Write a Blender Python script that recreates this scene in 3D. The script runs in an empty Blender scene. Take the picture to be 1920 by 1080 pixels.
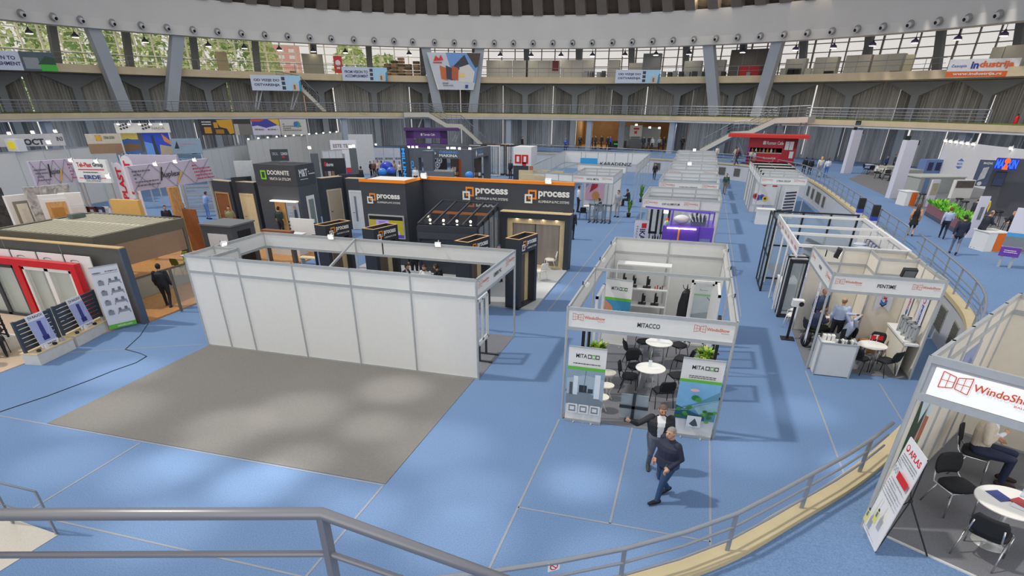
import bpy, bmesh, math, random
from mathutils import Vector as V, Matrix
random.seed(7)
PI = math.pi; sin, cos, tan = math.sin, math.cos, math.tan
S = bpy.context.scene
COL = S.collection
# ------------------------------------------------------------------ camera solved from the hall's straight lines
FL, YAW, PITCH, ROLL, PX, PY, H = 1085.163, -.2758, .5442, .0099, 960.0, 850.40, 7.14
_f = V((sin(YAW)*cos(PITCH), cos(YAW)*cos(PITCH), -sin(PITCH)))
_r0 = V((cos(YAW), -sin(YAW), 0)); _u0 = _r0.cross(_f)
_r = cos(ROLL)*_r0 + sin(ROLL)*_u0; _u = -sin(ROLL)*_r0 + cos(ROLL)*_u0
EYE = V((0, 0, H))
def ray(x, y): return _r*((x-PX)/FL) - _u*((y-PY)/FL) + _f
def G(x, y, z=0.0):                       # point on the level plane z seen at (x, y)
    d = ray(x, y); return EYE + d*((z-H)/d.z)
def atY(x, y, Y): d = ray(x, y); return EYE + d*(Y/d.y)
def atX(x, y, X): d = ray(x, y); return EYE + d*(X/d.x)
def HT(b, x, y):                          # height of the vertical through b that shows at (x, y)
    d = ray(x, y); return H + d.z*((d.x*b[0]+d.y*b[1])/(d.x*d.x+d.y*d.y))
def at_dist(x, y, D): d = ray(x, y); return EYE + d*(D/math.hypot(d.x, d.y))
cam = bpy.data.cameras.new('camera'); co = bpy.data.objects.new('camera', cam); COL.objects.link(co)
co.location = EYE
m = Matrix((_r, _u, -_f)).transposed(); co.rotation_euler = m.to_euler()
cam.sensor_width = 36; cam.lens = FL/1920*36; cam.shift_y = (PY-540)/1920; cam.shift_x = (960-PX)/1920
cam.clip_end = 600; cam.clip_start = .05
S.camera = co
S.view_settings.view_transform = 'Standard'; S.view_settings.look = 'None'
# ------------------------------------------------------------------ materials
def lin(h):
    if not isinstance(h, str): return tuple(h)
    h = h.lstrip('#'); c = [int(h[i:i+2], 16)/255 for i in (0, 2, 4)]
    return tuple(x/12.92 if x <= .04045 else ((x+.055)/1.055)**2.4 for x in c)
_M = {}
def mat(col, rough=.6, metal=0, em=0, noise=.06, scale=6, alpha=1, bump=0):
    key = (col, rough, metal, em, noise, scale, alpha, bump)
    if key in _M: return _M[key]
    mt = bpy.data.materials.new('surface'); mt.use_nodes = True; nt = mt.node_tree
    b = nt.nodes['Principled BSDF']; c = lin(col)
    b.inputs['Roughness'].default_value = rough; b.inputs['Metallic'].default_value = metal
    tc = nt.nodes.new('ShaderNodeTexCoord'); n = nt.nodes.new('ShaderNodeTexNoise'); n.inputs['Scale'].default_value = scale
    n.inputs['Detail'].default_value = 3
    mx = nt.nodes.new('ShaderNodeMix'); mx.data_type = 'RGBA'
    nt.links.new(tc.outputs['Object'], n.inputs['Vector']); nt.links.new(n.outputs['Fac'], mx.inputs[0])
    mx.inputs[6].default_value = (*[max(0, x*(1-noise*2)) for x in c], 1)
    mx.inputs[7].default_value = (*[min(1, x*(1+noise*2)) for x in c], 1)
    nt.links.new(mx.outputs[2], b.inputs['Base Color'])
    if em: b.inputs['Emission Color'].default_value = (*c, 1); b.inputs['Emission Strength'].default_value = em
    if alpha < 1: b.inputs['Alpha'].default_value = alpha
    if bump:
        bp = nt.nodes.new('ShaderNodeBump'); bp.inputs['Strength'].default_value = bump
        nt.links.new(n.outputs['Fac'], bp.inputs['Height']); nt.links.new(bp.outputs['Normal'], b.inputs['Normal'])
    _M[key] = mt; return mt
def glass(col='dfe8ea', a=.18, rough=.03):
    return mat(col, rough, 0, 0, .02, 2, a)
def wave_mat(col1, col2, scale=5, dist=3, rough=.5, axis='X', rot=0, bands=True, vec=(1, 1, 1)):
    key = ('w', col1, col2, scale, dist, rough, axis, rot, vec)
    if key in _M: return _M[key]
    mt = bpy.data.materials.new('grain'); mt.use_nodes = True; nt = mt.node_tree; b = nt.nodes['Principled BSDF']
    b.inputs['Roughness'].default_value = rough
    tc = nt.nodes.new('ShaderNodeTexCoord'); mp = nt.nodes.new('ShaderNodeMapping'); mp.inputs['Scale'].default_value = vec; mp.inputs['Rotation'].default_value = (0, 0, rot)
    n = nt.nodes.new('ShaderNodeTexNoise'); n.inputs['Scale'].default_value = scale; n.inputs['Detail'].default_value = 5; n.inputs['Distortion'].default_value = dist*.2
    r = nt.nodes.new('ShaderNodeValToRGB'); r.color_ramp.elements[0].color = (*lin(col1), 1); r.color_ramp.elements[1].color = (*lin(col2), 1)
    r.color_ramp.elements[0].position = .3; r.color_ramp.elements[1].position = .7
    nt.links.new(tc.outputs['Object'], mp.inputs[0]); nt.links.new(mp.outputs[0], n.inputs['Vector']); nt.links.new(n.outputs['Fac'], r.inputs[0]); nt.links.new(r.outputs[0], b.inputs['Base Color'])
    _M[key] = mt; return mt
ALU = mat('b9bcbc', .35, .35); WHITE = mat('e3e2de', .55, 0, 0, .02); CREAM = mat('e6dfd0', .6, 0, 0, .03); LAM = mat('dcdcd9', .5, 0, 0, .02)
BLACK = mat('16171a', .5); CHAR = mat('33373d', .5, 0, 0, .05); ANTH = mat('3d4148', .55, 0, 0, .04); CHROME = mat('c8c9ca', .2, .9)
GREYRAIL = mat('8d929a', .4, .3, 0, .04); CONC = mat('b9b1a2', .85, 0, 0, .08, 2); ORANGE = mat('f08a1c', .45); RED = mat('c8141e', .4)
WOOD = wave_mat('c08a4e', 'd9ad72', 6, 2, .5, vec=(8, 1, 1)); WOOD2 = wave_mat('7d4a26', '9c6237', 6, 2, .45, vec=(8, 1, 1)); LWOOD = wave_mat('d8bd8c', 'e6d2a8', 5, 2, .5, vec=(8, 1, 1))
GREENM = mat('4d7a2b', .6, 0, 0, .3, 9); LGREEN = mat('86b53a', .6, 0, 0, .25, 9); INK = mat('2b2d33', .6, 0, 0, 0); DORANGE = mat('c9552f', .5, 0, 0, 0)
PURPLE = mat('5a3aa8', .35, 0, 0, .05); NAVY = mat('1d2233', .7, 0, 0, .1); LAMPGLOW = mat('fff3d8', .5, 0, 9, 0)
# ------------------------------------------------------------------ mesh builder
class MB:
    def __init__(s): s.v = []; s.f = []; s.mi = []; s.mats = []; s.cur = 0
    def mat(s, m):
        if m not in s.mats: s.mats.append(m)
        s.cur = s.mats.index(m); return s
    def add(s, vs, fs):
        o = len(s.v); s.v += [V(p) for p in vs]
        for f in fs: s.f.append([i+o for i in f]); s.mi.append(s.cur)
        return s
    def box(s, a, b):
        x0, x1 = sorted((a[0], b[0])); y0, y1 = sorted((a[1], b[1])); z0, z1 = sorted((a[2], b[2]))
        return s.add([(x0,y0,z0),(x1,y0,z0),(x1,y1,z0),(x0,y1,z0),(x0,y0,z1),(x1,y0,z1),(x1,y1,z1),(x0,y1,z1)],
                     [(3,2,1,0),(4,5,6,7),(0,1,5,4),(1,2,6,5),(2,3,7,6),(3,0,4,7)])
    def bar(s, p, q, w, h, up=(0,0,1)):
        p, q = V(p), V(q); d = (q-p).normalized(); up = V(up)
        if abs(d.dot(up)) > .98: up = V((0,1,0))
        x = d.cross(up).normalized(); y = x.cross(d).normalized(); c = []
        for e in (p, q):
            for sx, sy in ((-1,-1),(1,-1),(1,1),(-1,1)): c.append(e + x*(sx*w/2) + y*(sy*h/2))
        return s.add(c, [(0,1,2,3),(7,6,5,4),(0,4,5,1),(1,5,6,2),(2,6,7,3),(3,7,4,0)])
    def tube(s, pts, r, n=8, closed=False, caps=True):
        pts = [V(p) for p in pts]; N = len(pts); rings = []; prev = None
        rr = r if isinstance(r, (list, tuple)) else [r]*N
        for i in range(N):
            a = pts[i-1] if (i or closed) else pts[i]; b = pts[(i+1) % N] if (i < N-1 or closed) else pts[i]
            d = (b-a).normalized()
            if prev is None:
                up = V((0,0,1)) if abs(d.z) < .9 else V((0,1,0)); x = d.cross(up).normalized()
            else: x = (prev - d*prev.dot(d)).normalized()
            prev = x; y = d.cross(x); o = len(s.v)
            k = 1.0
            if 0 < i < N-1:
                c = max(.3, (pts[i]-a).normalized().dot(d)); k = 1/c if c > .5 else 1
            s.v += [pts[i] + (x*cos(2*PI*j/n) + y*sin(2*PI*j/n))*rr[i]*min(k, 1.4) for j in range(n)]; rings.append(o)
        for i in range(N if closed else N-1):
            a, b = rings[i], rings[(i+1) % N]
            for j in range(n): s.f.append([a+j, a+(j+1) % n, b+(j+1) % n, b+j]); s.mi.append(s.cur)
        if caps and not closed:
            s.f.append(list(range(rings[0]+n-1, rings[0]-1, -1))); s.mi.append(s.cur)
            s.f.append(list(range(rings[-1], rings[-1]+n))); s.mi.append(s.cur)
        return s
    def cyl(s, p, q, r, r2=None, n=16): return s.tube([p, q], [r, r if r2 is None else r2], n)
    def lathe(s, prof, c=(0,0,0), n=20):
        c = V(c); rings = []
        for r, z in prof:
            o = len(s.v); s.v += [c + V((r*cos(2*PI*j/n), r*sin(2*PI*j/n), z)) for j in range(n)]; rings.append(o)
        for a, b in zip(rings, rings[1:]):
            for j in range(n): s.f.append([a+j, a+(j+1) % n, b+(j+1) % n, b+j]); s.mi.append(s.cur)
        s.f.append(list(range(rings[0]+n-1, rings[0]-1, -1))); s.mi.append(s.cur); s.f.append(list(range(rings[-1], rings[-1]+n))); s.mi.append(s.cur)
        return s
    def sph(s, c, r, nu=12, nv=8, rot=None):
        c = V(c); r = r if isinstance(r, (tuple, list)) else (r, r, r); o = len(s.v)
        def tr(p): p = V(p); return c + (rot @ p if rot else p)
        s.v.append(tr((0,0,-r[2])))
        for i in range(1, nv):
            t = -PI/2 + PI*i/nv
            s.v += [tr((r[0]*cos(t)*cos(2*PI*j/nu), r[1]*cos(t)*sin(2*PI*j/nu), r[2]*sin(t))) for j in range(nu)]
        s.v.append(tr((0,0,r[2]))); e = len(s.v)-1
        for j in range(nu):
            s.f.append([o, o+1+(j+1) % nu, o+1+j]); s.mi.append(s.cur)
            for i in range(nv-2):
                a = o+1+i*nu; b = a+nu; s.f.append([a+j, a+(j+1) % nu, b+(j+1) % nu, b+j]); s.mi.append(s.cur)
            a = o+1+(nv-2)*nu; s.f.append([a+j, a+(j+1) % nu, e]); s.mi.append(s.cur)
        return s
    def poly(s, pts): return s.add(pts, [list(range(len(pts)))])
    def slab(s, pts, z0, z1):              # prism over a counter-clockwise outline
        n = len(pts); return s.add([(p[0],p[1],z0) for p in pts]+[(p[0],p[1],z1) for p in pts],
            [list(range(n-1,-1,-1)), list(range(n,2*n))]+[[i,(i+1)%n,(i+1)%n+n,i+n] for i in range(n)])
    def prism(s, pts, d):                  # extrude a planar polygon along d
        n = len(pts); d = V(d); return s.add([V(p) for p in pts]+[V(p)+d for p in pts],
            [list(range(n-1,-1,-1)), list(range(n,2*n))]+[[i,(i+1)%n,(i+1)%n+n,i+n] for i in range(n)])
    def strip(s, A, B, closed=False):      # quads between two polylines
        n = len(A); return s.add(list(A)+list(B), [[i, i+1, n+i+1, n+i] for i in range(n-1)])
    def build(s, name, m=None, parent=None, smooth=False):
        me = bpy.data.meshes.new(name); off = parent_loc(parent)
        me.from_pydata([p-off for p in s.v], [], s.f)
        ms = s.mats if (m is None or s.mats) else [m]
        if m is not None and not s.mats: ms = [m]
        for q in ms: me.materials.append(q)
        if len(ms) > 1: me.polygons.foreach_set('material_index', s.mi)
        if smooth: me.polygons.foreach_set('use_smooth', [True]*len(me.polygons))
        me.update(); o = bpy.data.objects.new(name, me); COL.objects.link(o)
        if parent: o.parent = parent
        return o
def parent_loc(p):
    t = V((0,0,0))
    while p: t = t + p.location; p = p.parent
    return t
def thing(name, label, cat, loc=(0,0,0), group=None, rz=0):
    o = bpy.data.objects.new(name, None); COL.objects.link(o); o.location = loc; o.rotation_euler = (0,0,rz); o.empty_display_size = .2
    o['label'] = label; o['category'] = cat
    if group: o['group'] = group
    return o
def tag(o, label, cat, group=None):
    o['label'] = label; o['category'] = cat
    if group: o['group'] = group
    return o
def struct(o): o['kind'] = 'structure'; return o
def dup(root, loc, rz=0, label=None, scale=None):
    r = root.copy(); COL.objects.link(r); r.location = loc; r.rotation_euler = (0,0,rz)
    if scale: r.scale = (scale,)*3
    if label: r['label'] = label
    for ch in list(root.children):
        c = ch.copy(); COL.objects.link(c); c.parent = r
        for g in list(ch.children):
            d = g.copy(); COL.objects.link(d); d.parent = c
    return r
# ------------------------------------------------------------------ lettering: font outlines turned into mesh
_T = {}
def _glyphs(s, bold):
    k = (s, bold)
    if k in _T: return _T[k]
    cu = bpy.data.curves.new('t', 'FONT'); cu.body = s; cu.offset = bold; cu.resolution_u = 3
    ob = bpy.data.objects.new('t', cu); COL.objects.link(ob)
    me = ob.evaluated_get(bpy.context.evaluated_depsgraph_get()).to_mesh()
    vs = [v.co.copy() for v in me.vertices]; fs = [list(p.vertices) for p in me.polygons]
    bpy.data.objects.remove(ob)
    x0 = min(v.x for v in vs); x1 = max(v.x for v in vs); y0 = min(v.y for v in vs); y1 = max(v.y for v in vs)
    _T[k] = ([((v.x-x0)/(x1-x0), (v.y-y0)/(y1-y0)) for v in vs], fs); return _T[k]
def text_mb(mb, s, o, u, v, bold=.02):   # letters fill the box spanned by u (width) and v (height) from corner o
    vs, fs = _glyphs(s, bold); o, u, v = V(o), V(u), V(v)
    mb.add([o + u*a + v*b for a, b in vs], fs)
def text(s, o, u, v, m, parent, bold=.02, name='lettering'):
    mb = MB(); text_mb(mb, s, o, u, v, bold); return mb.build(name, m, parent)
class Art:                                 # flat printed artwork on a face: origin, unit axes, painted layer on layer
    def __init__(s, o, u, v, lift=.004): s.o = V(o); s.u = V(u); s.v = V(v); s.n = s.u.cross(s.v).normalized(); s.mb = MB(); s.k = 1; s.lift = lift
    def P(s, a, b): return s.o + s.u*a + s.v*b + s.n*(s.lift*s.k)
    def poly(s, pts, m): s.mb.mat(m); s.mb.poly([s.P(*p) for p in pts]); s.k += .25; return s
    def rect(s, a, b, c, d, m): return s.poly([(a,b),(c,b),(c,d),(a,d)], m)
    def disc(s, a, b, r, m, n=16, ry=None): return s.poly([(a+r*cos(2*PI*i/n), b+(ry or r)*sin(2*PI*i/n)) for i in range(n)], m)
    def frame(s, a, b, c, d, t, tv, m):
        s.rect(a,b,c,b+tv,m); s.rect(a,d-tv,c,d,m); s.rect(a,b,a+t,d,m); return s.rect(c-t,b,c,d,m)
    def txt(s, t, a, b, c, d, m, bold=.02):
        s.mb.mat(m); text_mb(s.mb, t, s.P(a,b), s.u*(c-a), s.v*(d-b), bold); s.k += .25; return s
    def lines(s, a, b, c, d, n, m):         # illegible small print
        for i in range(n):
            y = d-(d-b)*(i+.5)/n; x = a; h = (d-b)/n*.22
            while x < c-.02:
                w = random.uniform(.03, .11)*(c-a)*1.2; e = min(c, x+w); s.rect(x, y-h, e, y+h, m); x = e+.02*(c-a)
                if random.random() < .06: break
        return s
    def build(s, name, parent): return s.mb.build(name, None, parent)
def _rbox(s, o, u, v, a0, a1, b0, b1, z0, z1):  # box in a turned frame: origin o, level axes u and v
    o = V((o[0], o[1], 0)); P = [o+u*a+v*b for a, b in ((a0,b0),(a1,b0),(a1,b1),(a0,b1))]
    if (u.x*v.y-u.y*v.x)*(a1-a0)*(b1-b0) < 0: P = P[::-1]
    return s.slab(P, z0, z1)
MB.rbox = _rbox
# ================================================================== light
w = bpy.data.worlds.new('daylight'); S.world = w; w.use_nodes = True
bg = w.node_tree.nodes['Background']
tcw = w.node_tree.nodes.new('ShaderNodeTexCoord'); sep = w.node_tree.nodes.new('ShaderNodeSeparateXYZ'); rw = w.node_tree.nodes.new('ShaderNodeValToRGB')
w.node_tree.links.new(tcw.outputs['Generated'], sep.inputs[0]); w.node_tree.links.new(sep.outputs[2], rw.inputs[0]); w.node_tree.links.new(rw.outputs[0], bg.inputs[0])
rw.color_ramp.elements[0].color = (1.0, .95, .90, 1); rw.color_ramp.elements[1].color = (.90, .93, 1.0, 1); rw.color_ramp.elements[1].position = .5
bg.inputs[1].default_value = .82
sl = bpy.data.lights.new('sun', 'SUN'); so = bpy.data.objects.new('sun', sl); COL.objects.link(so)
sl.energy = 1.75; sl.angle = math.radians(2.5); sl.color = (1, .95, .87)
so.rotation_euler = V((1.68, .39, -2.5)).to_track_quat('-Z', 'Y').to_euler()
f2 = bpy.data.lights.new('window_light', 'SUN'); fo = bpy.data.objects.new('window_light', f2); COL.objects.link(fo); f2.energy = 1.0; f2.angle = 1.2; f2.color = (1, .97, .92); fo.rotation_euler = V((sin(-.36), cos(-.36), -.10)).to_track_quat('-Z', 'Y').to_euler()  # horizontal fill sun added from behind the camera to brighten facing walls
def spot_at(px, py, w_, en, z=0, col=(1, .97, .9), frm=None):
    t = G(px, py, z); l = bpy.data.lights.new('skylight_beam', 'SPOT'); o = bpy.data.objects.new('skylight_beam', l); COL.objects.link(o)
    src = t + V((-9, -3, 24)) if frm is None else V(frm)
    o.location = src; o.rotation_euler = (t-src).to_track_quat('-Z', 'Y').to_euler()
    l.spot_size = 2*math.atan(w_/(t-src).length); l.spot_blend = 1; l.energy = en; l.color = col; l.shadow_soft_size = .3
for px, py, w_, en in ((477,907,1.0,9000),(1090,905,.85,5000),(290,885,1.1,4500),(190,772,1.5,4500),(560,865,.9,5000),(430,800,1.2,5600),(560,770,1.3,5500),(740,730,1.1,6000),
        (300,990,1.2,3500),(860,1010,1.2,4000),(690,960,.9,4500),(230,700,1.3,4500),(820,835,1.4,3200),(1150,1060,1.2,3500),(1620,880,.9,5000),(1500,770,1.1,3000),(1030,540,1.0,5000),
        (610,930,.7,3000),(120,870,1.2,3000),(880,925,1.1,3000),(1400,850,1.1,2500),(1300,500,1.2,2500),(360,860,1.0,4000),(700,800,.9,5000),(860,690,.8,4000)):
    spot_at(px, py, w_*1.15, en*3.2)
# ================================================================== shell of the round hall
CA, CC = -.3625, 46.5
CEN = V((CC*sin(CA), CC*cos(CA), 0)); TH0 = PI/2 - CA
ZR, ZG, ZU = 1.56, 5.9, 10.28                # ring floor, gallery deck, upper gallery deck
RG, RU, RB, RW, RX = 46.84, 50.0, 48.5, 54.0, 57.5
def C(R, th, z=0): return V((CEN.x + R*cos(th), CEN.y + R*sin(th), z))
def arc(R, a, b, z, n): return [C(R, TH0 + math.radians(a + (b-a)*i/n), z) for i in range(n+1)]
def theta_of(px, py, R):                      # angle about the hall centre where the ray meets the cylinder R (far side)
    d = ray(px, py); d2 = V((d.x, d.y)); d2.normalize(); c = V((CEN.x, CEN.y)); b = d2.dot(c)
    t = b + math.sqrt(b*b - c.dot(c) + R*R); p = d2*t; return math.atan2(p.y-CEN.y, p.x-CEN.x), t
def on_cyl(px, py, R): th, t = theta_of(px, py, R); return at_dist(px, py, t)
def z_on(px, py, R): return on_cyl(px, py, R).z
blue = mat('6390cb', .85, 0, 0, .07, 90)
blue.node_tree.nodes['Principled BSDF'].inputs['Specular IOR Level'].default_value = .2
def carpet(c1, c2, c3, sc):
    mt = bpy.data.materials.new('carpet'); mt.use_nodes = True; nt = mt.node_tree; b = nt.nodes['Principled BSDF']; b.inputs['Roughness'].default_value = .9; b.inputs['Specular IOR Level'].default_value = .15
    tc = nt.nodes.new('ShaderNodeTexCoord'); n1 = nt.nodes.new('ShaderNodeTexNoise'); n1.inputs['Scale'].default_value = 40; n1.inputs['Detail'].default_value = 4
    n2 = nt.nodes.new('ShaderNodeTexNoise'); n2.inputs['Scale'].default_value = sc; n2.inputs['Detail'].default_value = 2
    r1 = nt.nodes.new('ShaderNodeValToRGB'); r1.color_ramp.elements[0].color = (*lin(c1), 1); r1.color_ramp.elements[1].color = (*lin(c2), 1)
    r1.color_ramp.elements[0].position = .3; r1.color_ramp.elements[1].position = .7
    mx = nt.nodes.new('ShaderNodeMix'); mx.data_type = 'RGBA'; mx.blend_type = 'MULTIPLY'; mx.inputs[0].default_value = 1
    r2 = nt.nodes.new('ShaderNodeValToRGB'); r2.color_ramp.elements[0].color = (.78, .8, .84, 1); r2.color_ramp.elements[1].color = (1, 1, 1, 1)
    for n in (n1, n2): nt.links.new(tc.outputs['Object'], n.inputs['Vector'])
    nt.links.new(n1.outputs[0], r1.inputs[0]); nt.links.new(n2.outputs[0], r2.inputs[0]); nt.links.new(r1.outputs[0], mx.inputs[6]); nt.links.new(r2.outputs[0], mx.inputs[7]); nt.links.new(mx.outputs[2], b.inputs['Base Color'])
    return mt
BLUEC = carpet('6682a6', '7c96b9', '', .25)
GREYC = carpet('7a7772', '87847e', '', .3); DGREYC = carpet('77777a', '848488', '', .3)
fl = MB().box((-95, -20, -.2), (60, 110, 0)).build('floor', BLUEC); struct(fl)
def crom(P, k=8):
    out = []; P = [V((*p, 0)) for p in P]
    for i in range(len(P)-1):
        a, b, c, d = P[max(0, i-1)], P[i], P[i+1], P[min(len(P)-1, i+2)]
        for j in range(k):
            t = j/k; out.append(.5*((2*b) + (c-a)*t + (2*a-5*b+4*c-d)*t*t + (3*b-a-3*c+d)*t**3))
    out.append(P[-1]); return out
CURB = crom([(-22,-1),(-14,1.2),(-8,2.6),(-4.0,4.0),(-1.0,5.45),(.85,6.8),(2.15,8.3),(3.55,10.1),(5.2,12.8),(7.0,16.2),(8.45,19.8),(9.05,23.5),(9.5,31),(9.75,45),(9.75,58),(9.0,66),(6.5,72),(3,76),(-3,78.5),(-10,81),(-18,83),(-30,84),(-46,82),(-60,74)])
def off(P, d):                                # shift a polyline sideways (positive: away from the arena)
    out = []
    for i, p in enumerate(P):
        t = (P[min(i+1, len(P)-1)] - P[max(i-1, 0)]).normalized(); out.append(p + V((t.y, -t.x, 0))*d)
    return out
def lift(P, z): return [V((p.x, p.y, z)) for p in P]
PLASTER = mat('b9bcc2', .8, 0, 0, .05, 2); BEIGE = mat('bfb08c', .85, 0, 0, .07, 1.5)
mb = MB(); mb.strip(lift(CURB, 0), lift(CURB, ZR-.02)); struct(mb.build('wall_arena', PLASTER))
mb = MB(); A = lift(off(CURB, -.06), ZR-.06); B = lift(off(CURB, -.06), ZR+.08); D_ = lift(off(CURB, .26), ZR+.08); E_ = lift(off(CURB, .26), ZR)
mb.strip(A, B); mb.strip(B, D_); mb.strip(D_, E_); struct(mb.build('trim_1', BEIGE))
# ring floor outside the curb
mb = MB(); outer = []
for p in CURB:
    d = V((p.x-CEN.x, p.y-CEN.y, 0)).normalized(); outer.append(V((CEN.x, CEN.y, 0)) + d*60)
mb.strip(lift(off(CURB, .1), ZR), lift(outer, ZR)); mb.strip(lift(off(CURB, .1), ZR-.3), lift(outer, ZR-.3)); struct(mb.build('floor_ring', BLUEC))
TAPE = mat('8d9199', .7, 0, 0, .05); k = 2
for a, b in (((-5.52,9.25),(-5.52,4)),((-2.5,13.4),(-2.5,5.4)),((-.6,13.5),(-.6,9.33)),((1.32,13.5),(1.32,6.9)),((4.25,18.9),(4.25,11.5)),((6.26,18.5),(6.26,15)),((-12.0,9.2),(-11.95,6.3)),
             ((-24,9.29),(-5.5,9.26)),((-11.9,6.27),(-5.5,6.27)),((-2.5,9.33),(1.32,9.33)),((-4.9,22.3),(-4.6,90)),((2.55,24),(2.9,80)),((-21,12.2),(-15.3,15.2))):
    d = (V((*b,0))-V((*a,0))); w_ = .024 if abs(d.x) < abs(d.y) else .022
    k += 1; mb = MB(); mb.bar((*a, .003), (*b, .003), w_*2, .004); struct(mb.build('trim_%d' % k, TAPE))
# grey carpet patches of the stands on the arena floor
def patch(x0, y0, x1, y1, m, z=.012):
    return struct(MB().box((x0, y0, 0), (x1, y1, z)).build('floor_patch', m))
patch(-15.06, 9.31, -5.5, 15.2, GREYC); patch(-15.06, 15.2, -5.38, 19.15, DGREYC); patch(-2.46, 13.5, 1.4, 22.4, DGREYC); patch(4.3, 19.1, 7.22, 34, DGREYC)
# lower gallery: deck, fascia, underside
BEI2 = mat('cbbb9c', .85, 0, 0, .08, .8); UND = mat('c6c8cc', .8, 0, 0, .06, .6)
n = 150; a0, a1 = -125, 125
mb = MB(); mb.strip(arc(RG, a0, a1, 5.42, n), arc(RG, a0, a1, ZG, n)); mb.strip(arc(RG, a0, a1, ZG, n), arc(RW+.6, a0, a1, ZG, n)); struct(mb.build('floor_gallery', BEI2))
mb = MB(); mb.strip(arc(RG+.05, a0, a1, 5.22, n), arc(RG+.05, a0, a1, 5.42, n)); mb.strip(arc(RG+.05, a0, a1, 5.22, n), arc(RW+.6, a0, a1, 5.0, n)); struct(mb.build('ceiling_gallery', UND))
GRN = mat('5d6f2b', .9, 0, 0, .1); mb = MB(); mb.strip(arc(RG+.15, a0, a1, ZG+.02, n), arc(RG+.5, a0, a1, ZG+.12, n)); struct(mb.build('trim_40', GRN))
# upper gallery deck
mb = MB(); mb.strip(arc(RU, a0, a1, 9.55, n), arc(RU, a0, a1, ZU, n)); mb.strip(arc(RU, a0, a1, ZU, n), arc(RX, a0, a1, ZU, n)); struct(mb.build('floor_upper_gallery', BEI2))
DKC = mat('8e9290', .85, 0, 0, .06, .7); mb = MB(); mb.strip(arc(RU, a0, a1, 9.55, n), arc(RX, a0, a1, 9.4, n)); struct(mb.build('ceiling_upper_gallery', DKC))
# the white ring beam under the dome, the ceiling behind it and the ribbed dome foot
BEAM = mat('cbc9c5', .7, 0, 0, .03, .4)
mb = MB(); zb, zt = 13.45, 17.0
mb.strip(arc(RB, a0, a1, zb, n), arc(RB+.25, a0, a1, zb+.9, n)); mb.strip(arc(RB+.25, a0, a1, zb+.9, n), arc(RB, a0, a1, zt, n)); mb.strip(arc(RB, a0, a1, zb, n), arc(RB+1.6, a0, a1, zb, n)); struct(mb.build('ceiling_beam', BEAM, smooth=False))
mb = MB(); mb.strip(arc(RB+1.6, a0, a1, zb+.6, n), arc(RX+1, a0, a1, zb+.9, n)); struct(mb.build('ceiling_outer', mat('8e9094', .8)))
BROWN = mat('5a5048', .9, 0, 0, .12, .5); RIB = mat('746b63', .9, 0, 0, .1, .7)
mb = MB(); mb.strip(arc(RB+1.2, a0, a1, zt-.1, n), arc(RB-1.2, a0, a1, zt+3.4, n)); mb.strip(arc(RB-1.2, a0, a1, zt+3.4, n), arc(RB-5, a0, a1, zt+6, n)); struct(mb.build('ceiling_dome', BROWN))
mb = MB(); nr = 76
for i in range(nr+1):
    th = TH0 + math.radians(a0 + (a1-a0)*i/nr); t = V((-sin(th), cos(th), 0)); r = V((cos(th), sin(th), 0)); b = C(0, th)
    prof = [(RB-.3, zt-.05), (RB+1.1, zt-.05), (RB-1.2, zt+3.5), (RB-5, zt+6.1), (RB-6.3, zt+5.2), (RB-2.6, zt+2.6)]
    mb.prism([b + r*R + V((0,0,z)) - t*.62 for R, z in prof], t*1.24)
struct(mb.build('ceiling_ribs', RIB))
mb = MB()                                    # dark arched strip low in every coffer, painted in for its shadow
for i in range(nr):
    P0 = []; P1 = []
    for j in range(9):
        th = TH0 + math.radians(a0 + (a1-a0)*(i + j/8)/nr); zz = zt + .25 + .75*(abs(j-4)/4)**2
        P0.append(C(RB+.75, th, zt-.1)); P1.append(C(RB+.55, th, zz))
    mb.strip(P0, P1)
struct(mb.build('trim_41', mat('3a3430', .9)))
# V-shaped raking columns between gallery and beam
COLM = mat('9da3ab', .75, 0, 0, .05, .6)
for tx, ty, bx, by in ((175,63,229,186),(336,76,314,188),(798,98,822,196),(900,98,886,196),(1327,94,1344,202),(1458,88,1421,204),(-60,45,-40,180),(1880,55,1838,140),(1845,60,1880,130)):
    if tx > 1800 or tx < 0: continue
    mb = MB(); p = on_cyl(bx, by, 49.0); q = on_cyl(tx, ty, 49.4); p.z = ZG; q.z = zb+.3
    d = (q-p); e = (p.xy - CEN.xy).normalized(); mb.bar(p, q, 1.25, 1.0, (e.x, e.y, 0)); struct(mb.build('column', COLM))
# straight columns carrying the gallery edge, and dark haunched frames under the upper gallery
LCOL = mat('a3adb9', .7, 0, 0, .05, .6)
BAY = 7.85; 
th_ref = theta_of(1104, 260, RG+.9)[0]
for i in range(-9, 9):
    th = th_ref + math.radians(i*13.7)
    if abs(math.degrees(th-TH0)) > 110: continue
    p = C(RG+.9, th, ZR); mb = MB(); t = V((-sin(th), cos(th), 0)); mb.bar(p, p+V((0,0,3.6)), .8, .7, t); struct(mb.build('column', LCOL))
DCOL = mat('868c92', .8, 0, 0, .05, .8)
th_f = theta_of(985, 180, RW-.5)[0]
FR = [th_f + math.radians(i*BAY) for i in range(-14, 14)]
for th in FR:
    t = V((-sin(th), cos(th), 0)); r = V((cos(th), sin(th), 0)); b = C(0, th); R0 = RW-1.0
    mb = MB(); mb.prism([b + r*R0 + t*a + V((0,0,z)) for a, z in ((-.35,ZG),(.35,ZG),(.42,8.2),(2.3,9.05),(3.4,9.45),(-3.4,9.45),(-2.3,9.05),(-.42,8.2))], r*.5)
    struct(mb.build('column', DCOL))
    mb = MB(); mb.prism([b + r*(RW-1.4) + t*a + V((0,0,z)) for a, z in ((-.4,ZR),(.4,ZR),(.4,5.1),(-.4,5.1))], r*.6); struct(mb.build('column', DCOL))
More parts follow.
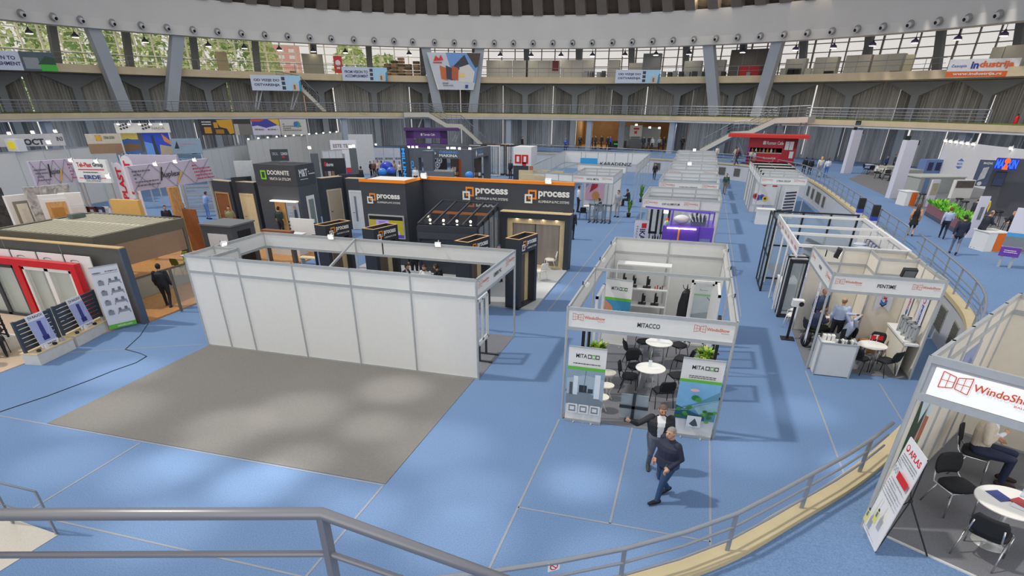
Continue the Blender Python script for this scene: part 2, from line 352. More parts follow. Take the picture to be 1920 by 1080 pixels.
# curtains: one for each bay and level, with a slit of daylight between
CURT = wave_mat('8f908f', 'bcbcb9', .9, 2, .9, vec=(1,1,.15)); CURT2 = wave_mat('8d9196', 'bbbec2', .9, 2, .9, vec=(1,1,.15))
def curtain(th0, th1, z0, z1, m, label, grp, R=RW):
    A = []; B = []; nn = 44; ph = random.random()*6
    for j in range(nn+1):
        th = th0 + (th1-th0)*j/nn; rr = R + .13*sin(j*1.9+ph) + .05*sin(j*.7); A.append(C(rr, th, z0)); B.append(C(rr, th, z1))
    mb = MB(); mb.strip(A, B); o = mb.build('curtain', m); tag(o, label, 'curtain', grp); return o
for i in range(len(FR)-1):
    a, b = FR[i], FR[i+1]
    if abs(math.degrees((a+b)/2-TH0)) > 95: continue
    g = random.choice((.010, .006, .012)); mid = a + (b-a)*random.choice((.45, .62, .3, .75))
    for z0, z1, m, nm in ((ZG, 9.5, CURT, 'upper'), (ZR, 5.1, CURT2, 'lower')):
        lab = ('pleated grey curtain behind the walkway railing, under the upper gallery' if nm == 'upper' else 'pleated dark grey curtain at ring level below the walkway')
        passage = nm == 'lower' and math.degrees(theta_of(1300,250,RW)[0]) < math.degrees((a+b)/2) < math.degrees(theta_of(1085,250,RW)[0])
        if passage: continue
        curtain(a+.002, mid-g*.1, z0, z1, m, lab, nm+' curtains'); curtain(mid+g*.1, b-.002, z0, z1, m, lab, nm+' curtains')
# upper gallery glazing, a window per bay
FRAMEW = mat('c9c8c2', .5); PANE = mat('f2f0ea', .05, 0, 0, .01, 2, .12)
k = 0
for i in range(len(FR)-1):
    a, b = FR[i], FR[i+1]
    if abs(math.degrees((a+b)/2-TH0)) > 95: continue
    k += 1; mb = MB()
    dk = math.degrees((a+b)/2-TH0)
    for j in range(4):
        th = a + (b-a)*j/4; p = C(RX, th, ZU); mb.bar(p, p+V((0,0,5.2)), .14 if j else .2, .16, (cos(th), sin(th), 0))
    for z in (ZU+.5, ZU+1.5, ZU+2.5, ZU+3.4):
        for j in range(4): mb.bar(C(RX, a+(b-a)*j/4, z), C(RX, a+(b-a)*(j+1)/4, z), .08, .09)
    fr = struct(mb.build('window_%d' % k, mat('efe6cc', .6, 0, .25, .02) if dk > 8 else mat('a9a39a', .6)))  # left frames paler with slight emission, daylight put into the colour
    mb = MB(); mb.strip(arc(RX+.04, math.degrees(a-TH0), math.degrees(b-TH0), ZU, 4), arc(RX+.04, math.degrees(a-TH0), math.degrees(b-TH0), ZU+5.2, 4)); pn = mb.build('pane', PANE); pn.parent = fr
for th in FR[::1]:
    if abs(math.degrees(th-TH0)) > 95: continue
    p = C(RX-2.0, th, ZU); q = C(RX-3.6, th, 14.2); mb = MB(); mb.bar(p, q, .75, .6, (cos(th), sin(th), 0)); struct(mb.build('column', mat('7f8285', .8)))
# ================================================================== people: one continuous skin per body, coloured by the nearest limb
import numpy as np
def capsule(mb, p, q, r0, r1, n=10):
    p, q = V(p), V(q); d = q-p; L = d.length; d = d/L if L > 1e-6 else V((0,0,1))
    mb.tube([p-d*r0*.95, p-d*r0*.6, p, q, q+d*r1*.6, q+d*r1*.95], [r0*.3, r0*.8, r0, r1, r1*.8, r1*.3], n)
def loft(mb, rings, n=16):                     # rings: (centre, lateral axis, forward axis, rx, ry)
    o = len(mb.v)
    for c, x, y, a, b in rings: mb.v += [V(c)+x*(a*cos(2*PI*j/n))+y*(b*sin(2*PI*j/n)) for j in range(n)]
    for i in range(len(rings)-1):
        for j in range(n): A = o+i*n; B = A+n; mb.f.append([A+j, A+(j+1)%n, B+(j+1)%n, B+j]); mb.mi.append(0)
    mb.f.append(list(range(o+n-1, o-1, -1))); mb.mi.append(0); e = o+(len(rings)-1)*n; mb.f.append(list(range(e, e+n))); mb.mi.append(0)
def pose_of(kind):
    J = dict(pel=(0,0,.94), che=(0,.01,1.28), nec=(0,0,1.46), hed=(0,.035,1.625), shL=(-.185,0,1.41), shR=(.185,0,1.41), elL=(-.245,-.03,1.13), elR=(.245,-.03,1.13), wrL=(-.245,.07,.90), wrR=(.245,.07,.90),
             hiL=(-.095,0,.92), hiR=(.095,0,.92), knL=(-.105,.02,.5), knR=(.105,.02,.5), anL=(-.11,-.02,.09), anR=(.11,-.02,.09))
    if kind == 'walk': J.update(knL=(-.1,.17,.52), anL=(-.1,.27,.10), knR=(.1,.02,.5), anR=(.1,-.26,.15), elL=(-.24,-.12,1.15), wrL=(-.25,-.13,.90), elR=(.24,.06,1.14), wrR=(.24,.21,.95))
    if kind == 'step': J.update(knL=(-.1,.09,.51), anL=(-.1,.13,.09), knR=(.1,.02,.5), anR=(.1,-.15,.11))
    if kind == 'phone': J.update(elR=(.24,.04,1.14), wrR=(.1,.24,1.27), elL=(-.24,0,1.13), wrL=(-.12,.24,1.1))
    if kind == 'desk': J.update(che=(0,.08,1.27), nec=(0,.12,1.44), hed=(0,.19,1.6), shL=(-.185,.11,1.4), shR=(.185,.11,1.4), elL=(-.25,.22,1.15), wrL=(-.15,.44,1.13), elR=(.25,.22,1.15), wrR=(.15,.44,1.13))
    if kind == 'back': J.update(elL=(-.27,-.1,1.15), wrL=(-.06,-.16,1.0), elR=(.27,-.1,1.15), wrR=(.06,-.16,1.04))
    if kind == 'fold': J.update(elL=(-.27,.06,1.15), wrL=(.08,.17,1.17), elR=(.27,.06,1.15), wrR=(-.08,.2,1.2))
    if kind.startswith('sit'):
        J.update(pel=(0,0,.53), che=(0,.0,.88), nec=(0,.0,1.06), hed=(0,.045,1.225), shL=(-.185,0,1.01), shR=(.185,0,1.01), elL=(-.25,.08,.75), elR=(.25,.08,.75), wrL=(-.12,.3,.72), wrR=(.12,.3,.72),
                 hiL=(-.1,.02,.51), hiR=(.1,.02,.51), knL=(-.13,.45,.52), knR=(.13,.45,.52), anL=(-.12,.45,.10), anR=(.12,.45,.10))
        if kind == 'sittable': J.update(wrL=(-.12,.36,.80), wrR=(.12,.36,.80), elL=(-.26,.16,.79), elR=(.26,.16,.79), che=(0,.05,.87), nec=(0,.1,1.04), hed=(0,.17,1.2), shL=(-.185,.08,1.0), shR=(.185,.08,1.0))
        if kind == 'sitfold': J.update(elL=(-.27,.06,.76), wrL=(.08,.19,.80), elR=(.27,.06,.76), wrR=(-.08,.22,.83), che=(0,-.01,.88), hed=(.0,.08,1.215))
        if kind == 'sithead': J.update(pel=(0,.02,.53), che=(0,-.12,.86), nec=(0,-.2,1.03), hed=(0,-.24,1.19), shL=(-.185,-.18,.99), shR=(.185,-.18,.99), elL=(-.3,-.05,1.23), wrL=(-.06,-.3,1.27), elR=(.3,-.05,1.23), wrR=(.06,-.3,1.27), knL=(-.12,.5,.56), anL=(-.12,.8,.14), knR=(.12,.5,.56), anR=(.12,.78,.14))
    return {k: V(v) for k, v in J.items()}
SKIN = mat('c99a7c', .6, 0, 0, .04); SHOE = mat('1a1a1c', .5)
def person(label, loc, face, pose='stand', top='22242c', legs='22242c', hair='2a211b', h=1.75, res=.02, shoes=None, skin=None, long=0, skirt=None, shirt=None, sleeves=True, bare=False, bald=False, coat=0, fix=None, group=None, fat=1.08, beard=None, wide=1.04, eyes=False, arm=None):
    J = pose_of(pose)
    if fix: J.update({k: V(v) for k, v in fix.items()})
    mb = MB(); B = []; X = (J['shR']-J['shL']).normalized()
    sp = (J['nec']-J['pel']).normalized(); F = sp.cross(X).normalized()*-1; F = X.cross(sp)*-1; F = sp.cross(X)
    up2 = (J['hed']-J['nec']).normalized()
    lower = J['pel']-sp*.05
    q = fat
    def at(t): return J['pel'].lerp(J['che'], t)
    def at2(t): return J['che'].lerp(J['nec'], t)
    ab = .85 + .2*fat
    loft(mb, [(J['pel']-sp*.09, X, F, .12*q, .085*q), (J['pel'], X, F, .163*q, .115*q), (at(.4), X, F, .155*q, .118*q), (at(.75), X, F, .172*q, .124*q), (at2(0), X, F, .182*q, .126*q), (at2(.45), X, F, .178*q, .112*q), (at2(.75), X, F, .14, .09), (at2(1), X, F, .07, .065)])
    B.append((lower, J['pel']+sp*.02, .14, .15, 'legs' if not skirt and not coat else 'top')); B.append((J['pel']+sp*.05, J['che'], .14, .165, 'top')); B.append((J['che'], J['nec']-sp*.05, .16, .09, 'top'))
    def limb(a, b, r0, r1, m): capsule(mb, J[a] if isinstance(a, str) else a, J[b] if isinstance(b, str) else b, r0, r1); B.append((J[a] if isinstance(a, str) else a, J[b] if isinstance(b, str) else b, r0, r1, m))
    limb('nec', J['hed']-up2*.06, .056, .054, 'skin')
    for s in 'LR':
        am = 'top' if sleeves is True else 'skin'
        limb('sh'+s, 'el'+s, .066*ab, .053*ab, 'top' if sleeves is not False else 'skin'); limb('el'+s, 'wr'+s, .05*ab, .038, am if not arm else arm)
        th = 'skin' if bare else 'legs'; limb('hi'+s, 'kn'+s, .092*q, .064, th); limb('kn'+s, 'an'+s, .06, .043 if bare else .05, th)
        a = J['an'+s]; k = J['kn'+s]; fwd = V((0, 1, 0)); tilt = (k-a).normalized()
        fw = (fwd - tilt*fwd.dot(tilt)*.6).normalized(); toe = a + fw*.17 + V((0,0,-.045 if a.z < .13 else -.075)); heel = a - fw*.05 - V((0,0,.035))
        limb(heel, a+fw*.06-V((0,0,.035)), .045, .048, 'shoe'); limb(a+fw*.05-V((0,0,.035)), toe, .048, .034, 'shoe')
        e = J['el'+s]; wv = J['wr'+s]; d = (wv-e).normalized(); sg = -1 if s == 'L' else 1
        l = d.cross(X*sg); l = (l if l.length > .2 else d.cross(V((0,1,0)))).normalized(); nn = d.cross(l)
        hand = []
        limb(wv, wv+d*.075, .034, .038, 'skin')
        for i, (ln, o) in enumerate(((.062,-.032),(.074,-.011),(.068,.011),(.054,.032))):
            b0 = wv + d*.085 + l*o; b1 = b0 + d*ln*.55 + nn*.012*sg; b2 = b1 + d*ln*.45 + nn*.03*sg
            rf = max(.0095, res*.55); capsule(mb, b0, b1, rf, rf*.95, 8); capsule(mb, b1, b2, rf*.95, rf*.85, 8); B.append((b0, b2, rf, rf, 'skin'))
        t0 = wv + d*.03 - l*.034; t1 = t0 - l*.03 + d*.035; t2 = t1 - l*.004 + d*.03 + nn*.014*sg; rf = max(.011, res*.55); capsule(mb, t0, t1, rf, rf, 8); capsule(mb, t1, t2, rf, rf*.85, 8); B.append((t0, t2, rf, rf, 'skin'))
    hd = J['hed']; hf = F if abs(F.z) < .6 else V((0,1,0)); hx = X
    if fix and 'look' in fix: hf = V(fix['look']).normalized(); hx = hf.cross(V((0,0,1))).normalized()
    hu = hx.cross(hf).normalized(); R = Matrix((hx, hf, hu)).transposed()
    mb.sph(hd, (.074, .094, .112), 16, 12, R); mb.sph(hd + hf*.025 - hu*.055, (.055, .066, .058), 12, 8, R)
    B.append((hd - hu*.03, hd + hu*.03, .085, .09, 'skin'))
    capsule(mb, hd + hf*.09 + hu*.01, hd + hf*.108 - hu*.022, .012, .016, 8)
    for s in (-1, 1): mb.sph(hd + hx*(.076*s) - hf*.005, (.014, .024, .033), 8, 6, R)
    if skirt:
        zt, zb, r1 = skirt; loft(mb, [(V((0,0,zt)), V((1,0,0)), V((0,1,0)), .15, .12), (V((0,0,zb)), V((1,0,0)), V((0,1,0)), r1, r1*.85)]); B.append((V((0,0,zt)), V((0,0,zb+.02)), .15, r1, 'top'))
    if coat: loft(mb, [(J['pel']+sp*.12, X, F, .165*q, .125*q), (J['pel']-sp*(coat), X, F, .182*q, .135*q)]); B.append((J['pel']+sp*.1, J['pel']-sp*coat*.8, .16, .17, 'top'))
    # voxel remesh into one skin
    me = bpy.data.meshes.new('person'); me.from_pydata(mb.v, [], mb.f); ob = bpy.data.objects.new('t', me); COL.objects.link(ob)
    r = ob.modifiers.new('r', 'REMESH'); r.mode = 'VOXEL'; r.voxel_size = res; sm = ob.modifiers.new('s', 'SMOOTH'); sm.factor = .5; sm.iterations = 2 if res < .015 else 1
    dg = bpy.context.evaluated_depsgraph_get(); me2 = bpy.data.meshes.new_from_object(ob.evaluated_get(dg)); bpy.data.objects.remove(ob)
    me2.name = 'person'; me2.materials.clear()
    keys = ['top', 'legs', 'skin', 'shoe', 'shirt', 'x']
    for k_, c_ in (('top', top), ('legs', legs), ('skin', skin), ('shoe', shoes), ('shirt', shirt or 'dfe2e6'), ('x', arm if arm else '222222')):
        me2.materials.append(SKIN if (k_ == 'skin' and not skin) else SHOE if (k_ == 'shoe' and not shoes) else mat(c_, .75, 0, 0, .08, 14))
    nf = len(me2.polygons); cs = np.empty(nf*3, np.float32); me2.polygons.foreach_get('center', cs); cs = cs.reshape(-1, 3)
    best = np.full(nf, 9e9, np.float32); idx = np.zeros(nf, np.int32)
    for p, q_, r0, r1, m_ in B:
        p = np.array(p); d = np.array(q_)-p; t = np.clip(((cs-p)@d)/max(1e-9, d@d), 0, 1); ds = np.linalg.norm(cs-(p+t[:,None]*d), axis=1)-(r0+(r1-r0)*t)
        k_ = keys.index(m_) if m_ in keys else 5; u_ = ds < best; best[u_] = ds[u_]; idx[u_] = k_
    if shirt:                                  # open front showing the shirt
        rel = cs-np.array(J['pel']); hx_ = rel@np.array(X); hz = rel@np.array(sp); hy = rel@np.array(F); L = (J['nec']-J['pel']).length
        wdt = .035 + .05*np.clip((hz)/L, 0, 1) if shirt and coat < .3 else .05
        idx[(idx == 0) & (np.abs(hx_) < wdt) & (hy > .03) & (hz > -.05)] = 4
    me2.polygons.foreach_set('material_index', idx); me2.polygons.foreach_set('use_smooth', [True]*nf)
    o = bpy.data.objects.new('person', me2); COL.objects.link(o); tag(o, label, 'person', group)
    # hair
    if not bald:
        hm = MB(); nu, nv = 18, 12; o0 = 0; hm.sph(hd + hu*.012 - hf*.008, (.084, .104, .118), nu, nv, R); keep = []
        for f in hm.f:
            c = sum((hm.v[i] for i in f), V((0,0,0)))/len(f) - hd; y = c.dot(hf); z = c.dot(hu)
            if z > .045 + (.02 if y > .03 else 0) or (y < -.005 and z > -.06) or (y < .03 and z > .01): keep.append(f)
        hm.f = keep; hm.mi = [0]*len(keep)
        if long:
            bk = hd - hf*.075; loft(hm, [(hd-hf*.03+hu*.07, hx, hf, .088, .08), (bk-hu*.04, hx, hf, .098, .06), (bk-hu*(.05+long*.5)-hf*.01, hx, hf, .10, .045), (bk-hu*(.05+long)-hf*.01, hx, hf, .05, .025)], 12); hm.mi = [0]*len(hm.f)
        ho = hm.build('hair', mat(hair, .7, 0, 0, .25, 20), o, True)
    else:
        hm = MB(); hm.sph(hd + hu*.0 - hf*.012, (.081, .096, .1), 18, 12, R); keep = []
        for f in hm.f:
            c = sum((hm.v[i] for i in f), V((0,0,0)))/len(f) - hd
            if -.06 < c.dot(hu) < .045 and c.dot(hf) < .02: keep.append(f)
        hm.f = keep; hm.mi = [0]*len(keep); hm.build('hair', mat(hair, .8), o, True)
    if beard:
        hm = MB(); hm.sph(hd + hf*.03 - hu*.055, (.062, .071, .06), 14, 10, R); keep = []
        for f in hm.f:
            c = sum((hm.v[i] for i in f), V((0,0,0)))/len(f) - hd
            if c.dot(hu) < -.05 and c.dot(hf) > .0: keep.append(f)
        hm.f = keep; hm.mi = [0]*len(keep); hm.build('beard', mat(beard, .8), o, True)
    if eyes:
        for s in (-1, 1):
            MB().sph(hd + hx*(.03*s) + hf*.086 + hu*.014, (.013, .008, .008), 10, 6, R).build('eye', mat('2a2320', .3), o, True)
            mb2 = MB(); mb2.bar(hd + hx*(.014*s) + hf*.093 + hu*.032, hd + hx*(.046*s) + hf*.084 + hu*.034, .012, .008); mb2.build('eyebrow', mat(hair, .8), o)
        mb2 = MB(); mb2.bar(hd - hx*.024 + hf*.092 - hu*.058, hd + hx*.024 + hf*.092 - hu*.058, .012, .008); mb2.build('mouth', mat('9a5a4a', .6), o)
    o.location = V(loc); o.rotation_euler = (0, 0, face); o.scale = (h/1.75*wide, h/1.75*wide, h/1.75)
    return o
def facing(a, b):                              # yaw that turns +y towards b
    return math.atan2(-(b[0]-a[0]), b[1]-a[1])
# ================================================================== furniture
BSEAT = mat('1b1c20', .8, 0, 0, .1, 30); BLEG = mat('141518', .4, .2)
def chair_proto(label, seatm=BSEAT, legm=BLEG, pad=True, arms=False):
    t = thing('office_chair', label, 'chair')
    def pads(cx, z, w_, d_, th, cy=0):
        mb = MB(); P = []; n = 20
        for i in range(n):
            a = 2*PI*i/n; c, s_ = cos(a), sin(a); P.append((cx + w_/2*math.copysign(abs(c)**.55, c), cy + d_/2*math.copysign(abs(s_)**.55, s_)))
        mb.slab(P, z, z+th*.6); Q = [((x-cx)*.9+cx, (y-cy)*.9+cy) for x, y in P]
        o = len(mb.v); mb.v += [V((*p, z+th*.6)) for p in P] + [V((*p, z+th)) for p in Q]
        for i in range(n): mb.f.append([o+i, o+(i+1)%n, o+n+(i+1)%n, o+n+i]); mb.mi.append(0)
        mb.f.append(list(range(o+n, o+2*n))); mb.mi.append(0); return mb
    pads(0, .43, .47, .44, .06).build('seat', seatm, t, True)
    mb = MB(); n = 9; A = []; Bk = []; rows = []
    for k in range(7):
        z = .52 + .32*k/6; wd = .225*(1-.25*(abs(k-3)/3)**3); rows.append([(wd*(-1+2*j/(n-1)), -.25-.07*k/6 - .035*(1-((j-(n-1)/2)/((n-1)/2))**2), z) for j in range(n)])
    for sgn in (0, .03):
        o = len(mb.v); mb.v += [V((x, y-sgn, z)) for r in rows for x, y, z in r]
        for k in range(6):
            for j in range(n-1): q = [o+k*n+j, o+k*n+j+1, o+(k+1)*n+j+1, o+(k+1)*n+j]; mb.f.append(q if sgn else q[::-1]); mb.mi.append(0)
    bd = [j for j in range(n)] + [k*n+n-1 for k in range(1, 7)] + [6*n+j for j in range(n-2, -1, -1)] + [k*n for k in range(5, 0, -1)]
    for a, b in zip(bd, bd[1:]+bd[:1]): mb.f.append([a, b, b+7*n, a+7*n]); mb.mi.append(0)
    mb.build('backrest', seatm, t, True)
    for sx in (-1, 1):
        MB().tube([(sx*.24,.2,.42),(sx*.25,.24,0)], .0125, 8).build('leg', legm, t, True)
        MB().tube([(sx*.24,-.12,.42),(sx*.26,-.26,0)], .0125, 8).build('leg', legm, t, True)
    mb = MB(); 
    for sx in (-1, 1): mb.tube([(sx*.24,.2,.42),(sx*.24,-.2,.42),(sx*.2,-.27,.5),(sx*.18,-.34,.72)], .0125, 8)
    mb.tube([(-.24,.2,.42),(.24,.2,.42)], .0125, 8); mb.build('frame', legm, t, True); return t
def table_proto(label, r=.4, h=.75, legm=mat('bfc2c2', .35, .3), topm=mat('efece4', .4, 0, 0, .02), legs=4, pedestal=False):
    t = thing('round_table', label, 'table')
    MB().lathe([(r-.015,h-.03),(r,h-.02),(r,h-.006),(r-.008,h)], n=40).build('tabletop', topm, t, False)
    if pedestal:
        MB().cyl((0,0,.03),(0,0,h-.03),.045,n=16).build('column', legm, t, True); MB().lathe([(.24,0),(.24,.01),(.06,.035)], n=32).build('base', legm, t, True)
    else:
        for k in range(legs):
            a = 2*PI*k/legs+.4; MB().tube([(r*.6*cos(a),r*.6*sin(a),h-.03),(r*.72*cos(a),r*.72*sin(a),0)], .022, 10).build('leg', legm, t, True)
    return t
def plant(label, loc, h=.6, pot='d8d8d4', n=60, spread=.3, leafm=None, cat='plant', potr=.16, poth=.28, yellow=False):
    t = thing('potted_plant', label, cat, loc)
    mb = MB().lathe([(potr*.75,0),(potr,poth),(potr*.9,poth),(potr*.88,poth*.9)], loc, 16); mb.build('pot', mat(pot, .5), t, True)
    mb = MB(); ms = [leafm or GREENM, LGREEN] if not yellow else [LGREEN, mat('b5bf4a', .6, 0, 0, .2), GREENM]; L = V(loc)
    for i in range(n):
        mb.mat(random.choice(ms)); a = random.random()*2*PI; b = L + V((0,0,poth*.9)); e = b + V((cos(a)*spread*random.uniform(.3,1), sin(a)*spread*random.uniform(.3,1), random.uniform(.25,1)*(h-poth)))
        md = b.lerp(e, .55) + V((0,0,.12*h)); s_ = (e-b).cross(V((0,0,1))); s_ = (s_.normalized() if s_.length > 1e-3 else V((1,0,0)))*spread*.16
        mb.add([b-s_*.3, b+s_*.3, md+s_, md-s_, e], [(0,1,2,3),(3,2,4)])
    mb.build('foliage', None, t); return t
# ================================================================== exhibition booth kit: aluminium posts and rails, white panels
_P = set()
def post(root, x, y, z0=0, h=3.0, m=None):
    k = (root.name, round(x, 2), round(y, 2))
    if k in _P: return
    _P.add(k)
    mb = MB(); n = 8; mb.slab([(x+.035*cos(PI/8+2*PI*i/n), y+.035*sin(PI/8+2*PI*i/n)) for i in range(n)], z0, z0+h); return mb.build('post', m or ALU, root)
def rail(root, p, q, z, hh=.06, m=None, th=.05): return MB().bar((p[0],p[1],z), (q[0],q[1],z), th, hh).build('rail', m or ALU, root)
def panel(root, p, q, z0, z1, m=None, name='panel', th=.016):
    p = V((p[0],p[1],0)); q = V((q[0],q[1],0)); d = (q-p).normalized(); n = V((d.y,-d.x,0))*th/2; p = p+d*.03; q = q-d*.03
    return MB().prism([p-n+V((0,0,z0)), q-n+V((0,0,z0)), q-n+V((0,0,z1)), p-n+V((0,0,z1))], n*2).build(name, m or LAM, root)
def lerp2(p, q, t): return (p[0]+(q[0]-p[0])*t, p[1]+(q[1]-p[1])*t)
def wall(root, p, q, cuts=2, z0=0, h=3.0, mid=2.48, m=None, rm=None):
    ts = [i/cuts for i in range(cuts+1)] if isinstance(cuts, int) else cuts
    for t in ts: post(root, *lerp2(p, q, t), z0, h, rm)
    for a, b in zip(ts, ts[1:]):
        P, Q = lerp2(p, q, a), lerp2(p, q, b)
        if mid: panel(root, P, Q, z0+.06, z0+mid-.04, m); panel(root, P, Q, z0+mid+.04, z0+h-.08, m, 'header_panel')
        else: panel(root, P, Q, z0+.06, z0+h-.08, m)
    for z in ((.03, mid, h-.04) if mid else (.03, h-.04)): rail(root, p, q, z0+z, .08 if z > 1 else .06, rm)
def header(root, p, q, cuts=1, z0=0, h=3.0, zb=2.48, m=None, posts=(), name='header_panel', rm=None):
    for t in posts: post(root, *lerp2(p, q, t), z0, h, rm)
    out = []
    for i in range(cuts): out.append(panel(root, lerp2(p, q, i/cuts), lerp2(p, q, (i+1)/cuts), z0+zb+.04, z0+h-.08, m, name))
    for z in (zb, h-.04): rail(root, p, q, z0+z, .08, rm)
    return out
def line(art, a, b, c, d, t, m, asp=1.0):      # thin stroke in art units
    dx, dy = c-a, (d-b); L = math.hypot(dx, dy); nx, ny = -dy/L*t/2, dx/L*t/2
    art.poly([(a-nx,b-ny),(c-nx,d-ny),(c+nx,d+ny),(a+nx,b+ny)], m)
def windoshow(art, a, b, w, h, m=None):        # twin opening casements and the name, art axes must be unit length
    m = m or DORANGE; t = h*.05; iw = h*1.5
    for q in (((0,0),(.46,.16),(.46,.84),(0,1)), ((1,0),(.54,.16),(.54,.84),(1,1))):
        P = [(a+x*iw, b+y*h) for x, y in q]
        for p0, p1 in zip(P, P[1:]+P[:1]): line(art, *p0, *p1, t, m)
        line(art, (P[0][0]+P[1][0])/2, b+h*.08, (P[0][0]+P[1][0])/2, b+h*.92, t*.7, m); line(art, P[0][0], b+h*.5, P[1][0], b+h*.5, t*.7, m)
    art.txt('WindoShow', a+iw*1.1, b+h*.32, a+w, b+h*.76, m, .012); art.txt('BALKANS', a+w*.78, b+h*.05, a+w, b+h*.17, m, .01)
def fascia(root, p, q, name_txt, z0=0, h=3.0, zb=2.48, logos=2, tw=.16, tx=.5, cuts=1, lw=.26, rm=None, emb=False, nolet=False):
    ps = header(root, p, q, cuts, z0, h, zb, WHITE, (), 'fascia_board', rm)
    P = V((p[0],p[1],z0+zb+.04)); Q = V((q[0],q[1],z0+zb+.04)); u = (Q-P).normalized(); L = (Q-P).length; n = u.cross(V((0,0,1)))
    a = Art(P + n*.012, u, (0,0,1)); hh = h-zb-.12
    if name_txt: w_ = L*tw; a.txt(name_txt, L*tx-w_/2, hh*.36, L*tx+w_/2, hh*.36+min(hh*.3, w_*1.5/max(3, len(name_txt))*1.0), INK, .018)
    w_ = min(L*lw, hh*3.6); lh = w_/4.6
    if name_txt and not nolet: a.build('lettering', ps[0])
    for x_ in (L*.035, L*.965-w_)[:logos]:
        b = Art(P + n*.012, u, (0,0,1)); windoshow(b, x_, hh*.42, w_, lh); b.build('logo', ps[0 if x_ < L/2 else -1])
    return ps
def floodlight(label, p, aim, group='booth spotlights', lit=True, m=None, s=1.0):
    p = V(p)+V((0,0,.004)); t = thing('spotlight', label, 'lamp', tuple(p), group); d = V(aim).normalized(); p = V(p); c = p + V((0,0,.12*s)) + d*.18*s; x = d.cross(V((0,0,1))).normalized(); y = x.cross(d)
    MB().bar(p, p+V((0,0,.12*s)), .03, .03).build('bracket', BLACK, t); MB().bar(p+V((0,0,.12*s)), c, .03*s, .03*s).build('arm', ALU, t)
    MB().bar(c-d*.04*s, c+d*.04*s, .2*s, .14*s).build('lamp_head', m or mat('d8d8d6', .4), t)
    mb = MB(); e = c + d*.042*s; mb.poly([e-x*.085*s-y*.055*s, e-x*.085*s+y*.055*s, e+x*.085*s+y*.055*s, e+x*.085*s-y*.055*s]); mb.build('lens', LAMPGLOW if lit else mat('888', .2), t) if lit else mb.build('lens', mat('6a6d70', .2), t)
    return t
def banner_rollup(name, label, p, q, h, paint, base=True, lean=0, back=WHITE):
    t = thing(name, label, 'banner', ((p[0]+q[0])/2, (p[1]+q[1])/2, p[2])); p, q = V(p), V(q); u = (q-p); w_ = u.length; u.normalize(); n = u.cross(V((0,0,1)))
    v = (V((0,0,1))*cos(lean) - n*sin(lean)); o = p + V((0,0,.07))
    sh = MB().prism([o, o+u*w_, o+u*w_+v*h, o+v*h], -n*.008).build('sheet', back, t); a = Art(o, u, v); a.n = (n*cos(lean)+V((0,0,1))*sin(lean)); paint(a, w_, h); a.build('print', sh)
    MB().bar(o+v*h, o+u*w_+v*h, .03, .03).build('top_rail', ALU, t)
    if base:
        MB().bar(p+V((0,0,.045)), q+V((0,0,.045)), .09, .08).build('cassette', ALU, t)
        for s_ in (.25, .75): c = p.lerp(q, s_); MB().bar(c-n*.02*-6+V((0,0,.012)), c-n*.22+V((0,0,.012)), .04, .02).build('foot', ALU, t)
    return t
def box_thing(name, label, cat, a, b, m, group=None):
    o = MB().box(a, b).build(name, m); return tag(o, label, cat, group)
def sign_px(name, label, x0, x1, yt, yb, D, m, paint=None, cat='sign', thick=.2, legs=True, xr=None, floor=0.0):
    p, q = at_dist(x0, yt, D), at_dist(x1, yt, D); z1 = (p.z+q.z)/2; z0 = max(floor, at_dist((x0+x1)/2, yb, D).z); p.z = q.z = 0; u = (q-p); L = u.length; u.normalize(); v = V((-u.y,u.x,0)); t = thing(name, label, cat, (p.x,p.y,z0)); bd = MB().rbox((p.x,p.y),u,v,0,L,0,thick,z0,z1).build('board', m, t)
    if z0 > floor+.3 and legs:
        for a_ in (.1, L-.2): MB().rbox((p.x,p.y),u,v,a_,a_+.1,.05,.15,floor,z0).build('post', ALU, t)
    if paint: a = Art((p.x,p.y,z0),u,(0,0,1),.02); paint(a, L, z1-z0); a.build('print', bd)
    return t
# ================================================================== railings
def railing(name, label, top, base_z, bars, post_idx, r=.035, m=GREYRAIL, postw=.06, group=None):
    t = thing(name, label, 'railing', (top[0].x, top[0].y, base_z), group)
    MB().tube(top, r, 10).build('handrail', m, t, True)
    for b in bars: MB().tube([p - V((0,0,b)) for p in top], r*.6, 8).build('rail', m, t, True)
    for i in post_idx:
        p = top[i]; MB().bar((p.x, p.y, base_z), p, postw, postw*.5).build('post', m, t)
    return t
RC = off(CURB, .1)
def sub(P, n0, n1): return [V((p.x, p.y, 0)) for p in P[n0:n1]]
def resample(P, step):
    out = [P[0]]; acc = 0
    for a, b in zip(P, P[1:]):
        L = (b-a).length; d = step-acc
        while d <= L: out.append(a.lerp(b, d/L)); d += step
        acc = (acc+L) % step
    return out
RS = resample([V((p.x, p.y, 0)) for p in RC], .92)
def seg(y0, y1, x_min=-99): return [p for p in RS if y0 <= p.y <= y1 and p.x > x_min]
front = [p for p in RS if -4 < p.x < 4.3 and p.y < 12]
railing('curved_railing', 'grey tubular railing on the cream kerb curving below the visitor gallery, near the pop-up banner', lift(front, ZR+.74), ZR+.08, (.24,.46), range(0, len(front), 2))
midr = [p for p in RS if p.x > 6.2 and 14.5 < p.y < 30.5]
railing('curved_railing', 'grey railing on the ring kerb behind the pennant booth and white frame booth', lift(midr, ZR+.95), ZR+.08, (.3,.6), range(0, len(midr), 2))
farr = [p for p in RS if p.x > 6 and 31.5 < p.y < 70]
railing('curved_railing', 'grey kerb railing running past the white columns towards the red kiosk', lift(farr, ZR+.95), ZR+.08, (.3,.6), range(0, len(farr), 2))
backr = [p for p in RS if p.y > 70 and p.x > -22]
railing('curved_railing', 'pale kerb railing in front of the far passage', lift(backr, ZR+.95), ZR+.08, (.3,.6), range(0, len(backr), 4))
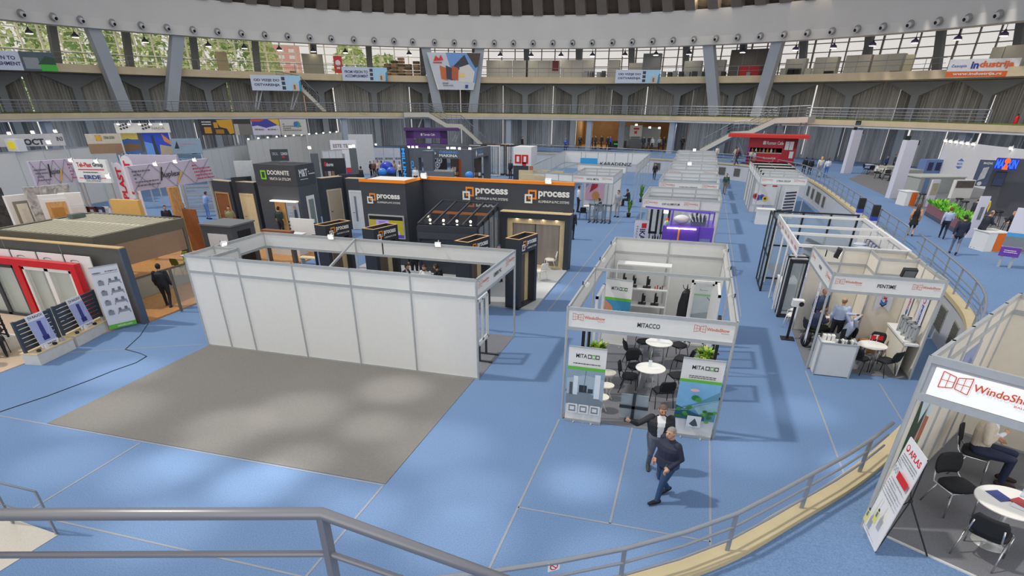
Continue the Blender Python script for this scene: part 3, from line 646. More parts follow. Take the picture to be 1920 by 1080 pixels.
# gallery railing all round (one run between the two stairs each)
def gal_rail(a, b, label):
    n = max(2, int(abs(b-a)*RG*PI/180/1.9)); P = arc(RG+.05, a, b, ZG+1.1, n)
    t = thing('gallery_railing', label, 'railing', tuple(P[0]-V((0,0,1.1))))
    MB().tube(P, .05, 6).build('handrail', GREYRAIL, t)
    for d in (.3, .55, .8): MB().tube([p-V((0,0,d)) for p in P], .022, 5).build('rail', GREYRAIL, t)
    for p in P: MB().bar(p-V((0,0,1.42)), p, .06, .06).build('post', GREYRAIL, t)
thA = math.degrees(theta_of(757,205,RG)[0]-TH0); thB = math.degrees(theta_of(805,205,RG)[0]-TH0); thC = math.degrees(theta_of(1460,210,RG)[0]-TH0); thD = math.degrees(theta_of(1512,210,RG)[0]-TH0)
gal_rail(100, thA, 'long grey walkway railing on the left, above the stand with the mountain posters'); gal_rail(thB, thC, 'grey walkway railing between the two flights of stairs'); gal_rail(thD, -80, 'grey walkway railing on the right, above the machine stand')
for a, b in ((math.degrees(theta_of(1520,140,RU)[0]-TH0), -70), (95, math.degrees(theta_of(800,140,RU)[0]-TH0)), (math.degrees(theta_of(900,140,RU)[0]-TH0), math.degrees(theta_of(1500,140,RU)[0]-TH0))):
    n = int(abs(b-a)*RU*PI/180/1.9); P = arc(RU+.2, a, b, ZU+1.0, n); t = thing('gallery_railing', 'thin railing of the upper gallery ' + ('left of the roof tile banner' if a > 90 else 'behind the orange and white banner' if b < -60 else 'in front of the white cabinets'), 'railing', tuple(P[0]-V((0,0,1))))
    MB().tube(P, .035, 5).build('handrail', GREYRAIL, t); MB().tube([p-V((0,0,.45)) for p in P], .02, 5).build('rail', GREYRAIL, t)
    for p in P[::2]: MB().bar(p-V((0,0,1.0)), p, .05, .05).build('post', GREYRAIL, t)
# near stair railing at the foot of the picture
zs = 4.85
A0 = G(-420, 966, zs); A1 = G(603, 963, zs); A2 = A1 + (G(920, 1078, zs-.55)-G(603,963,zs))*2.2
t = thing('stair_railing', 'thick grey pipe railing of the near stair landing, lower left foreground', 'railing', (A1.x, A1.y, 3.6))
RAILM = mat('85858a', .35, .35, 0, .03, 3)
MB().tube([A0, A1, A2], .042, 16).build('handrail', RAILM, t, True)
dl = V((0,0,.34)); MB().tube([A0-dl, A1-dl, A2-dl], .024, 12).build('rail', RAILM, t, True)
MB().bar(A1-V((0,0,1.25)), A1-V((0,0,.02)), .075, .045, (1,0,0)).build('post', RAILM, t)
MB().bar(A2-V((0,0,1.25)), A2-V((0,0,.02)), .075, .045, (1,0,0)).build('post', RAILM, t)
st = MB(); e = (A1-A0).normalized(); nrm = V((e.y, -e.x, 0)); st.rbox((A0.x, A0.y), V((e.x,e.y,0)).normalized(), nrm, -1, (A1-A0).length, -.05, -0.02, 3.3, 3.6); struct(st.build('trim_50', CONC))
# short railing and checker-plate ramp, far lower left
t = thing('ramp_railing', 'short thin grey railing beside the metal ramp at the lower left corner', 'railing', (-10.72, 5.94, 0))
p1 = G(107,1002); p2 = G(32,990); dirn = (p2-p1).normalized(); z1 = 1.0
MB().tube([p1+V((0,0,z1)), p1+dirn*3+V((0,0,z1+.35))], .022, 8).build('handrail', GREYRAIL, t, True); MB().tube([p1+V((0,0,z1-.55)), p1+dirn*3+V((0,0,z1-.2))], .014, 8).build('rail', GREYRAIL, t, True)
for d in (0, .95, 1.9): MB().bar(p1+dirn*d, p1+dirn*d+V((0,0,z1+.11*d)), .04, .04).build('post', GREYRAIL, t)
PLATE = mat('c9c3b4', .4, .3, 0, .12, 60, 1, .4)
mb = MB(); q = [G(2,972), G(110,1003), G(-10,1078), G(-330,1040)]; mb.add([q[0]+V((-1.2,0,.3)), q[1]+V((0,0,.01)), q[2]+V((0,0,.01)), q[3]+V((0,0,.4)), q[0]+V((-1.2,0,0)), q[1], q[2], q[3]], [(0,1,2,3)[::-1],(0,4,5,1),(1,5,6,2),(2,6,7,3),(3,7,4,0)])
tag(mb.build('metal_ramp', PLATE), 'checker plate metal ramp in the lower left corner', 'ramp')
# ================================================================== empty white corner booth (left centre)
kx0, kx1, ky0, ky1 = -15.06, -5.38, 15.2, 19.12
t = thing('exhibition_booth', 'large white empty panel booth with blank front wall standing on the grey carpet', 'booth', (kx0, ky0, 0))
L = kx1-kx0; cuts = [0, .098, .197, .398, .596, .794, 1]
wall(t, (kx0,ky0), (kx1,ky0), cuts)
header(t, (kx0,ky1), (kx1,ky1), 2, posts=(0,.39,1)); header(t, (kx0,ky1), (kx0,ky0), 2, posts=())
fascia(t, (kx1,ky0), (kx1,ky1), 'KEMPER PVC', lw=.24, tw=.2, tx=.5)
rail(t, (kx0+.39*L+.0,ky1), (kx0+.53*L,ky0), 2.96, .07); 
wall(t, (kx0+.02,ky0+1.3), (kx0+.98,ky0+1.3), 1); wall(t, (kx0+.95,ky0+1.3), (kx0+.95,ky0+.05), 1)
for px, py, lab in ((428,458,'small spotlight on the left header of the empty white booth'),(614,447,'small spotlight on the rear header of the empty white booth, left one'),(815,462,'small spotlight on the rear header of the empty white booth, right one')):
    p = G(px, py, 3.0); p.y = ky1 if px > 500 else p.y; p.x = p.x if px > 500 else kx0; floodlight(lab, p, (.2,-1,-.7) if px > 500 else (1,-.3,-.7))
def window_sample(label, c, u, w_, h, z0, m=WHITE, sash=2, stand=True, sm=CHAR, gl=None, th=.08, cat='window sample', name='window_display', legz=0):
    t = thing(name, label, cat, (c[0], c[1], legz)); u = V((*u, 0)).normalized(); v = V((-u.y, u.x, 0)); o = (c[0], c[1])
    mb = MB(); f = .07
    for a0, a1, b0, b1 in ((-w_/2,w_/2,z0,z0+f),(-w_/2,w_/2,z0+h-f,z0+h),(-w_/2,-w_/2+f,z0,z0+h),(w_/2-f,w_/2,z0,z0+h)): mb.rbox(o, u, v, a0, a1, -th/2, th/2, b0, b1)
    mb.build('frame', m, t); mb = MB(); sw = (w_-2*f)/sash
    for k in range(sash):
        a = -w_/2+f+k*sw
        for a0, a1, b0, b1 in ((a,a+sw,z0+f,z0+f+.06),(a,a+sw,z0+h-f-.06,z0+h-f),(a,a+.06,z0+f,z0+h-f),(a+sw-.06,a+sw,z0+f,z0+h-f)): mb.rbox(o, u, v, a0, a1, -th*.3, th*.3, b0, b1)
    mb.build('sash', m, t); mb = MB(); mb.rbox(o, u, v, -w_/2+f, w_/2-f, -.008, .008, z0+f, z0+h-f); mb.build('pane', gl or glass(), t)
    if stand:
        for s in (-1, 1):
            mb = MB(); mb.rbox(o, u, v, s*w_*.32-.03, s*w_*.32+.03, -.03, .03, legz, z0+.02); mb.rbox(o, u, v, s*w_*.32-.04, s*w_*.32+.04, -.42, .42, legz, legz+.05); mb.build('stand_leg', sm, t)
    return t
window_sample('white two-sash window sample on a black stand at the open end of the empty booth', (-5.8, 16.9), (0,1), 1.05, 1.5, .55, WHITE, 2)
# ================================================================== round-table booth with roll-up banners (centre)
mx0, mx1, my0, my1 = -2.46, 1.4, 13.5, 22.4
t = thing('exhibition_booth', 'white framed booth with two round tables, black chairs and green plants, signed MITACCO', 'booth', (mx0, my0, 0))
for x in (mx0, mx1):
    for y in (my0, 17.6, my1): post(t, x, y)
fascia(t, (mx0,my0), (mx1,my0), 'MITACCO', lw=.2, tw=.135)
fascia(t, (mx0,my1), (mx0,my0), '', logos=0, cuts=2, nolet=True); fascia(t, (mx1,my0), (mx1,my1), '', logos=0, cuts=2, nolet=True)
rail(t, (mx0,17.6), (mx1,17.6), 2.94, .08); wall(t, (mx0,my1), (mx1,my1), 2); 
for x in (mx0, mx1):
    pass
panel(t, (mx1, 20.5), (mx1, my1), .06, 2.44); panel(t, (mx0, 20.5), (mx0, my1), .06, 2.44)
for y, s in ((15.5,1),(18.5,1),(21,1)):
    for x, d in ((mx0,1),(mx1,-1)): floodlight('small white spotlight on the %s top rail of the round-table booth, %s' % ('left' if d > 0 else 'right', {15.5:'nearest the sign',18.5:'middle one',21:'rearmost'}[y]), (x, y, 3.0), (d,.2,-.8), s=.8)
def mit_logo(a, x, y, w_, h): 
    a.txt('MITA', x, y, x+w_*.47, y+h, INK, .02)
    for k, m_ in ((0, INK), (1, mat('4aa83a', .5, 0, 0, 0)), (2, INK)):
        xx = x+w_*(.5+.17*k); a.frame(xx, y, xx+w_*.155, y+h, w_*.025, h*.2, m_)
GR = mat('62b83a', .5, 0, 0, .02); GBLUE = mat('4a86b0', .5, 0, 0, .1)
def paint_office(a, w_, h):
    a.rect(0,0,w_,h, WHITE); mit_logo(a, w_*.2, h*.86, w_*.62, h*.055); a.lines(w_*.14, h*.775, w_*.86, h*.80, 1, INK); a.rect(0,h*.705,w_,h*.745,GR)
    a.rect(0,.22*h,w_,.705*h,mat('a9b9c4', .5, 0, 0, .05)); a.poly([(0,.22*h),(w_,.22*h),(w_,.3*h),(w_*.55,.42*h),(0,.36*h)], mat('7d8a92', .5)); a.poly([(0,.705*h),(w_,.705*h),(w_,.6*h),(w_*.5,.64*h),(0,.58*h)], mat('8fa3b1', .5)); a.rect(w_*.18,.36*h,w_*.3,.62*h,mat('d9e2e6', .4)); a.rect(w_*.75,.33*h,w_*.9,.66*h,mat('dfe6ea', .4))
    a.rect(w_*.34,.4*h,w_*.55,.5*h,mat('2c333a', .5)); a.rect(w_*.58,.4*h,w_*.72,.46*h,mat('38424a', .5)); a.rect(w_*.08,.36*h,w_*.16,.53*h,mat('4e5a62', .5)); line(a, w_*.5,.7*h,w_*.47,.42*h,.012,mat('5d6d78', .5))
    for k in range(3): x = w_*(.06+.31*k); a.rect(x,.1*h,x+w_*.27,.23*h,mat('e8e8e6', .5)); a.frame(x+.03,.12*h,x+w_*.22,.21*h,w_*.03,.02*h,mat('7e868b', .5))
def paint_green(a, w_, h):
    a.rect(0,0,w_,h, WHITE); mit_logo(a, w_*.24, h*.87, w_*.62, h*.05); a.lines(w_*.2, h*.76, w_*.85, h*.8, 2, INK); a.rect(0,h*.71,w_,h*.745,GR)
    a.rect(0,.22*h,w_,.71*h,mat('7db4dc', .5, 0, 0, .08)); a.poly([(0,.35*h),(w_*.5,.45*h),(w_,.62*h),(w_,.22*h),(0,.22*h)], mat('5d93a8', .5)); a.poly([(0,.4*h),(w_*.75,.27*h),(w_*.75,.22*h),(0,.22*h)], mat('2f5f78', .5)); a.poly([(w_*.45,.38*h),(w_,.5*h),(w_,.35*h),(w_*.6,.3*h)], mat('8fb9c6', .5))
    for k in range(6): line(a, w_*.1*k,.33*h+.02*h*k,w_*(.5+.1*k),.36*h+.03*h*k,.008,mat('b5d4dc', .4))
    random.seed(3)
    for k in range(26): a.disc(w_*random.uniform(.02,.98), h*(.2+.16*abs(random.gauss(0,.5))), w_*.06, random.choice((mat('3f8a35', .6), mat('5aa544', .6), mat('2f6d2c', .6))), 8, h*.02)
    a.disc(w_*.45,.52*h,w_*.1,mat('2f7a35', .6),10,h*.035); a.disc(w_*.52,.5*h,w_*.08,mat('469a44', .6),10,h*.03); a.disc(w_*.4,.62*h,w_*.12,mat('e4b9b6', .6),10,h*.02)
    a.rect(w_*.33,.13*h,w_*.68,.28*h,mat('dfe3e4', .5)); a.poly([(w_*.4,.17*h),(w_*.52,.25*h),(w_*.58,.2*h),(w_*.62,.15*h),(w_*.5,.14*h)], mat('4a545c', .5)); a.lines(w_*.5,.1*h,w_*.66,.115*h,1,mat('9a9a9a'))
def paint_pool(a, w_, h):
    a.rect(0,0,w_,h, WHITE); mit_logo(a, w_*.22, h*.84, w_*.6, h*.05); a.rect(0,h*.69,w_,h*.73,GR); a.rect(0,.3*h,w_,.69*h,mat('3f8fb5', .5)); a.poly([(0,.69*h),(w_*.3,.6*h),(w_*.4,.45*h),(0,.4*h)], mat('c78a6c', .6))
    for k in range(4): a.poly([(w_*(.3+.16*k),.35*h),(w_*(.42+.16*k),.38*h),(w_*(.4+.16*k),.55*h),(w_*(.28+.16*k),.52*h)], mat('1f4f6e', .5))
def paint_terrace(a, w_, h):
    a.rect(0,0,w_,h, WHITE); mit_logo(a, w_*.2, h*.87, w_*.62, h*.05); a.lines(w_*.2, h*.79, w_*.8, h*.82, 2, INK); a.rect(0,h*.71,w_,h*.74,GR); a.rect(0,.2*h,w_,.71*h,mat('b9c4c6', .5)); a.rect(0,.2*h,w_,.3*h,mat('7c9a52', .6)); a.poly([(0,.42*h),(w_,.5*h),(w_,.4*h),(0,.3*h)], mat('6f7c82', .5)); line(a, w_*.55,.7*h,w_,.55*h,.03,mat('33393d'))
def GZ(x, y, z): return tuple(G(x, y, z))
banner_rollup('rollup_banner', 'white banner with glass office photo at the front left of the round-table booth', (-2.36,13.42,0), (-1.42,13.42,0), 1.98, paint_office)
banner_rollup('rollup_banner', 'white banner with green glass tower photo at the front right of the round-table booth', (.37,13.42,0), (1.33,13.42,0), 2.0, paint_green)
banner_rollup('rollup_banner', 'roll-up banner with blue pool photo at the back left of the round-table booth', (-2.3,19.3,0), (-1.42,19.2,0), 2.2, paint_pool)
banner_rollup('rollup_banner', 'roll-up banner with grey terrace photo at the back right of the round-table booth', (.55,20.5,0), (1.32,20.5,0), 2.2, paint_terrace)
# shelf unit with profile samples
t = thing('shelf_unit', 'white open shelf unit holding dark profile samples, inside the round-table booth', 'shelf', (-1.55, 21.6, 0))
for x in (-2.2,-.35): MB().box((x-.02,21.35,0),(x+.02,21.85,2.3)).build('side_panel', WHITE, t)
for z in (.25,.85,1.45,2.28): MB().box((-2.18,21.35,z-.02),(-.37,21.85,z+.02)).build('shelf', WHITE, t)
for i, (x, z, hh) in enumerate(((-1.95,1.47,.42),(-1.6,1.47,.38),(-1.1,1.47,.38),(-1.75,.87,.34),(-1.2,.87,.36),(-.75,.87,.4))):
    z += .004; mb = MB(); mb.box((x-.03,21.5,z),(x+.03,21.7,z+hh)); mb.box((x-.14,21.48,z),(x+.14,21.72,z+.03)); mb.box((x+.03,21.56,z+.1),(x+.1,21.62,z+.3)); tag(mb.build('profile_sample', BLACK), 'black window profile sample standing on the %s shelf of the shelf unit, %s' % ('upper' if z > 1 else 'lower', ['leftmost','second from left','rightmost','leftmost','middle one','rightmost'][i]), 'profile sample', 'profile samples')
for i, x in enumerate((-.8,-.72,-.62,-.55)): mb = MB().cyl((x,21.5,1.474),(x,21.5,1.474+.08+.05*(i%2)),.022,n=8); tag(mb.build('handle_sample', mat(('a8623a','b02a22','22252a','7a4a2a')[i], .4)), 'small %s handle sample at the right end of the upper shelf' % ('copper','red','black','brown')[i], 'handle')
# coat stand
t = thing('coat_stand', 'slim black coat stand holding a coat at the right of the shelf unit', 'coat stand', (.3, 20.6, 0))
MB().cyl((.3,20.6,0),(.3,20.6,1.9),.02).build('pole', BLACK, t); MB().lathe([(.2,0),(.18,.03),(.03,.05)], (.3,20.6,0)).build('base', BLACK, t)
for a in range(4): MB().tube([(.3,20.6,1.75),(.3+.12*cos(a*PI/2),20.6+.12*sin(a*PI/2),1.82),(.3+.15*cos(a*PI/2),20.6+.15*sin(a*PI/2),1.92)], .012, 6).build('hook', BLACK, t)
mb = MB(); 
def coatring(z, a, b, k): return [(.3+a*(1+.12*sin(5*j+z*9))*cos(2*PI*j/16), 20.55+b*(1+.1*cos(3*j))*sin(2*PI*j/16), z) for j in range(16)]
R_ = [coatring(1.8,.06,.05,0),coatring(1.68,.16,.1,0),coatring(1.3,.2,.13,0),coatring(.9,.24,.15,0),coatring(.62,.27,.16,0)]
for A, B in zip(R_, R_[1:]): mb.strip(A+[A[0]], B+[B[0]])
tag(mb.build('coat', BLACK, None, True), 'long black coat hanging on the coat stand', 'coat')
# window and glass samples down both sides
window_sample('tall white window sample by the left side of the round-table booth, behind the plant', (-2.25,17.7), (0,1), 1.5, 2.2, .1, WHITE, 1, False)
window_sample('black framed balcony door sample at the left edge of the round-table booth', (-2.28,15.6), (0,1), 1.1, 2.0, .1, BLACK, 1, True)
window_sample('tall white sliding frame sample by the right side of the round-table booth', (1.22,19.0), (0,1), 1.6, 2.2, .1, WHITE, 2, True)
window_sample('black framed window sample at the right side of the round-table booth', (1.24,16.3), (0,1), 1.2, 2.0, .1, BLACK, 1, True)
window_sample('white framed glass sample standing across the rear right of the round-table booth', (.8,20.15), (1,0), .8, 2.2, .012, WHITE, 1, False)
t = thing('glass_sample', 'black cross-framed glass corner sample standing on the floor at the booth entrance', 'glass sample', (-.66, 13.95, 0))
MB().box((-1.0,13.93,.03),(-.3,13.96,.72)).build('pane', glass('aebcc4', .45), t)
mb = MB(); mb.box((-.7,13.9,0),(-.62,13.99,.8)); mb.box((-1.02,13.9,.33),(-.28,13.99,.41)); mb.box((-.85,13.75,0),(-.45,14.15,.03)); mb.build('frame', CHAR, t)
for x, y, r, lab in ((-1.55,14.2,.22,'nearest'),(-1.5,15.0,.2,'middle'),(-1.6,15.9,.24,'rearmost')):
    t = thing('wire_stool', 'low round cream wire stand beside the left banner, %s' % lab, 'stand', (x, y, 0)); MB().lathe([(r,.40),(r,.43),(.05,.43)], (x,y,0), 24).build('top', CREAM, t)
    for k in range(4): MB().tube([(x+r*.8*cos(k*PI/2),y+r*.8*sin(k*PI/2),.4),(x+r*.35*cos(k*PI/2),y+r*.35*sin(k*PI/2),.2),(x+r*.8*cos(k*PI/2),y+r*.8*sin(k*PI/2),0)], .012, 6).build('leg', CREAM, t)
plant('bushy yellow-green plant behind the left front banner of the round-table booth', (*G(1121,654,1.0).xy,.012), 1.3, n=150, spread=.36, poth=.75, potr=.2, yellow=True); plant('bushy yellow-green plant behind the right front banner of the round-table booth', (*G(1323,667,1.0).xy,.012), 1.3, n=150, spread=.36, poth=.75, potr=.2, yellow=True)
T1, T2 = G(1220,690,.75), G(1236,642,.75)
tb = table_proto('round white table nearer the booth sign, with leaflets and a small card holder', .42); tb.location = (T1.x, T1.y, .012); dup(tb, (T2.x, T2.y, .012), .5, 'round white table farther inside the round-table booth')
ch = chair_proto('black fabric chair')
chairs = [((-.96,15.75),T1,'black chair left of the nearer round table in the MITACCO booth'),((.02,15.05),T1,'black chair with its back to the viewer at the nearer round table'),((.36,16.2),T1,'black chair right of the nearer round table in the MITACCO booth'),((-.85,16.55),T1,'black chair behind the nearer round table, left side'),
          ((-1.05,17.75),T2,'black chair left of the farther round table'),((-.8,18.75),T2,'black chair behind the farther round table on the left'),((.45,17.6),T2,'black chair right of the farther round table'),((.3,18.75),T2,'black chair behind the farther round table on the right')]
for i, (p, tt, lab) in enumerate(chairs):
    rz = facing(p, (tt.x, tt.y)) + random.uniform(-.2,.2)
    if i == 0: ch.location = (*p, .012); ch.rotation_euler.z = rz; ch['label'] = lab; ch['group'] = 'black chairs round the white tables'
    else: dup(ch, (*p, .012), rz, lab)
CH = ch
for T, nm in ((T1,'nearer'),(T2,'farther')):
    tag(MB().rbox((T.x, T.y), V((.9,.3,0)), V((-.3,.9,0)), .0, .28, -.15, .05, .763, .768).build('leaflet', mat('f4f4f6', .4)), 'white leaflet lying on the %s round table' % nm, 'leaflet')
    mb = MB(); mb.add([(T.x-.08,T.y+.03,.763),(T.x+.02,T.y+.03,.763),(T.x+.02,T.y+.09,.763),(T.x-.08,T.y+.09,.763),(T.x-.08,T.y+.06,.96),(T.x+.02,T.y+.06,.96)], [(0,1,5,4),(3,2,5,4)[::-1],(0,4,3),(1,2,5)]); tag(mb.build('card_holder', mat('e9eef2', .3)), 'small clear folded card standing on the %s round table' % nm, 'card')
# the two men walking and talking in the foreground
dv = G(1230,948)-G(1256,915)
person('man in navy bomber jacket and blue jeans walking, with grey hair, nearest the viewer', G(1240,934)-V((0,0,0)), facing((0,0), (-.75,-.65)), 'walk', '252a3e', '2f4a6b', '8b8780', 1.72, .0095, fat=1.42, wide=1.16, coat=.06, eyes=True, shoes='1b1a1a', fix=dict(knL=(-.1,.13,.51), anL=(-.1,.19,.09), knR=(.1,.02,.5), anR=(.1,-.2,.13), look=(-.25,1,.12), hed=(-.01,.05,1.63), elL=(-.26,-.06,1.13), wrL=(-.2,.12,.93), elR=(.26,-.06,1.13), wrR=(.2,.11,.94)))
person('man in open black jacket, white shirt and grey jeans pointing with his raised right arm', G(1224,884), facing((0,0), (.12,-1)), 'step', '26272c', '6d7078', '6a5648', 1.72, .0095, fat=1.42, wide=1.14, shirt='dcdcdc', eyes=True, beard='75604f', shoes='3a3d38', fix=dict(elR=(.44,.06,1.24), wrR=(.60,.2,1.38), look=(-.15,1,-.25), hed=(0,.05,1.62)))

ws = G(1027,1073,ZR+.62); t = thing('prohibition_sign', 'small white sign with a red ring hanging on the curved kerb railing, bottom centre', 'sign', tuple(ws)); uu = V((.8,.6,0)); sh = MB().prism([ws, ws+uu*.16, ws+uu*.16+V((0,0,.14)), ws+V((0,0,.14))], (-.003,.004,0)).build('plate', WHITE, t)
a = Art(ws, uu, (0,0,1)); a.disc(.08,.07,.055,RED); a.disc(.08,.07,.04,WHITE); line(a,.05,.1,.11,.04,.014,RED); a.build('print', sh)
def pperson(label, fx, fy, hx, hy, z0, look, pose='stand', hmin=1.5, hmax=1.88, **k):
    b = G(fx, fy, z0); h = HT(b, hx, hy) - z0; ref = 1.28 if pose.startswith('sit') else 1.75
    h = h*1.75/ref if pose.startswith('sit') else h
    return person(label, b, facing((0,0), look), pose, h=max(hmin, min(hmax, h)), **k)
# ================================================================== pennant booth
px0, px1, py0, py1 = 4.3, 7.22, 19.1, 22.95
t = thing('exhibition_booth', 'cream panel booth with pennant flags and a white counter in front, signed PENTIME', 'booth', (px0, py0, 0))
for x, y in ((px0,py0),(px1,py0),(px0,py1)): post(t, x, y)
fascia(t, (px0,py0), (px1,py0), 'PENTIME', tw=.165, lw=.24)
fascia(t, (px0,py1), (px0,py0), 'PENTIME', tw=.12, lw=.2)
wall(t, (px0,py1), (px1,py1), 3, m=CREAM); wall(t, (px1,py0), (px1,py1), 4, m=CREAM)
wall(t, (6.1,21.7), (px1,21.7), 1, m=CREAM); wall(t, (6.1,21.7), (6.1,py1), 1, m=CREAM)
floodlight('black floodlight on the left header of the pennant booth', (px0+.1, 21.3, 3.0), (1,-.2,-.25), m=BLACK, s=1.9)
floodlight('black floodlight standing inside the pennant booth behind the sign', (6.55, 20.6, 2.75), (.1,-1,-.3), m=BLACK, s=1.9, lit=False)
t = thing('shelf_counter', 'white wall shelf along the right side of the pennant booth', 'shelf', (6.9, 20, 0))
MB().box((6.8,19.2,1.0),(7.17,21.3,1.06)).build('shelf', WHITE, t); MB().box((6.86,19.25,0),(6.9,21.3,1.0)).build('front_panel', CREAM, t)
t = thing('counter', 'white panel counter with open top at the front of the pennant booth', 'counter', (4.95, 18.9, 0))
for a, b, nm in (((4.42,18.62,.03),(5.42,18.65,1.03),'front_panel'),((4.40,18.62,.03),(4.43,19.25,1.03),'side_panel'),((5.41,18.62,.03),(5.44,19.25,1.03),'side_panel'),((4.42,18.65,.96),(5.42,19.25,1.0),'worktop')): MB().box(a,b).build(nm, LAM, t)
for x in (4.42,5.42): post(t, x, 18.64, 0, 1.06); post(t, x, 19.25, 0, 1.06)
rail(t, (4.42,18.64), (5.42,18.64), 1.03, .05); rail(t, (4.42,18.64), (4.42,19.25), 1.03, .05); rail(t, (5.42,18.64), (5.42,19.25), 1.03, .05)
for i, x in enumerate((4.5,4.62,4.74)): tag(MB().box((x,19.0,1.004),(x+.09,19.2,1.16)).build('carton', WHITE), 'small white carton standing at the back left of the counter, %s' % ('leftmost','middle one','rightmost')[i], 'box', 'cartons on the counter')
for i in range(7): x = 4.82+.085*i; tag(MB().box((x,18.72,1.004),(x+.045,18.9,1.1+.02*(i%3))).build('profile_offcut', (mat('a9adb2',.4),CHAR,WHITE)[i%3]), 'short %s profile offcut standing in the row on the counter' % ('grey','black','white')[i%3], 'profile sample', 'offcuts on the counter')
def pennant(label, o, u, w_, h, word, m1, m2, tail=.2, vert=True, chev=False):
    t_ = thing('pennant_flag', label, 'flag', tuple(o)); u = V(u).normalized(); n = u.cross(V((0,0,1)))
    S_ = [V(o), V(o)+u*w_, V(o)+u*w_+V((0,0,-h)), V(o)+u*w_*.5+V((0,0,-h+tail)), V(o)+V((0,0,-h))]
    sh = MB().add(S_, [(0,4,3),(0,3,1),(1,3,2)]).build('cloth', mat('d9d9e4', .7, 0, 0, .03), t_)
    a = Art(V(o)+V((0,0,-h)), u, (0,0,1), .006); a2 = MB()
    vs = V((0,0,-1)); b0 = V(o)+u*w_*.42+V((0,0,-h*.22))+n*.01; text_mb(a.mb.mat(m1) or a.mb, word, b0, vs*h*.5, u*w_*.3, .03); a.mb.mat(m2); text_mb(a.mb, 'ALUMINYUM', b0-u*w_*.1, vs*h*.45, u*w_*.07, .0)
    if chev:
        for k in range(3): a.poly([(w_*.3,h*.3-.05*k),(w_*.5,h*.22-.05*k),(w_*.7,h*.3-.05*k),(w_*.7,h*.34-.05*k),(w_*.5,h*.26-.05*k),(w_*.3,h*.34-.05*k)], (mat('2b5fb5',.5),mat('2f86c9',.5),NAVY)[k])
    else: a.disc(w_*.5, h*.88, w_*.17, mat('c23a5a', .5)); a.disc(w_*.5, h*.88, w_*.11, mat('d9d9e4', .7))
    a.build('print', sh); MB().tube([V(o)-u*.03, V(o)+u*(w_+.03)], .012, 6).build('rod', ALU, t_); return t_
BLU = mat('2c4fa3', .5, 0, 0, .02)
pennant('long white pennant with blue lettering and red crest on the pennant booth right wall', (7.17,20.3,2.35), (0,-1,0), .62, 1.35, 'pentime', BLU, RED)
pennant('white swallow-tailed pennant with chevrons on the rear wall of the pennant booth', (6.35,21.66,2.45), (1,0,0), .5, 1.15, 'elar', RED, BLU, chev=True)
pennant('narrow white pennant in the right rear corner of the pennant booth', (7.17,21.3,2.4), (0,-1,0), .38, 1.15, 'velar', RED, BLU, chev=True)
pennant('tall narrow lilac pennant on the left rear post of the pennant booth', (4.26,22.9,2.45), (0,-1,0), .3, 2.1, 'pentime', BLU, RED)
pennant('tall narrow lilac pennant on the left side of the pennant booth, beside the counter', (4.26,20.35,2.45), (0,-1,0), .3, 2.0, 'pentime', BLU, RED)
tb2 = dup(tb, (6.12, 19.75, .012), .3, 'round white table inside the pennant booth holding small flags'); dup(tb, (5.6, 22.4, .012), .9, 'round white table at the rear of the pennant booth beside the standing man')
for p, tt, lab in (((5.75,19.3),(6.12,19.75),'black chair with navy-looking back between counter and table in the pennant booth'),((6.5,19.3),(6.12,19.75),'black chair on the right of the table in the pennant booth'),((5.72,20.55),(6.12,19.75),'black chair behind the flag table in the pennant booth, left'),((6.42,20.5),(6.12,19.75),'black chair behind the flag table in the pennant booth, right'),((5.55,21.0),(4.6,20.8),'black chair under the reclining man in the pennant booth'),((4.75,21.75),(5.5,21.9),'black chair under the person in the navy padded jacket')):
    dup(CH, (*p, .012), facing(p, tt), lab)
for k, (x, y, c) in enumerate(((6.02,19.85,'red'),(6.12,19.95,'white'),(6.22,19.85,'red'))):
    t_ = thing('table_flag', 'little %s paper flag on the round table of the pennant booth, %s' % (c, ('left','rear','right')[k]), 'flag', (x,y,.763)); MB().cyl((x,y,.763),(x,y,1.03),.006,n=6).build('stick', WHITE, t_); MB().box((x,y-.003,.9),(x+.16,y+.003,1.03)).build('cloth', RED if c == 'red' else WHITE, t_)
for k, (x, y) in enumerate(((6.16,21.1),(6.5,21.25))):
    o = MB().box((x,y,0.012),(x+.3,y+.35,.4)).build('cardboard_box', mat('c08a52', .8)); tag(o, 'open brown cardboard box on the floor of the pennant booth, %s' % ('nearer','farther')[k], 'box')
for k in range(3):
    window_sample('small aluminium window corner sample standing on the wall shelf, %s' % ('nearest','middle','farthest')[k], (6.99, 19.5+.45*k), (.6,-.8), .32, .5, 1.06, ALU, 1, False, legz=1.06)
t = thing('scanner_stand', 'slim black stand with a white boxy device on top, left of the pennant booth', 'stand', (4.0, 21.9, 0))
MB().box((3.8,21.65,0),(4.25,22.1,.02)).build('base_plate', BLACK, t); MB().box((3.98,21.86,.02),(4.06,21.94,1.2)).build('pole', BLACK, t); d_ = MB().box((3.88,21.7,1.2),(4.24,21.98,1.42)).build('device_body', WHITE, t); MB().cyl((4.16,21.69,1.31),(4.16,21.66,1.31),.08).build('lens', BLACK, d_)
person('bald man in light blue shirt and black trousers standing in the pennant booth', (5.38,21.4,.012), facing((0,0),(.3,1)), 'stand', 'b5c3de', '1c1d22', '8a6a58', 1.72, .013, bald=True, fat=1.15)
person('bald man seen behind the man in the light blue shirt in the pennant booth', (4.95,22.55,.012), facing((0,0),(.4,-1)), 'stand', '40506e', '2a2d35', '7a5a48', 1.72, .016, bald=True)
person('man in pale shirt leaning back with both hands on his head in the pennant booth', (5.55,20.98,.0), facing((0,0),(-1,-.25)), 'sithead', 'b3c0d8', '55565a', '2a211b', 1.75, .012, fat=1.1)
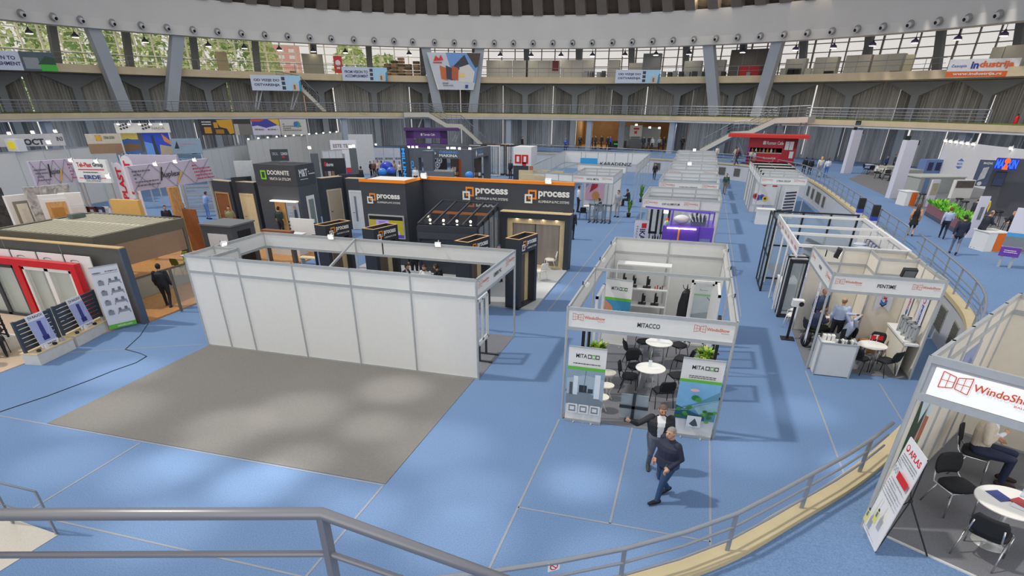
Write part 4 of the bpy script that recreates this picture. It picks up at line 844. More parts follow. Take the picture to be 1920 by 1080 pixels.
person('person in navy padded jacket seated with back to the aisle, left in the pennant booth', (4.75,21.75,.0), facing((0,0),(1,.2)), 'sittable', '232c4a', '1c1d22', '2a211b', 1.78, .014, fat=1.35)
t = thing('backpack', 'black backpack on the floor by the navy padded jacket', 'backpack', (4.5, 21.2, .012)); MB().sph((4.5,21.2,.25),(.17,.13,.24)).build('bag_body', BLACK, t, True); MB().sph((4.5,21.08,.18),(.11,.05,.12)).build('front_pocket', mat('222327', .8), t, True)
# ================================================================== white frame stand behind it
WB = mat('e4e3e0', .45, 0, 0, .02); t = thing('exhibition_booth', 'white open beam stand with glass partitions and a blue profile display', 'booth', (3.85, 22.95, 0))
for x in (3.85,7.3):
    for y in (25.5,27.2,29.9): post(t, x, y, m=WB)
for y in (25.5,27.2,29.9): rail(t, (3.85,y), (7.3,y), 2.96, .09, WB, .09)
fascia(t, (3.85,29.9), (3.85,23.1), '', logos=0, cuts=4, rm=WB, nolet=True, zb=2.6); rail(t, (7.3,23.1), (7.3,29.9), 2.96, .12, WB, .1); rail(t, (3.85,23.15), (7.3,23.15), 2.96, .09, WB, .09)
wall(t, (7.3,23.2), (7.3,29.9), 4, mid=None, m=WHITE)
a = Art((3.83,29.5,2.66), (0,-1,0), (0,0,1));
for k in range(6): a.txt('WindoShow', .3+1.05*k, .08, .9+1.05*k, .2, DORANGE)
a.build('lettering', t.children[-20] if 0 else [c for c in t.children if c.name.startswith('fascia_board')][0])
tg = thing('glass_screen', 'tall black framed glass partition across the rear of the white beam stand', 'screen', (5.5, 30.6, 0))
gp_ = glass('bfd2dc', .3); x0, x1, y = 3.7, 7.2, 30.6
for x in (3.7,4.95,6.1,7.2): MB().box((x-.04,y-.04,0),(x+.04,y+.04,3.05)).build('mullion', BLACK, tg)
for z in (.05,1.55,3.02): MB().box((3.7,y-.03,z-.03),(7.2,y+.03,z+.03)).build('rail', BLACK, tg)
for a0, a1 in ((3.74,4.91),(4.99,6.06),(6.14,7.16)): MB().box((a0,y-.01,.1),(a1,y+.01,2.98)).build('pane', gp_, tg)
tg = thing('glass_screen', 'narrow black framed glass partition beside the aisle, left edge of the white beam stand', 'screen', (3.55, 29.5, 0))
for y_ in (28.2,29.4,30.5): MB().box((3.52,y_-.04,0),(3.6,y_+.04,3.05)).build('mullion', BLACK, tg)
for z in (.05,1.5,3.02): MB().box((3.53,28.2,z-.03),(3.59,30.5,z+.03)).build('rail', BLACK, tg)
for b0, b1 in ((28.24,29.36),(29.44,30.46)): MB().box((3.55,b0,.1),(3.57,b1,2.98)).build('pane', gp_, tg)
tl = thing('louvre_display', 'glass display panel with grey stepped louvre slats inside the white beam stand', 'display', (5.6, 29.2, 0))
MB().box((5.0,29.2,.2),(6.8,29.24,2.4)).build('board', glass('cfd8dc', .5), tl)
for k in range(6): MB().bar((5.1,29.15,.5+.33*k),(5.9,29.15,.2+.33*k),.03,.14).build('slat', mat('8e979f', .3, .4), tl); MB().bar((5.9,29.15,.2+.33*k),(6.7,29.15,.24+.33*k),.03,.14).build('slat', mat('a5adb4', .3, .4), tl)
tl = thing('profile_display', 'deep blue display wall with white dividers on the right side of the white beam stand', 'display', (7.15, 27, 0))
MB().box((7.18,24.4,.4),(7.24,28.2,2.5)).build('board', mat('27376f', .35), tl)
for k in range(9): MB().box((7.1,24.4+.47*k-.025,.4),(7.18,24.4+.47*k+.025,2.5)).build('divider', WHITE, tl)
for k, (y_, z_) in enumerate(((24.9,2.3),(27.8,2.3),(27.0,2.3))): MB().lathe([(.24,0),(.26,.02),(.24,.04)], (6.9,y_,z_), 18).build('lamp_disc', mat('c9d2e0', .3), tl)
random.seed(5)
tc = thing('counter', 'white ribbed cabinet counter beside the aisle in the white beam stand', 'counter', (4.3, 26.5, 0))
MB().box((3.98,25.6,0.012),(4.6,27.0,1.0)).build('body', WHITE, tc); MB().box((3.95,25.56,1.0),(4.63,27.04,1.04)).build('worktop', WHITE, tc)
for k in range(9): MB().box((3.96,25.65+.15*k,.05),(3.98,25.72+.15*k,.95)).build('rib', mat('d2d2d2', .5), tc)
tag(MB().box((4.1,26.7,1.04),(4.45,26.95,1.1)).build('laptop', BLACK), 'black laptop on the ribbed white counter', 'laptop')
for k, (y_, m_, c_) in enumerate(((25.3,WHITE,'white'),(25.02,BLACK,'black'),(24.74,WHITE,'white'),(24.46,CHAR,'charcoal'))):
    window_sample('%s tall door frame sample by the aisle, %s of the row' % (c_, ('rearmost','second from rear','third from rear','nearest')[k]), (4.25, y_), (1,.1), .72, 2.2, .012, m_, 1, False)
for k, (x_, y_) in enumerate(((4.3,23.3),(4.5,23.95))):
    o = dup(CH, (x_, y_, .012), 1.2+k, 'white chair by the aisle behind the pennant booth, %s' % ('nearer','farther')[k])
    for c in o.children:
        c.data = c.data.copy(); c.data.materials.clear(); c.data.materials.append(WHITE)
t = thing('potted_table', 'small white round side table by the rear wall of the pennant booth', 'table', (5.0, 24.0, 0)); MB().cyl((5.0,24.0,.012),(5.0,24.0,.95),.04).build('column', WHITE, t); MB().lathe([(.3,.95),(.32,.97),(.3,.99)], (5.0,24.0,0), 24).build('tabletop', WHITE, t)
person('man with glasses in a mustard jacket behind the pennant booth wall', (6.4,27.9,.012), facing((0,0),(-.5,-1)), 'stand', '8a6a2c', '2a2d38', '5a5048', 1.74, .014, shirt='2b2f45', fat=1.2)
# ================================================================== booth on the ring, lower right corner
kA = V((.539,.842,0)); kB = V((.842,-.539,0)); K = V((3.32,8.38,0))
def kp(a, b): p = K + kA*a + kB*b; return (p.x, p.y)
t = thing('exhibition_booth', 'grey-carpeted booth with backlit sign on the raised ring, lower right corner', 'booth', (*kp(0,0), ZR))
hz = 2.8
wall(t, kp(0,0), kp(4.6,0), 5, ZR, hz, m=CREAM); wall(t, kp(4.6,0), kp(4.6,4.5), 4, ZR, hz, m=CREAM); wall(t, kp(3.8,2.4), kp(4.6,2.4), 2, ZR, hz, m=CREAM); wall(t, kp(3.8,2.4), kp(3.8,4.5), 2, ZR, hz, m=CREAM)
SIGN = mat('f1f1f0', .5, 0, .25, 0)
rail(t, kp(0,0), kp(0,4.5), ZR+2.77, .1); rail(t, kp(0,0), kp(0,4.5), ZR+2.24, .1); post(t, *kp(0,4.5), ZR, hz); post(t, *kp(0,0), ZR, hz)
MB().rbox(kp(0,0), kB, kA, .03, 4.45, .0, .02, ZR+2.28, ZR+2.74).build('fascia_frame', mat('a9abb2', .5), t)
sg = MB().rbox(kp(0,0), kB, kA, .1, 1.46, -.02, .0, ZR+2.3, ZR+2.68).build('fascia_board', SIGN, t)
a = Art(V((*kp(-.024,.1), ZR+2.3)), kB, (0,0,1)); windoshow(a, .1, .14, 1.05, .22); a.build('lettering', sg)
sg = MB().rbox(kp(0,0), kB, kA, 1.55, 4.3, -.02, .0, ZR+2.3, ZR+2.68).build('fascia_board', SIGN, t)
struct(MB().slab([kp(0,0), kp(4.6,0), kp(4.6,4.6), kp(0,4.6)][::-1], ZR, ZR+.015).build('floor_booth', DGREYC)); struct(MB().rbox(kp(0,0), kB, kA, 0, 4.6, -.04, 0, ZR, ZR+.02).build('trim_51', mat('c9c9c6', .5)))
def paint_garden(a, w_, h):
    a.rect(0,0,w_,h,mat('cfe0e4',.5)); a.rect(0,0,w_,.3*h,mat('55743c',.6)); a.poly([(0,.3*h),(0,.9*h),(w_*.35,.5*h),(w_*.6,.62*h),(w_,.3*h)], mat('28432c',.6)); a.poly([(.45*w_,.25*h),(w_,.25*h),(w_,.45*h),(.7*w_,.52*h)], mat('b0664a',.6)); a.rect(0,0,w_,.09*h,mat('9a8a68',.6))
tp = thing('wall_poster', 'garden photo poster on the inside of the lower right booth wall', 'poster', (*kp(.3,.03), ZR+.6)); u_ = kA
a = Art(V((*kp(.35,.02), ZR+.75)), kA, (0,0,1)); sh = MB().rbox(kp(0,0), kA, kB, .35, 1.25, .009, .02, ZR+.75, ZR+2.4).build('sheet', WHITE, tp); a.n = V((*kB.xy, 0)); paint_garden(a, .9, 1.65); a.build('print', sh)
tp = thing('wall_poster', 'blue mountain photo panel on the upper rear wall of the lower right booth', 'poster', (*kp(2.2,.03), ZR+1.6)); a = Art(V((*kp(2.0,.02), ZR+1.7)), kA, (0,0,1)); a.n = V((*kB.xy, 0)); sh = MB().rbox(kp(0,0), kA, kB, 2.0, 2.9, .009, .02, ZR+1.7, ZR+2.35).build('sheet', WHITE, tp); a.rect(0,0,.9,.65,mat('8f9bc4',.5)); a.poly([(0,0),(.9,0),(.9,.25),(.5,.45),(.2,.2)], mat('6a76a8',.5)); a.poly([(0,0),(.9,0),(.9,.1),(0,.14)], mat('7a5a48',.6)); a.build('print', sh)
# pop-up X banner
t = thing('x_banner', 'white pop-up banner with red APLAS lettering on a black tripod, lower right', 'banner', (3.3, 7.75, ZR))
b0 = G(1622,1002,ZR+.12); b1 = G(1637,1033,ZR+.03); top0 = G(1683,816,ZR+1.6) ; 
c0 = G(1618,985,ZR+.05); c1 = G(1640,1034,ZR+.05); u = (c1-c0); wd = u.length; u.normalize(); dvec = V((-u.y,u.x,0)); dvec = dvec if dvec.dot(kA) > 0 else -dvec
wd = .65
hb = 1.6; zt = V((.14,.0,hb)); v_ = zt.normalized(); n_ = u.cross(v_)
sh = MB().prism([c0, c0+u*wd, c0+u*wd+zt, c0+zt], n_*-.006).build('sheet', WHITE, t)
a = Art(c0, u, v_); a.n = n_.normalized() if n_.dot(-kA) > 0 or 1 else n_; W_ = wd; Hh = zt.length
REDL = mat('d1262b', .5, 0, 0, 0); a.rect(0,0,W_,Hh,mat('e6e6ea',.5,0,0,.02)); a.txt('APLAS', W_*.28, Hh*.88, W_*.9, Hh*.94, REDL, .03); a.disc(W_*.16,Hh*.915,W_*.08,REDL); a.disc(W_*.16,Hh*.92,W_*.05,WHITE); a.lines(W_*.1,Hh*.76,W_*.95,Hh*.86,5,mat('8a8d92',.6)); a.rect(W_*.38,Hh*.66,W_*.95,Hh*.73,REDL); a.txt('100', W_*.05,Hh*.68,W_*.34,Hh*.74,mat('9a9da2',.6),.0); a.lines(W_*.2,Hh*.48,W_*.95,Hh*.64,6,mat('9a9da2',.6))
for x_, y_ in ((.22,.2),(.6,.3)): line(a, W_*x_,Hh*(y_+.06),W_*(x_+.02),Hh*.46,.012,mat('b9bcc0',.4)); a.disc(W_*(x_+.02),Hh*(y_+.05),.03,CHAR); a.rect(W_*(x_-.06),Hh*(y_-.08),W_*(x_+.14),Hh*(y_+.04),mat('d9d28a',.6)); a.rect(W_*(x_-.02),Hh*(y_-.02),W_*(x_+.06),Hh*(y_+.03),mat('6a7a8c',.6))
a.lines(W_*.25,Hh*.05,W_*.8,Hh*.12,4,mat('a0a3a8',.6)); a.build('print', sh)
hub = c0 + u*wd*.5 + dvec*.32 + V((0,0,.75))
for e in (c0, c0+u*wd, c0+zt, c0+u*wd+zt): MB().tube([hub, e], .009, 6).build('arm', BLACK, t)
MB().tube([hub, (c0+u*wd*.75+dvec*.75).xy.to_3d()+V((0,0,ZR))], .012, 6).build('leg', BLACK, t); MB().sph(hub, .03).build('hub', BLACK, t)
# table and chairs with chrome frames
tc_ = table_proto('white pedestal table with brochures and a water bottle in the lower right booth', .45, .75, ALU, pedestal=True); TC = V((*kp(-.3,1.95), ZR)); TC = G(1897,943,ZR+.75); TC.z = ZR+.015; tc_.location = TC
chc = chair_proto('', BSEAT, CHROME); A_ = [((4.72,9.25),'black chair with chrome frame left of the pedestal table'),((4.75,8.05),'black chair with chrome frame in front of the pedestal table, back to the viewer'),((5.75,8.15),'black chair with chrome frame at the far lower right, partly out of frame'),((5.95,9.3),'black chair with chrome frame behind the pedestal table')]
for i, (p, lab) in enumerate(A_):
    rz = facing(p, TC)
    if i == 0: chc.location = (*p, ZR+.015); chc.rotation_euler.z = rz; chc['label'] = lab; chc['group'] = 'chrome framed chairs'
    else: dup(chc, (*p, ZR+.015), rz, lab)
sp_ = V((5.42,10.55,0)); dup(chc, (sp_.x, sp_.y, ZR+.015), facing((0,0),(1,-.45)), 'black chair with chrome frame under the man in the cream jacket')
person('man in cream jacket and navy trousers seated with arms folded in the lower right booth', (sp_.x, sp_.y, ZR+.01), facing((0,0),(1,-.45)), 'sitfold', 'cdc2b0', '232a45', '3a2a20', 1.8, .0095, fat=1.18, shirt='e4e2ea', beard='3a2a20', eyes=True, shoes='3a2320')
p2 = V((6.75,9.85,0)); dup(chc, (p2.x, p2.y, ZR+.015), facing((0,0),(-.5,.6)), 'black chair with chrome frame under the person in the grey top at the right edge')
person('person in grey top and pale trousers seated at the lower right frame edge', (p2.x, p2.y, ZR+.01), facing((0,0),(-.6,.55)), 'sit', '3f4147', 'a9a7b0', '3a2a20', 1.75, .012, fat=1.15)
z_ = TC.z+.75
for k, (dx, dy, c, r_, lab) in enumerate(((-.12,.12,'2c3a86',.4,'dark blue brochure at the rear of the pedestal table'),(.1,-.12,'e4e4ea',.9,'white brochure with red edge on the pedestal table'),(.13,-.02,'a8323a',.6,'red brochure lying under the water bottle on the pedestal table'))):
    u_ = V((cos(r_),sin(r_),0)); tag(MB().rbox((TC.x+dx,TC.y+dy), u_, V((-u_.y,u_.x,0)), -.1,.1,-.14,.14, z_+.001+.004*k, z_+.005+.004*k).build('brochure', mat(c,.4)), lab, 'brochure')
bt = thing('water_bottle', 'clear small water bottle with blue cap on the pedestal table', 'bottle', (TC.x+.2,TC.y+.2,z_)); MB().lathe([(.03,0),(.032,.02),(.032,.13),(.014,.17),(.014,.19)], (TC.x+.2,TC.y+.2,z_), 14).build('bottle_body', glass('cfe0f2', .45), bt, True); MB().cyl((TC.x+.2,TC.y+.2,z_+.19),(TC.x+.2,TC.y+.2,z_+.215),.016,n=12).build('cap', mat('2b48c9',.4), bt)
# ================================================================== dark window-maker stand (centre)
PGREY = mat('3c4048', .55, 0, 0, .04); PDK = mat('30343b', .5, 0, 0, .05); OR = mat('f08c1e', .5, 0, 0, .02)
def process_logo(a, x, y, w_, h, sub=True):
    q = h*.95; t_ = q*.14; a.frame(x+q*.28, y+q*.3, x+q, y+q*1.02, t_, t_, OR); a.frame(x, y, x+q*.66, y+q*.68, t_, t_, WHITE)
    a.txt('process', x+q*1.15, y+h*.36, x+w_, y+h*.92, WHITE, .035)
    if sub: a.txt('ALUMINIUM & PVC SYSTEMS', x+q*1.15, y+h*.08, x+w_, y+h*.26, WHITE, .01)
struct(MB().box((-15.6,22.3,0),(-5.45,29.4,.06)).build('floor_stage', mat('b4b6b6', .6, 0, 0, .04, 1)))
t = thing('display_stand', 'long dark grey stand wall with orange top edge and two large white logos', 'stand', (-9.2, 29.5, 0))
MB().box((-13.1,29.4,0),(-5.42,29.6,3.85)).build('wall_panel', PGREY, t); MB().box((-13.1,29.36,3.85),(-5.42,29.64,3.98)).build('top_strip', OR, t)
a = Art((-13.1,29.4,0), (1,0,0), (0,0,1), .01); process_logo(a, 2.1, 3.0, 2.35, .62); process_logo(a, 5.3, 3.0, 2.2, .62); a.build('lettering', t.children[0])
for x, lab in ((-12.9,'left'),(-6.6,'right')): floodlight('bright floodlight on the orange top edge of the dark stand wall, %s one' % lab, (x,29.36,3.98), (0,-1,-.5), s=1.5)
t = thing('display_tower', 'dark grey corner block with orange edge, a logo and a wall screen', 'stand', (-14.3, 28, 0))
MB().box((-15.5,27.4,.0),(-13.15,29.55,3.85)).build('wall_panel', PGREY, t); MB().box((-15.54,27.36,3.85),(-13.11,27.44,3.98)).build('top_strip', OR, t); MB().box((-13.19,27.44,3.85),(-13.11,29.6,3.98)).build('top_strip', OR, t); MB().box((-15.5,27.45,3.86),(-13.2,29.55,3.9)).build('top_cover', WHITE, t); a = Art((-15.5,27.4,0), (1,0,0), (0,0,1), .01); process_logo(a, .3, 2.9, 1.75, .48); a.build('lettering', t.children[0])
tv = thing('wall_screen', 'flat screen showing a yellow room on the dark corner block', 'screen', (-14.4, 27.3, 1.4)); MB().box((-15.2,27.28,1.35),(-13.3,27.38,2.42)).build('screen_frame', mat('c9cacc', .3, .3), tv)
a = Art((-15.15,27.275,1.4), (1,0,0), (0,0,1)); a.rect(0,0,1.8,.97,mat('a59a2e',.4,0,.25)); a.rect(0,.8,1.8,.97,BLACK); a.rect(0,0,1.8,.14,mat('4b45a8',.4,0,.2)); a.rect(.35,.14,1.05,.8,mat('a79ad0',.4,0,.25)); a.rect(.5,.3,.85,.75,mat('8b7fc0',.4,0,.2)); a.rect(1.0,.14,1.6,.3,mat('b6a6c8',.4,0,.2)); a.build('picture', tv)
# sliding door unit
t = thing('door_display', 'wide sliding door display with oak surround and taupe panels on the dark wall', 'door display', (-7.1, 29.1, 0))
MB().box((-8.85,28.95,2.35),(-5.42,29.38,2.62)).build('header', PDK, t); MB().box((-8.9,28.9,2.62),(-5.4,29.38,2.66)).build('top_board', LWOOD, t); MB().box((-8.85,28.95,0.06),(-8.6,29.38,2.35)).build('jamb', PDK, t); MB().box((-5.68,28.95,0.06),(-5.42,29.38,2.35)).build('jamb', PDK, t)
for a0, a1, b0, b1 in ((-8.6,-8.35,.06,2.35),(-5.95,-5.68,.06,2.35),(-8.35,-5.95,2.1,2.35),(-8.35,-5.95,.06,.16)): MB().box((a0,29.15,b0),(a1,29.36,b1)).build('oak_surround', LWOOD, t)
TAUPE = wave_mat('8a7f75','9b9086',5,2,.6,vec=(1,1,.1))
MB().box((-8.32,29.24,.16),(-7.2,29.34,2.1)).build('panel', TAUPE, t); MB().box((-7.15,29.2,.16),(-5.98,29.3,2.1)).build('panel', TAUPE, t); MB().box((-7.2,29.2,.16),(-7.15,29.34,2.1)).build('stile', PDK, t)
for k in range(4): MB().cyl((-8.1+.66*k,29.1,2.35),(-8.1+.66*k,29.1,2.33),.06,n=10).build('downlight', LAMPGLOW, t)
# portals
def portal(label, pl, pf, pr, z, logo=True, h0=0.06):
    F, L_, R_ = G(*pf, z), G(*pl, z), G(*pr, z); W = (R_-F); wd = max(1.1, W.length); W = V((.24,.97,0)).normalized(); D = V((-.97,.24,0)).normalized(); dp = .62; wd = 1.5
    t = thing('portal_display', label, 'portal', (F.x, F.y, h0)); o = (F.x, F.y)
    MB().rbox(o, W, D, 0, .2, 0, dp, h0, z-.55).build('jamb', PDK, t); MB().rbox(o, W, D, wd-.2, wd, 0, dp, h0, z-.55).build('jamb', PDK, t); MB().rbox(o, W, D, 0, wd, 0, dp, h0-.0, h0+.05).build('threshold', PDK, t)
    hd = MB()
    for q in ((0,wd,0,.05),(0,wd,dp-.05,dp),(0,.05,.05,dp-.05),(wd-.05,wd,.05,dp-.05)): hd.rbox(o, W, D, *q, z-.55, z)
    hd.rbox(o, W, D, .05, wd-.05, .05, dp-.05, z-.55, z-.5); hdr = hd.build('header', PDK, t); wm = MB()
    wm.rbox(o, W, D, .05, wd-.05, .05, dp-.05, z-.3, z-.28)
    for q in ((0,wd,0,.06),(0,wd,dp-.06,dp),(0,.06,.06,dp-.06),(wd-.06,wd,.06,dp-.06)): wm.rbox(o, W, D, *q, z, z+.012)
    wm.build('plywood_lining', mat('d9b27c', .6), t)
    a = Art(V((F.x, F.y, z-.55)), W, (0,0,1), .01)
    if logo: process_logo(a, .18, .1, wd-.36, .36); a.build('lettering', hdr)
    MB().rbox(o, W, D, .22, .5, .3, .36, h0+.05, z-.6).build('oak_post', LWOOD, t); MB().rbox(o, W, D, wd-.46, wd-.2, .3, .36, h0+.05, z-.6).build('oak_post', LWOOD, t); MB().rbox(o, W, D, .2, wd-.2, .3, .36, z-.7, z-.56).build('oak_lintel', LWOOD, t)
    MB().rbox(o, W, D, .5, wd-.46, .32, .38, h0+.05, z-.7).build('door_leaf', wave_mat('5f5148','75655a',5,2,.5,vec=(1,1,.1)), t)
    return t
portal('dark portal display with white logo, rightmost of the four, standing clear on the grey stage', (950,443), (974,450), (1004,434), 2.72)
portal('dark portal display with white logo just behind the right end of the empty white booth', (854,448), (878,455), (909,430), 2.72)
portal('dark portal display with white logo in front of the wall screen', (679,426), (700,431), (743,418), 2.72)
portal('dark portal display with white logo, leftmost of the four', (592,420), (609,424), (655,413), 2.72)
# lean-to glass pavilion
t = thing('glass_pavilion', 'anthracite lean-to veranda with sloping dark glass roof against the logo wall', 'pavilion', (-9.6, 26, 0.06))
bl, br, fl_, fr_ = V((-11.3,29.2,3.1)), V((-8.75,29.2,3.1)), V((-10.95,24.1,2.62)), V((-8.35,24.3,2.62))
bl, br, fl_, fr_ = G(830,377,3.06), G(934,383,3.06), G(784,420,2.84), G(895,425,2.84)
RG_ = mat('2a2e34', .03, .0, 0, .02); MB().prism([bl,fl_,fr_,br], (0,0,.02)).build('roof_glass', RG_, t)
for k in range(5): MB().bar(bl.lerp(br,k/4)+V((0,0,.03)), fl_.lerp(fr_,k/4)+V((0,0,.03)), .06, .06).build('rafter', PDK, t)
MB().bar(bl, br, .1, .12).build('wall_plate', PDK, t); MB().bar(fl_-V((0,0,.16)),fr_-V((0,0,.16)),.25,.28).build('gutter_box', PDK, t); MB().bar(fl_-V((0,.05,.42)),fr_-V((0,.05,.42)),.22,.24).build('roller_box', PGREY, t)
for e in (fl_,fr_,bl,br): MB().box((e.x-.06,e.y-.06,.06),(e.x+.06,e.y+.06,e.z-.1)).build('post', PDK, t)
MB().box((fl_.x+.06,fl_.y-.02,.9),(fr_.x-.06,fl_.y+.01,2.3)).build('screen_blind', mat('3a3f48', .7, 0, 0, .05, 8, .85), t)
for k in range(1,4): e = fr_.lerp(br,k/4); MB().box((e.x-.04,e.y-.03,.06),(e.x+.04,e.y+.03,e.z-.05)).build('mullion', PDK, t)
MB().prism([V((fr_.x,fr_.y,.1)),V((br.x,br.y,.1)),V((br.x,br.y,2.8)),V((fr_.x,fr_.y,2.7))],(.02,0,0)).build('pane', glass('aebac4', .35), t)
for k in range(4): MB().sph(fl_.lerp(fr_,.15+.23*k)+V((0,.35,.12)),.05,10,6).build('lamp_bulb', LAMPGLOW, t)
# meeting table and visitors on the stage
MT = G(786,513,.76); MT.z = 0
t = thing('meeting_table', 'white rectangular meeting table behind the empty booth', 'table', tuple(MT)); MB().box((MT.x-.7,MT.y-.4,.72),(MT.x+.7,MT.y+.4,.76)).build('tabletop', WHITE, t)
for x in (MT.x-.6,MT.x+.6):
    for y in (MT.y-.3,MT.y+.3): MB().box((x-.03,y-.03,0),(x+.03,y+.03,.72)).build('leg', WHITE, t)
for k, (x_, y_) in enumerate(((MT.x-.3,MT.y-.1),(MT.x,MT.y+.1),(MT.x+.25,MT.y-.2))): tag(MB().rbox((x_,y_), V((.9,.3,0)), V((-.3,.9,0)), 0,.3,0,.2,.761,.764).build('paper_sheet', mat('f3f3f5',.4)), 'white paper sheet on the meeting table, %s' % ('left one','rear one','right one')[k], 'paper', 'papers on the meeting table')
person('man in dark suit seated on the left at the meeting table behind the empty booth', (G(756,497,1.25).x,G(756,497,1.25).y,.0), facing((0,0),(1,0)), 'sittable', '2a2e3a', '25272e', '2a211b', 1.76, .014, shirt='c9d2e4', fat=1.15)
person('man in white t-shirt with beard leaning over the meeting table', (*G(799,500,1.24).xy,.0), facing((0,0),(-.1,-1)), 'sittable', 'dcdcdc', '3a3d45', '4a372a', 1.8, .014, fat=1.25, beard='4a372a', arm='b98d72')
person('person in black t-shirt seated on the right at the meeting table', (*G(824,501,1.22).xy,.0), facing((0,0),(-1,.1)), 'sittable', '1c1e22', '2a2d35', '3a2d22', 1.78, .014, fat=1.2)
person('person in dark clothes standing behind the meeting table', (MT.x-.9,MT.y+1.5,.0), facing((0,0),(.3,-1)), 'stand', '22252b', '2a2d33', '2a211b', 1.72, .018)
pp = person('man in blue cap and dark jacket behind the right end of the empty booth', (G(936,462,1.62).x,G(936,462,1.62).y,.0), facing((0,0),(-.3,-1)), 'stand', '3a3d42', '2a2c31', '2f4f86', 1.72, .016)
for k, (x_, y_) in enumerate((tuple(G(1030,506).xy),tuple(G(1012,528).xy))):
    o = dup(CH, (x_, y_, .06), (2.0,1.0)[k], 'white moulded chair on the grey stage, %s' % ('in front of the sliding door display','beside the rightmost portal')[k])
    o['group'] = 'white chairs on the grey stage'
    for c in o.children:
        c.data = c.data.copy(); c.data.materials.clear(); c.data.materials.append(CREAM)
person('person in black seen at the right end of the dark logo wall, mostly hidden', tuple(G(1071,449)), facing((0,0),(.2,1)), 'stand', '1c1e22', '1c1e22', '1c1a18', 1.75, .018)
# ================================================================== wooden-floored veranda stand (left)
PAR = wave_mat('a9743f','c9955a',4,2,.45,vec=(1.2,9,1))
struct(MB().box((-34,16.5,0),(-18.85,30,.05)).build('floor_wood', PAR))
DW = mat('5a5955', .5, .1, 0, .08, 1.5)
t = thing('display_stand', 'long slanting dark grey panel wall with plywood top edge beside the red frames', 'stand', (-19, 16.4, 0))
hw = 2.72; MB().box((-29.5,16.3,0),(-18.9,16.5,hw-.03)).build('wall_panel', DW, t); MB().box((-29.5,16.27,hw-.03),(-18.88,16.53,hw)).build('top_edge', mat('c9a877',.6), t); MB().box((-18.92,16.27,0),(-18.84,16.53,hw-.03)).build('end_profile', mat('5b6470', .4, .3), t)
for x in (-27,-24.3,-21.6): MB().box((x-.012,16.29,0),(x+.012,16.3,hw-.03)).build('joint', mat('8a8984',.5), t)
OLIVE = mat('6f6b5c', .45, .2, 0, .05)
t = thing('pergola', 'large olive grey pergola with louvred roof over the wooden floor', 'pergola', (-22, 17, 0))
x0, x1, y0, y1, zt, zb_ = -26.4, -21.3, 17.4, 22.0, 2.72, 2.32
for a, b in (((x0,y0,zb_),(x1,y0+.16,zt)),((x0,y1-.16,zb_),(x1,y1,zt)),((x0,y0+.16,zb_),(x0+.16,y1-.16,zt)),((x1-.16,y0+.16,zb_),(x1,y1-.16,zt))): MB().box(a,b).build('beam', OLIVE, t)
for x in (x0+.08,x1-.08):
    for y in (y0+.08,y1-.08): MB().box((x-.08,y-.08,.05),(x+.08,y+.08,zb_)).build('post', OLIVE, t)
SL = mat('d6cfb6', .4, .15, 0, .04)
ym = (y0+y1)/2+.3
for k in range(19):
    x = x0+.3+.255*k
    for ya, yb in ((y0+.18,ym-.06),(ym+.06,y1-.18)): MB().box((x,ya,zt-.06),(x+.11,yb,zt-.02)).build('louvre', SL, t)
MB().box((x0+.16,ym-.06,zt-.12),(x1-.16,ym+.06,zt)).build('middle_beam', SL, t); MB().box((x0+.2,y0+.2,zb_+.02),(x1-.2,y1-.2,zb_+.06)).build('under_slats', mat('3f3d35',.7), t); MB().box((x0-.3,y0-.3,zb_-.15),(x1-.3,y0-.02,zb_-.03)).build('gutter', mat('b9b3a0',.4), t)  # dark sheet under the louvres stands in for shade in the gaps
MB().box((x1-.05,y0+.2,1.45),(x1-.02,y1-.2,zb_)).build('screen_blind', mat('a58a70', .7, 0, 0, .05, 6, .75), t); MB().box((x1-.06,y0+.2,.85),(x1-.01,y1-.2,.92)).build('rail', OLIVE, t)
MB().box((x1-.045,y0+.2,.08),(x1-.025,y1-.2,.85)).build('pane', glass('a9bdb8', .35), t); 
tag(MB().bar(G(131,406,2.8),G(156,402,2.8),.3,.16).build('control_box', mat('5d6a68',.4)), 'grey-green control unit on the rear edge of the pergola roof', 'box')
mp = G(318,576); person('man in black suit walking away across the wooden floor', mp, facing((0,0),(-.5,1)), 'step', '23252c', '1f2025', '1c1a18', max(1.62, HT(mp,295,494)), .0125, fat=1.2, wide=1.15)
t = thing('glass_gate', 'slanting glass balustrade leaf standing open at the edge of the wooden floor', 'gate', (-18.9, 18.5, 0)); MB().box((-18.7,17.9,.03),(-18.62,17.98,1.7)).build('post', OLIVE, t); MB().box((-18.7,19.4,.03),(-18.62,19.48,1.7)).build('post', OLIVE, t); MB().box((-18.68,17.98,.1),(-18.64,19.4,1.6)).build('pane', glass('b9c6c4',.12), t)
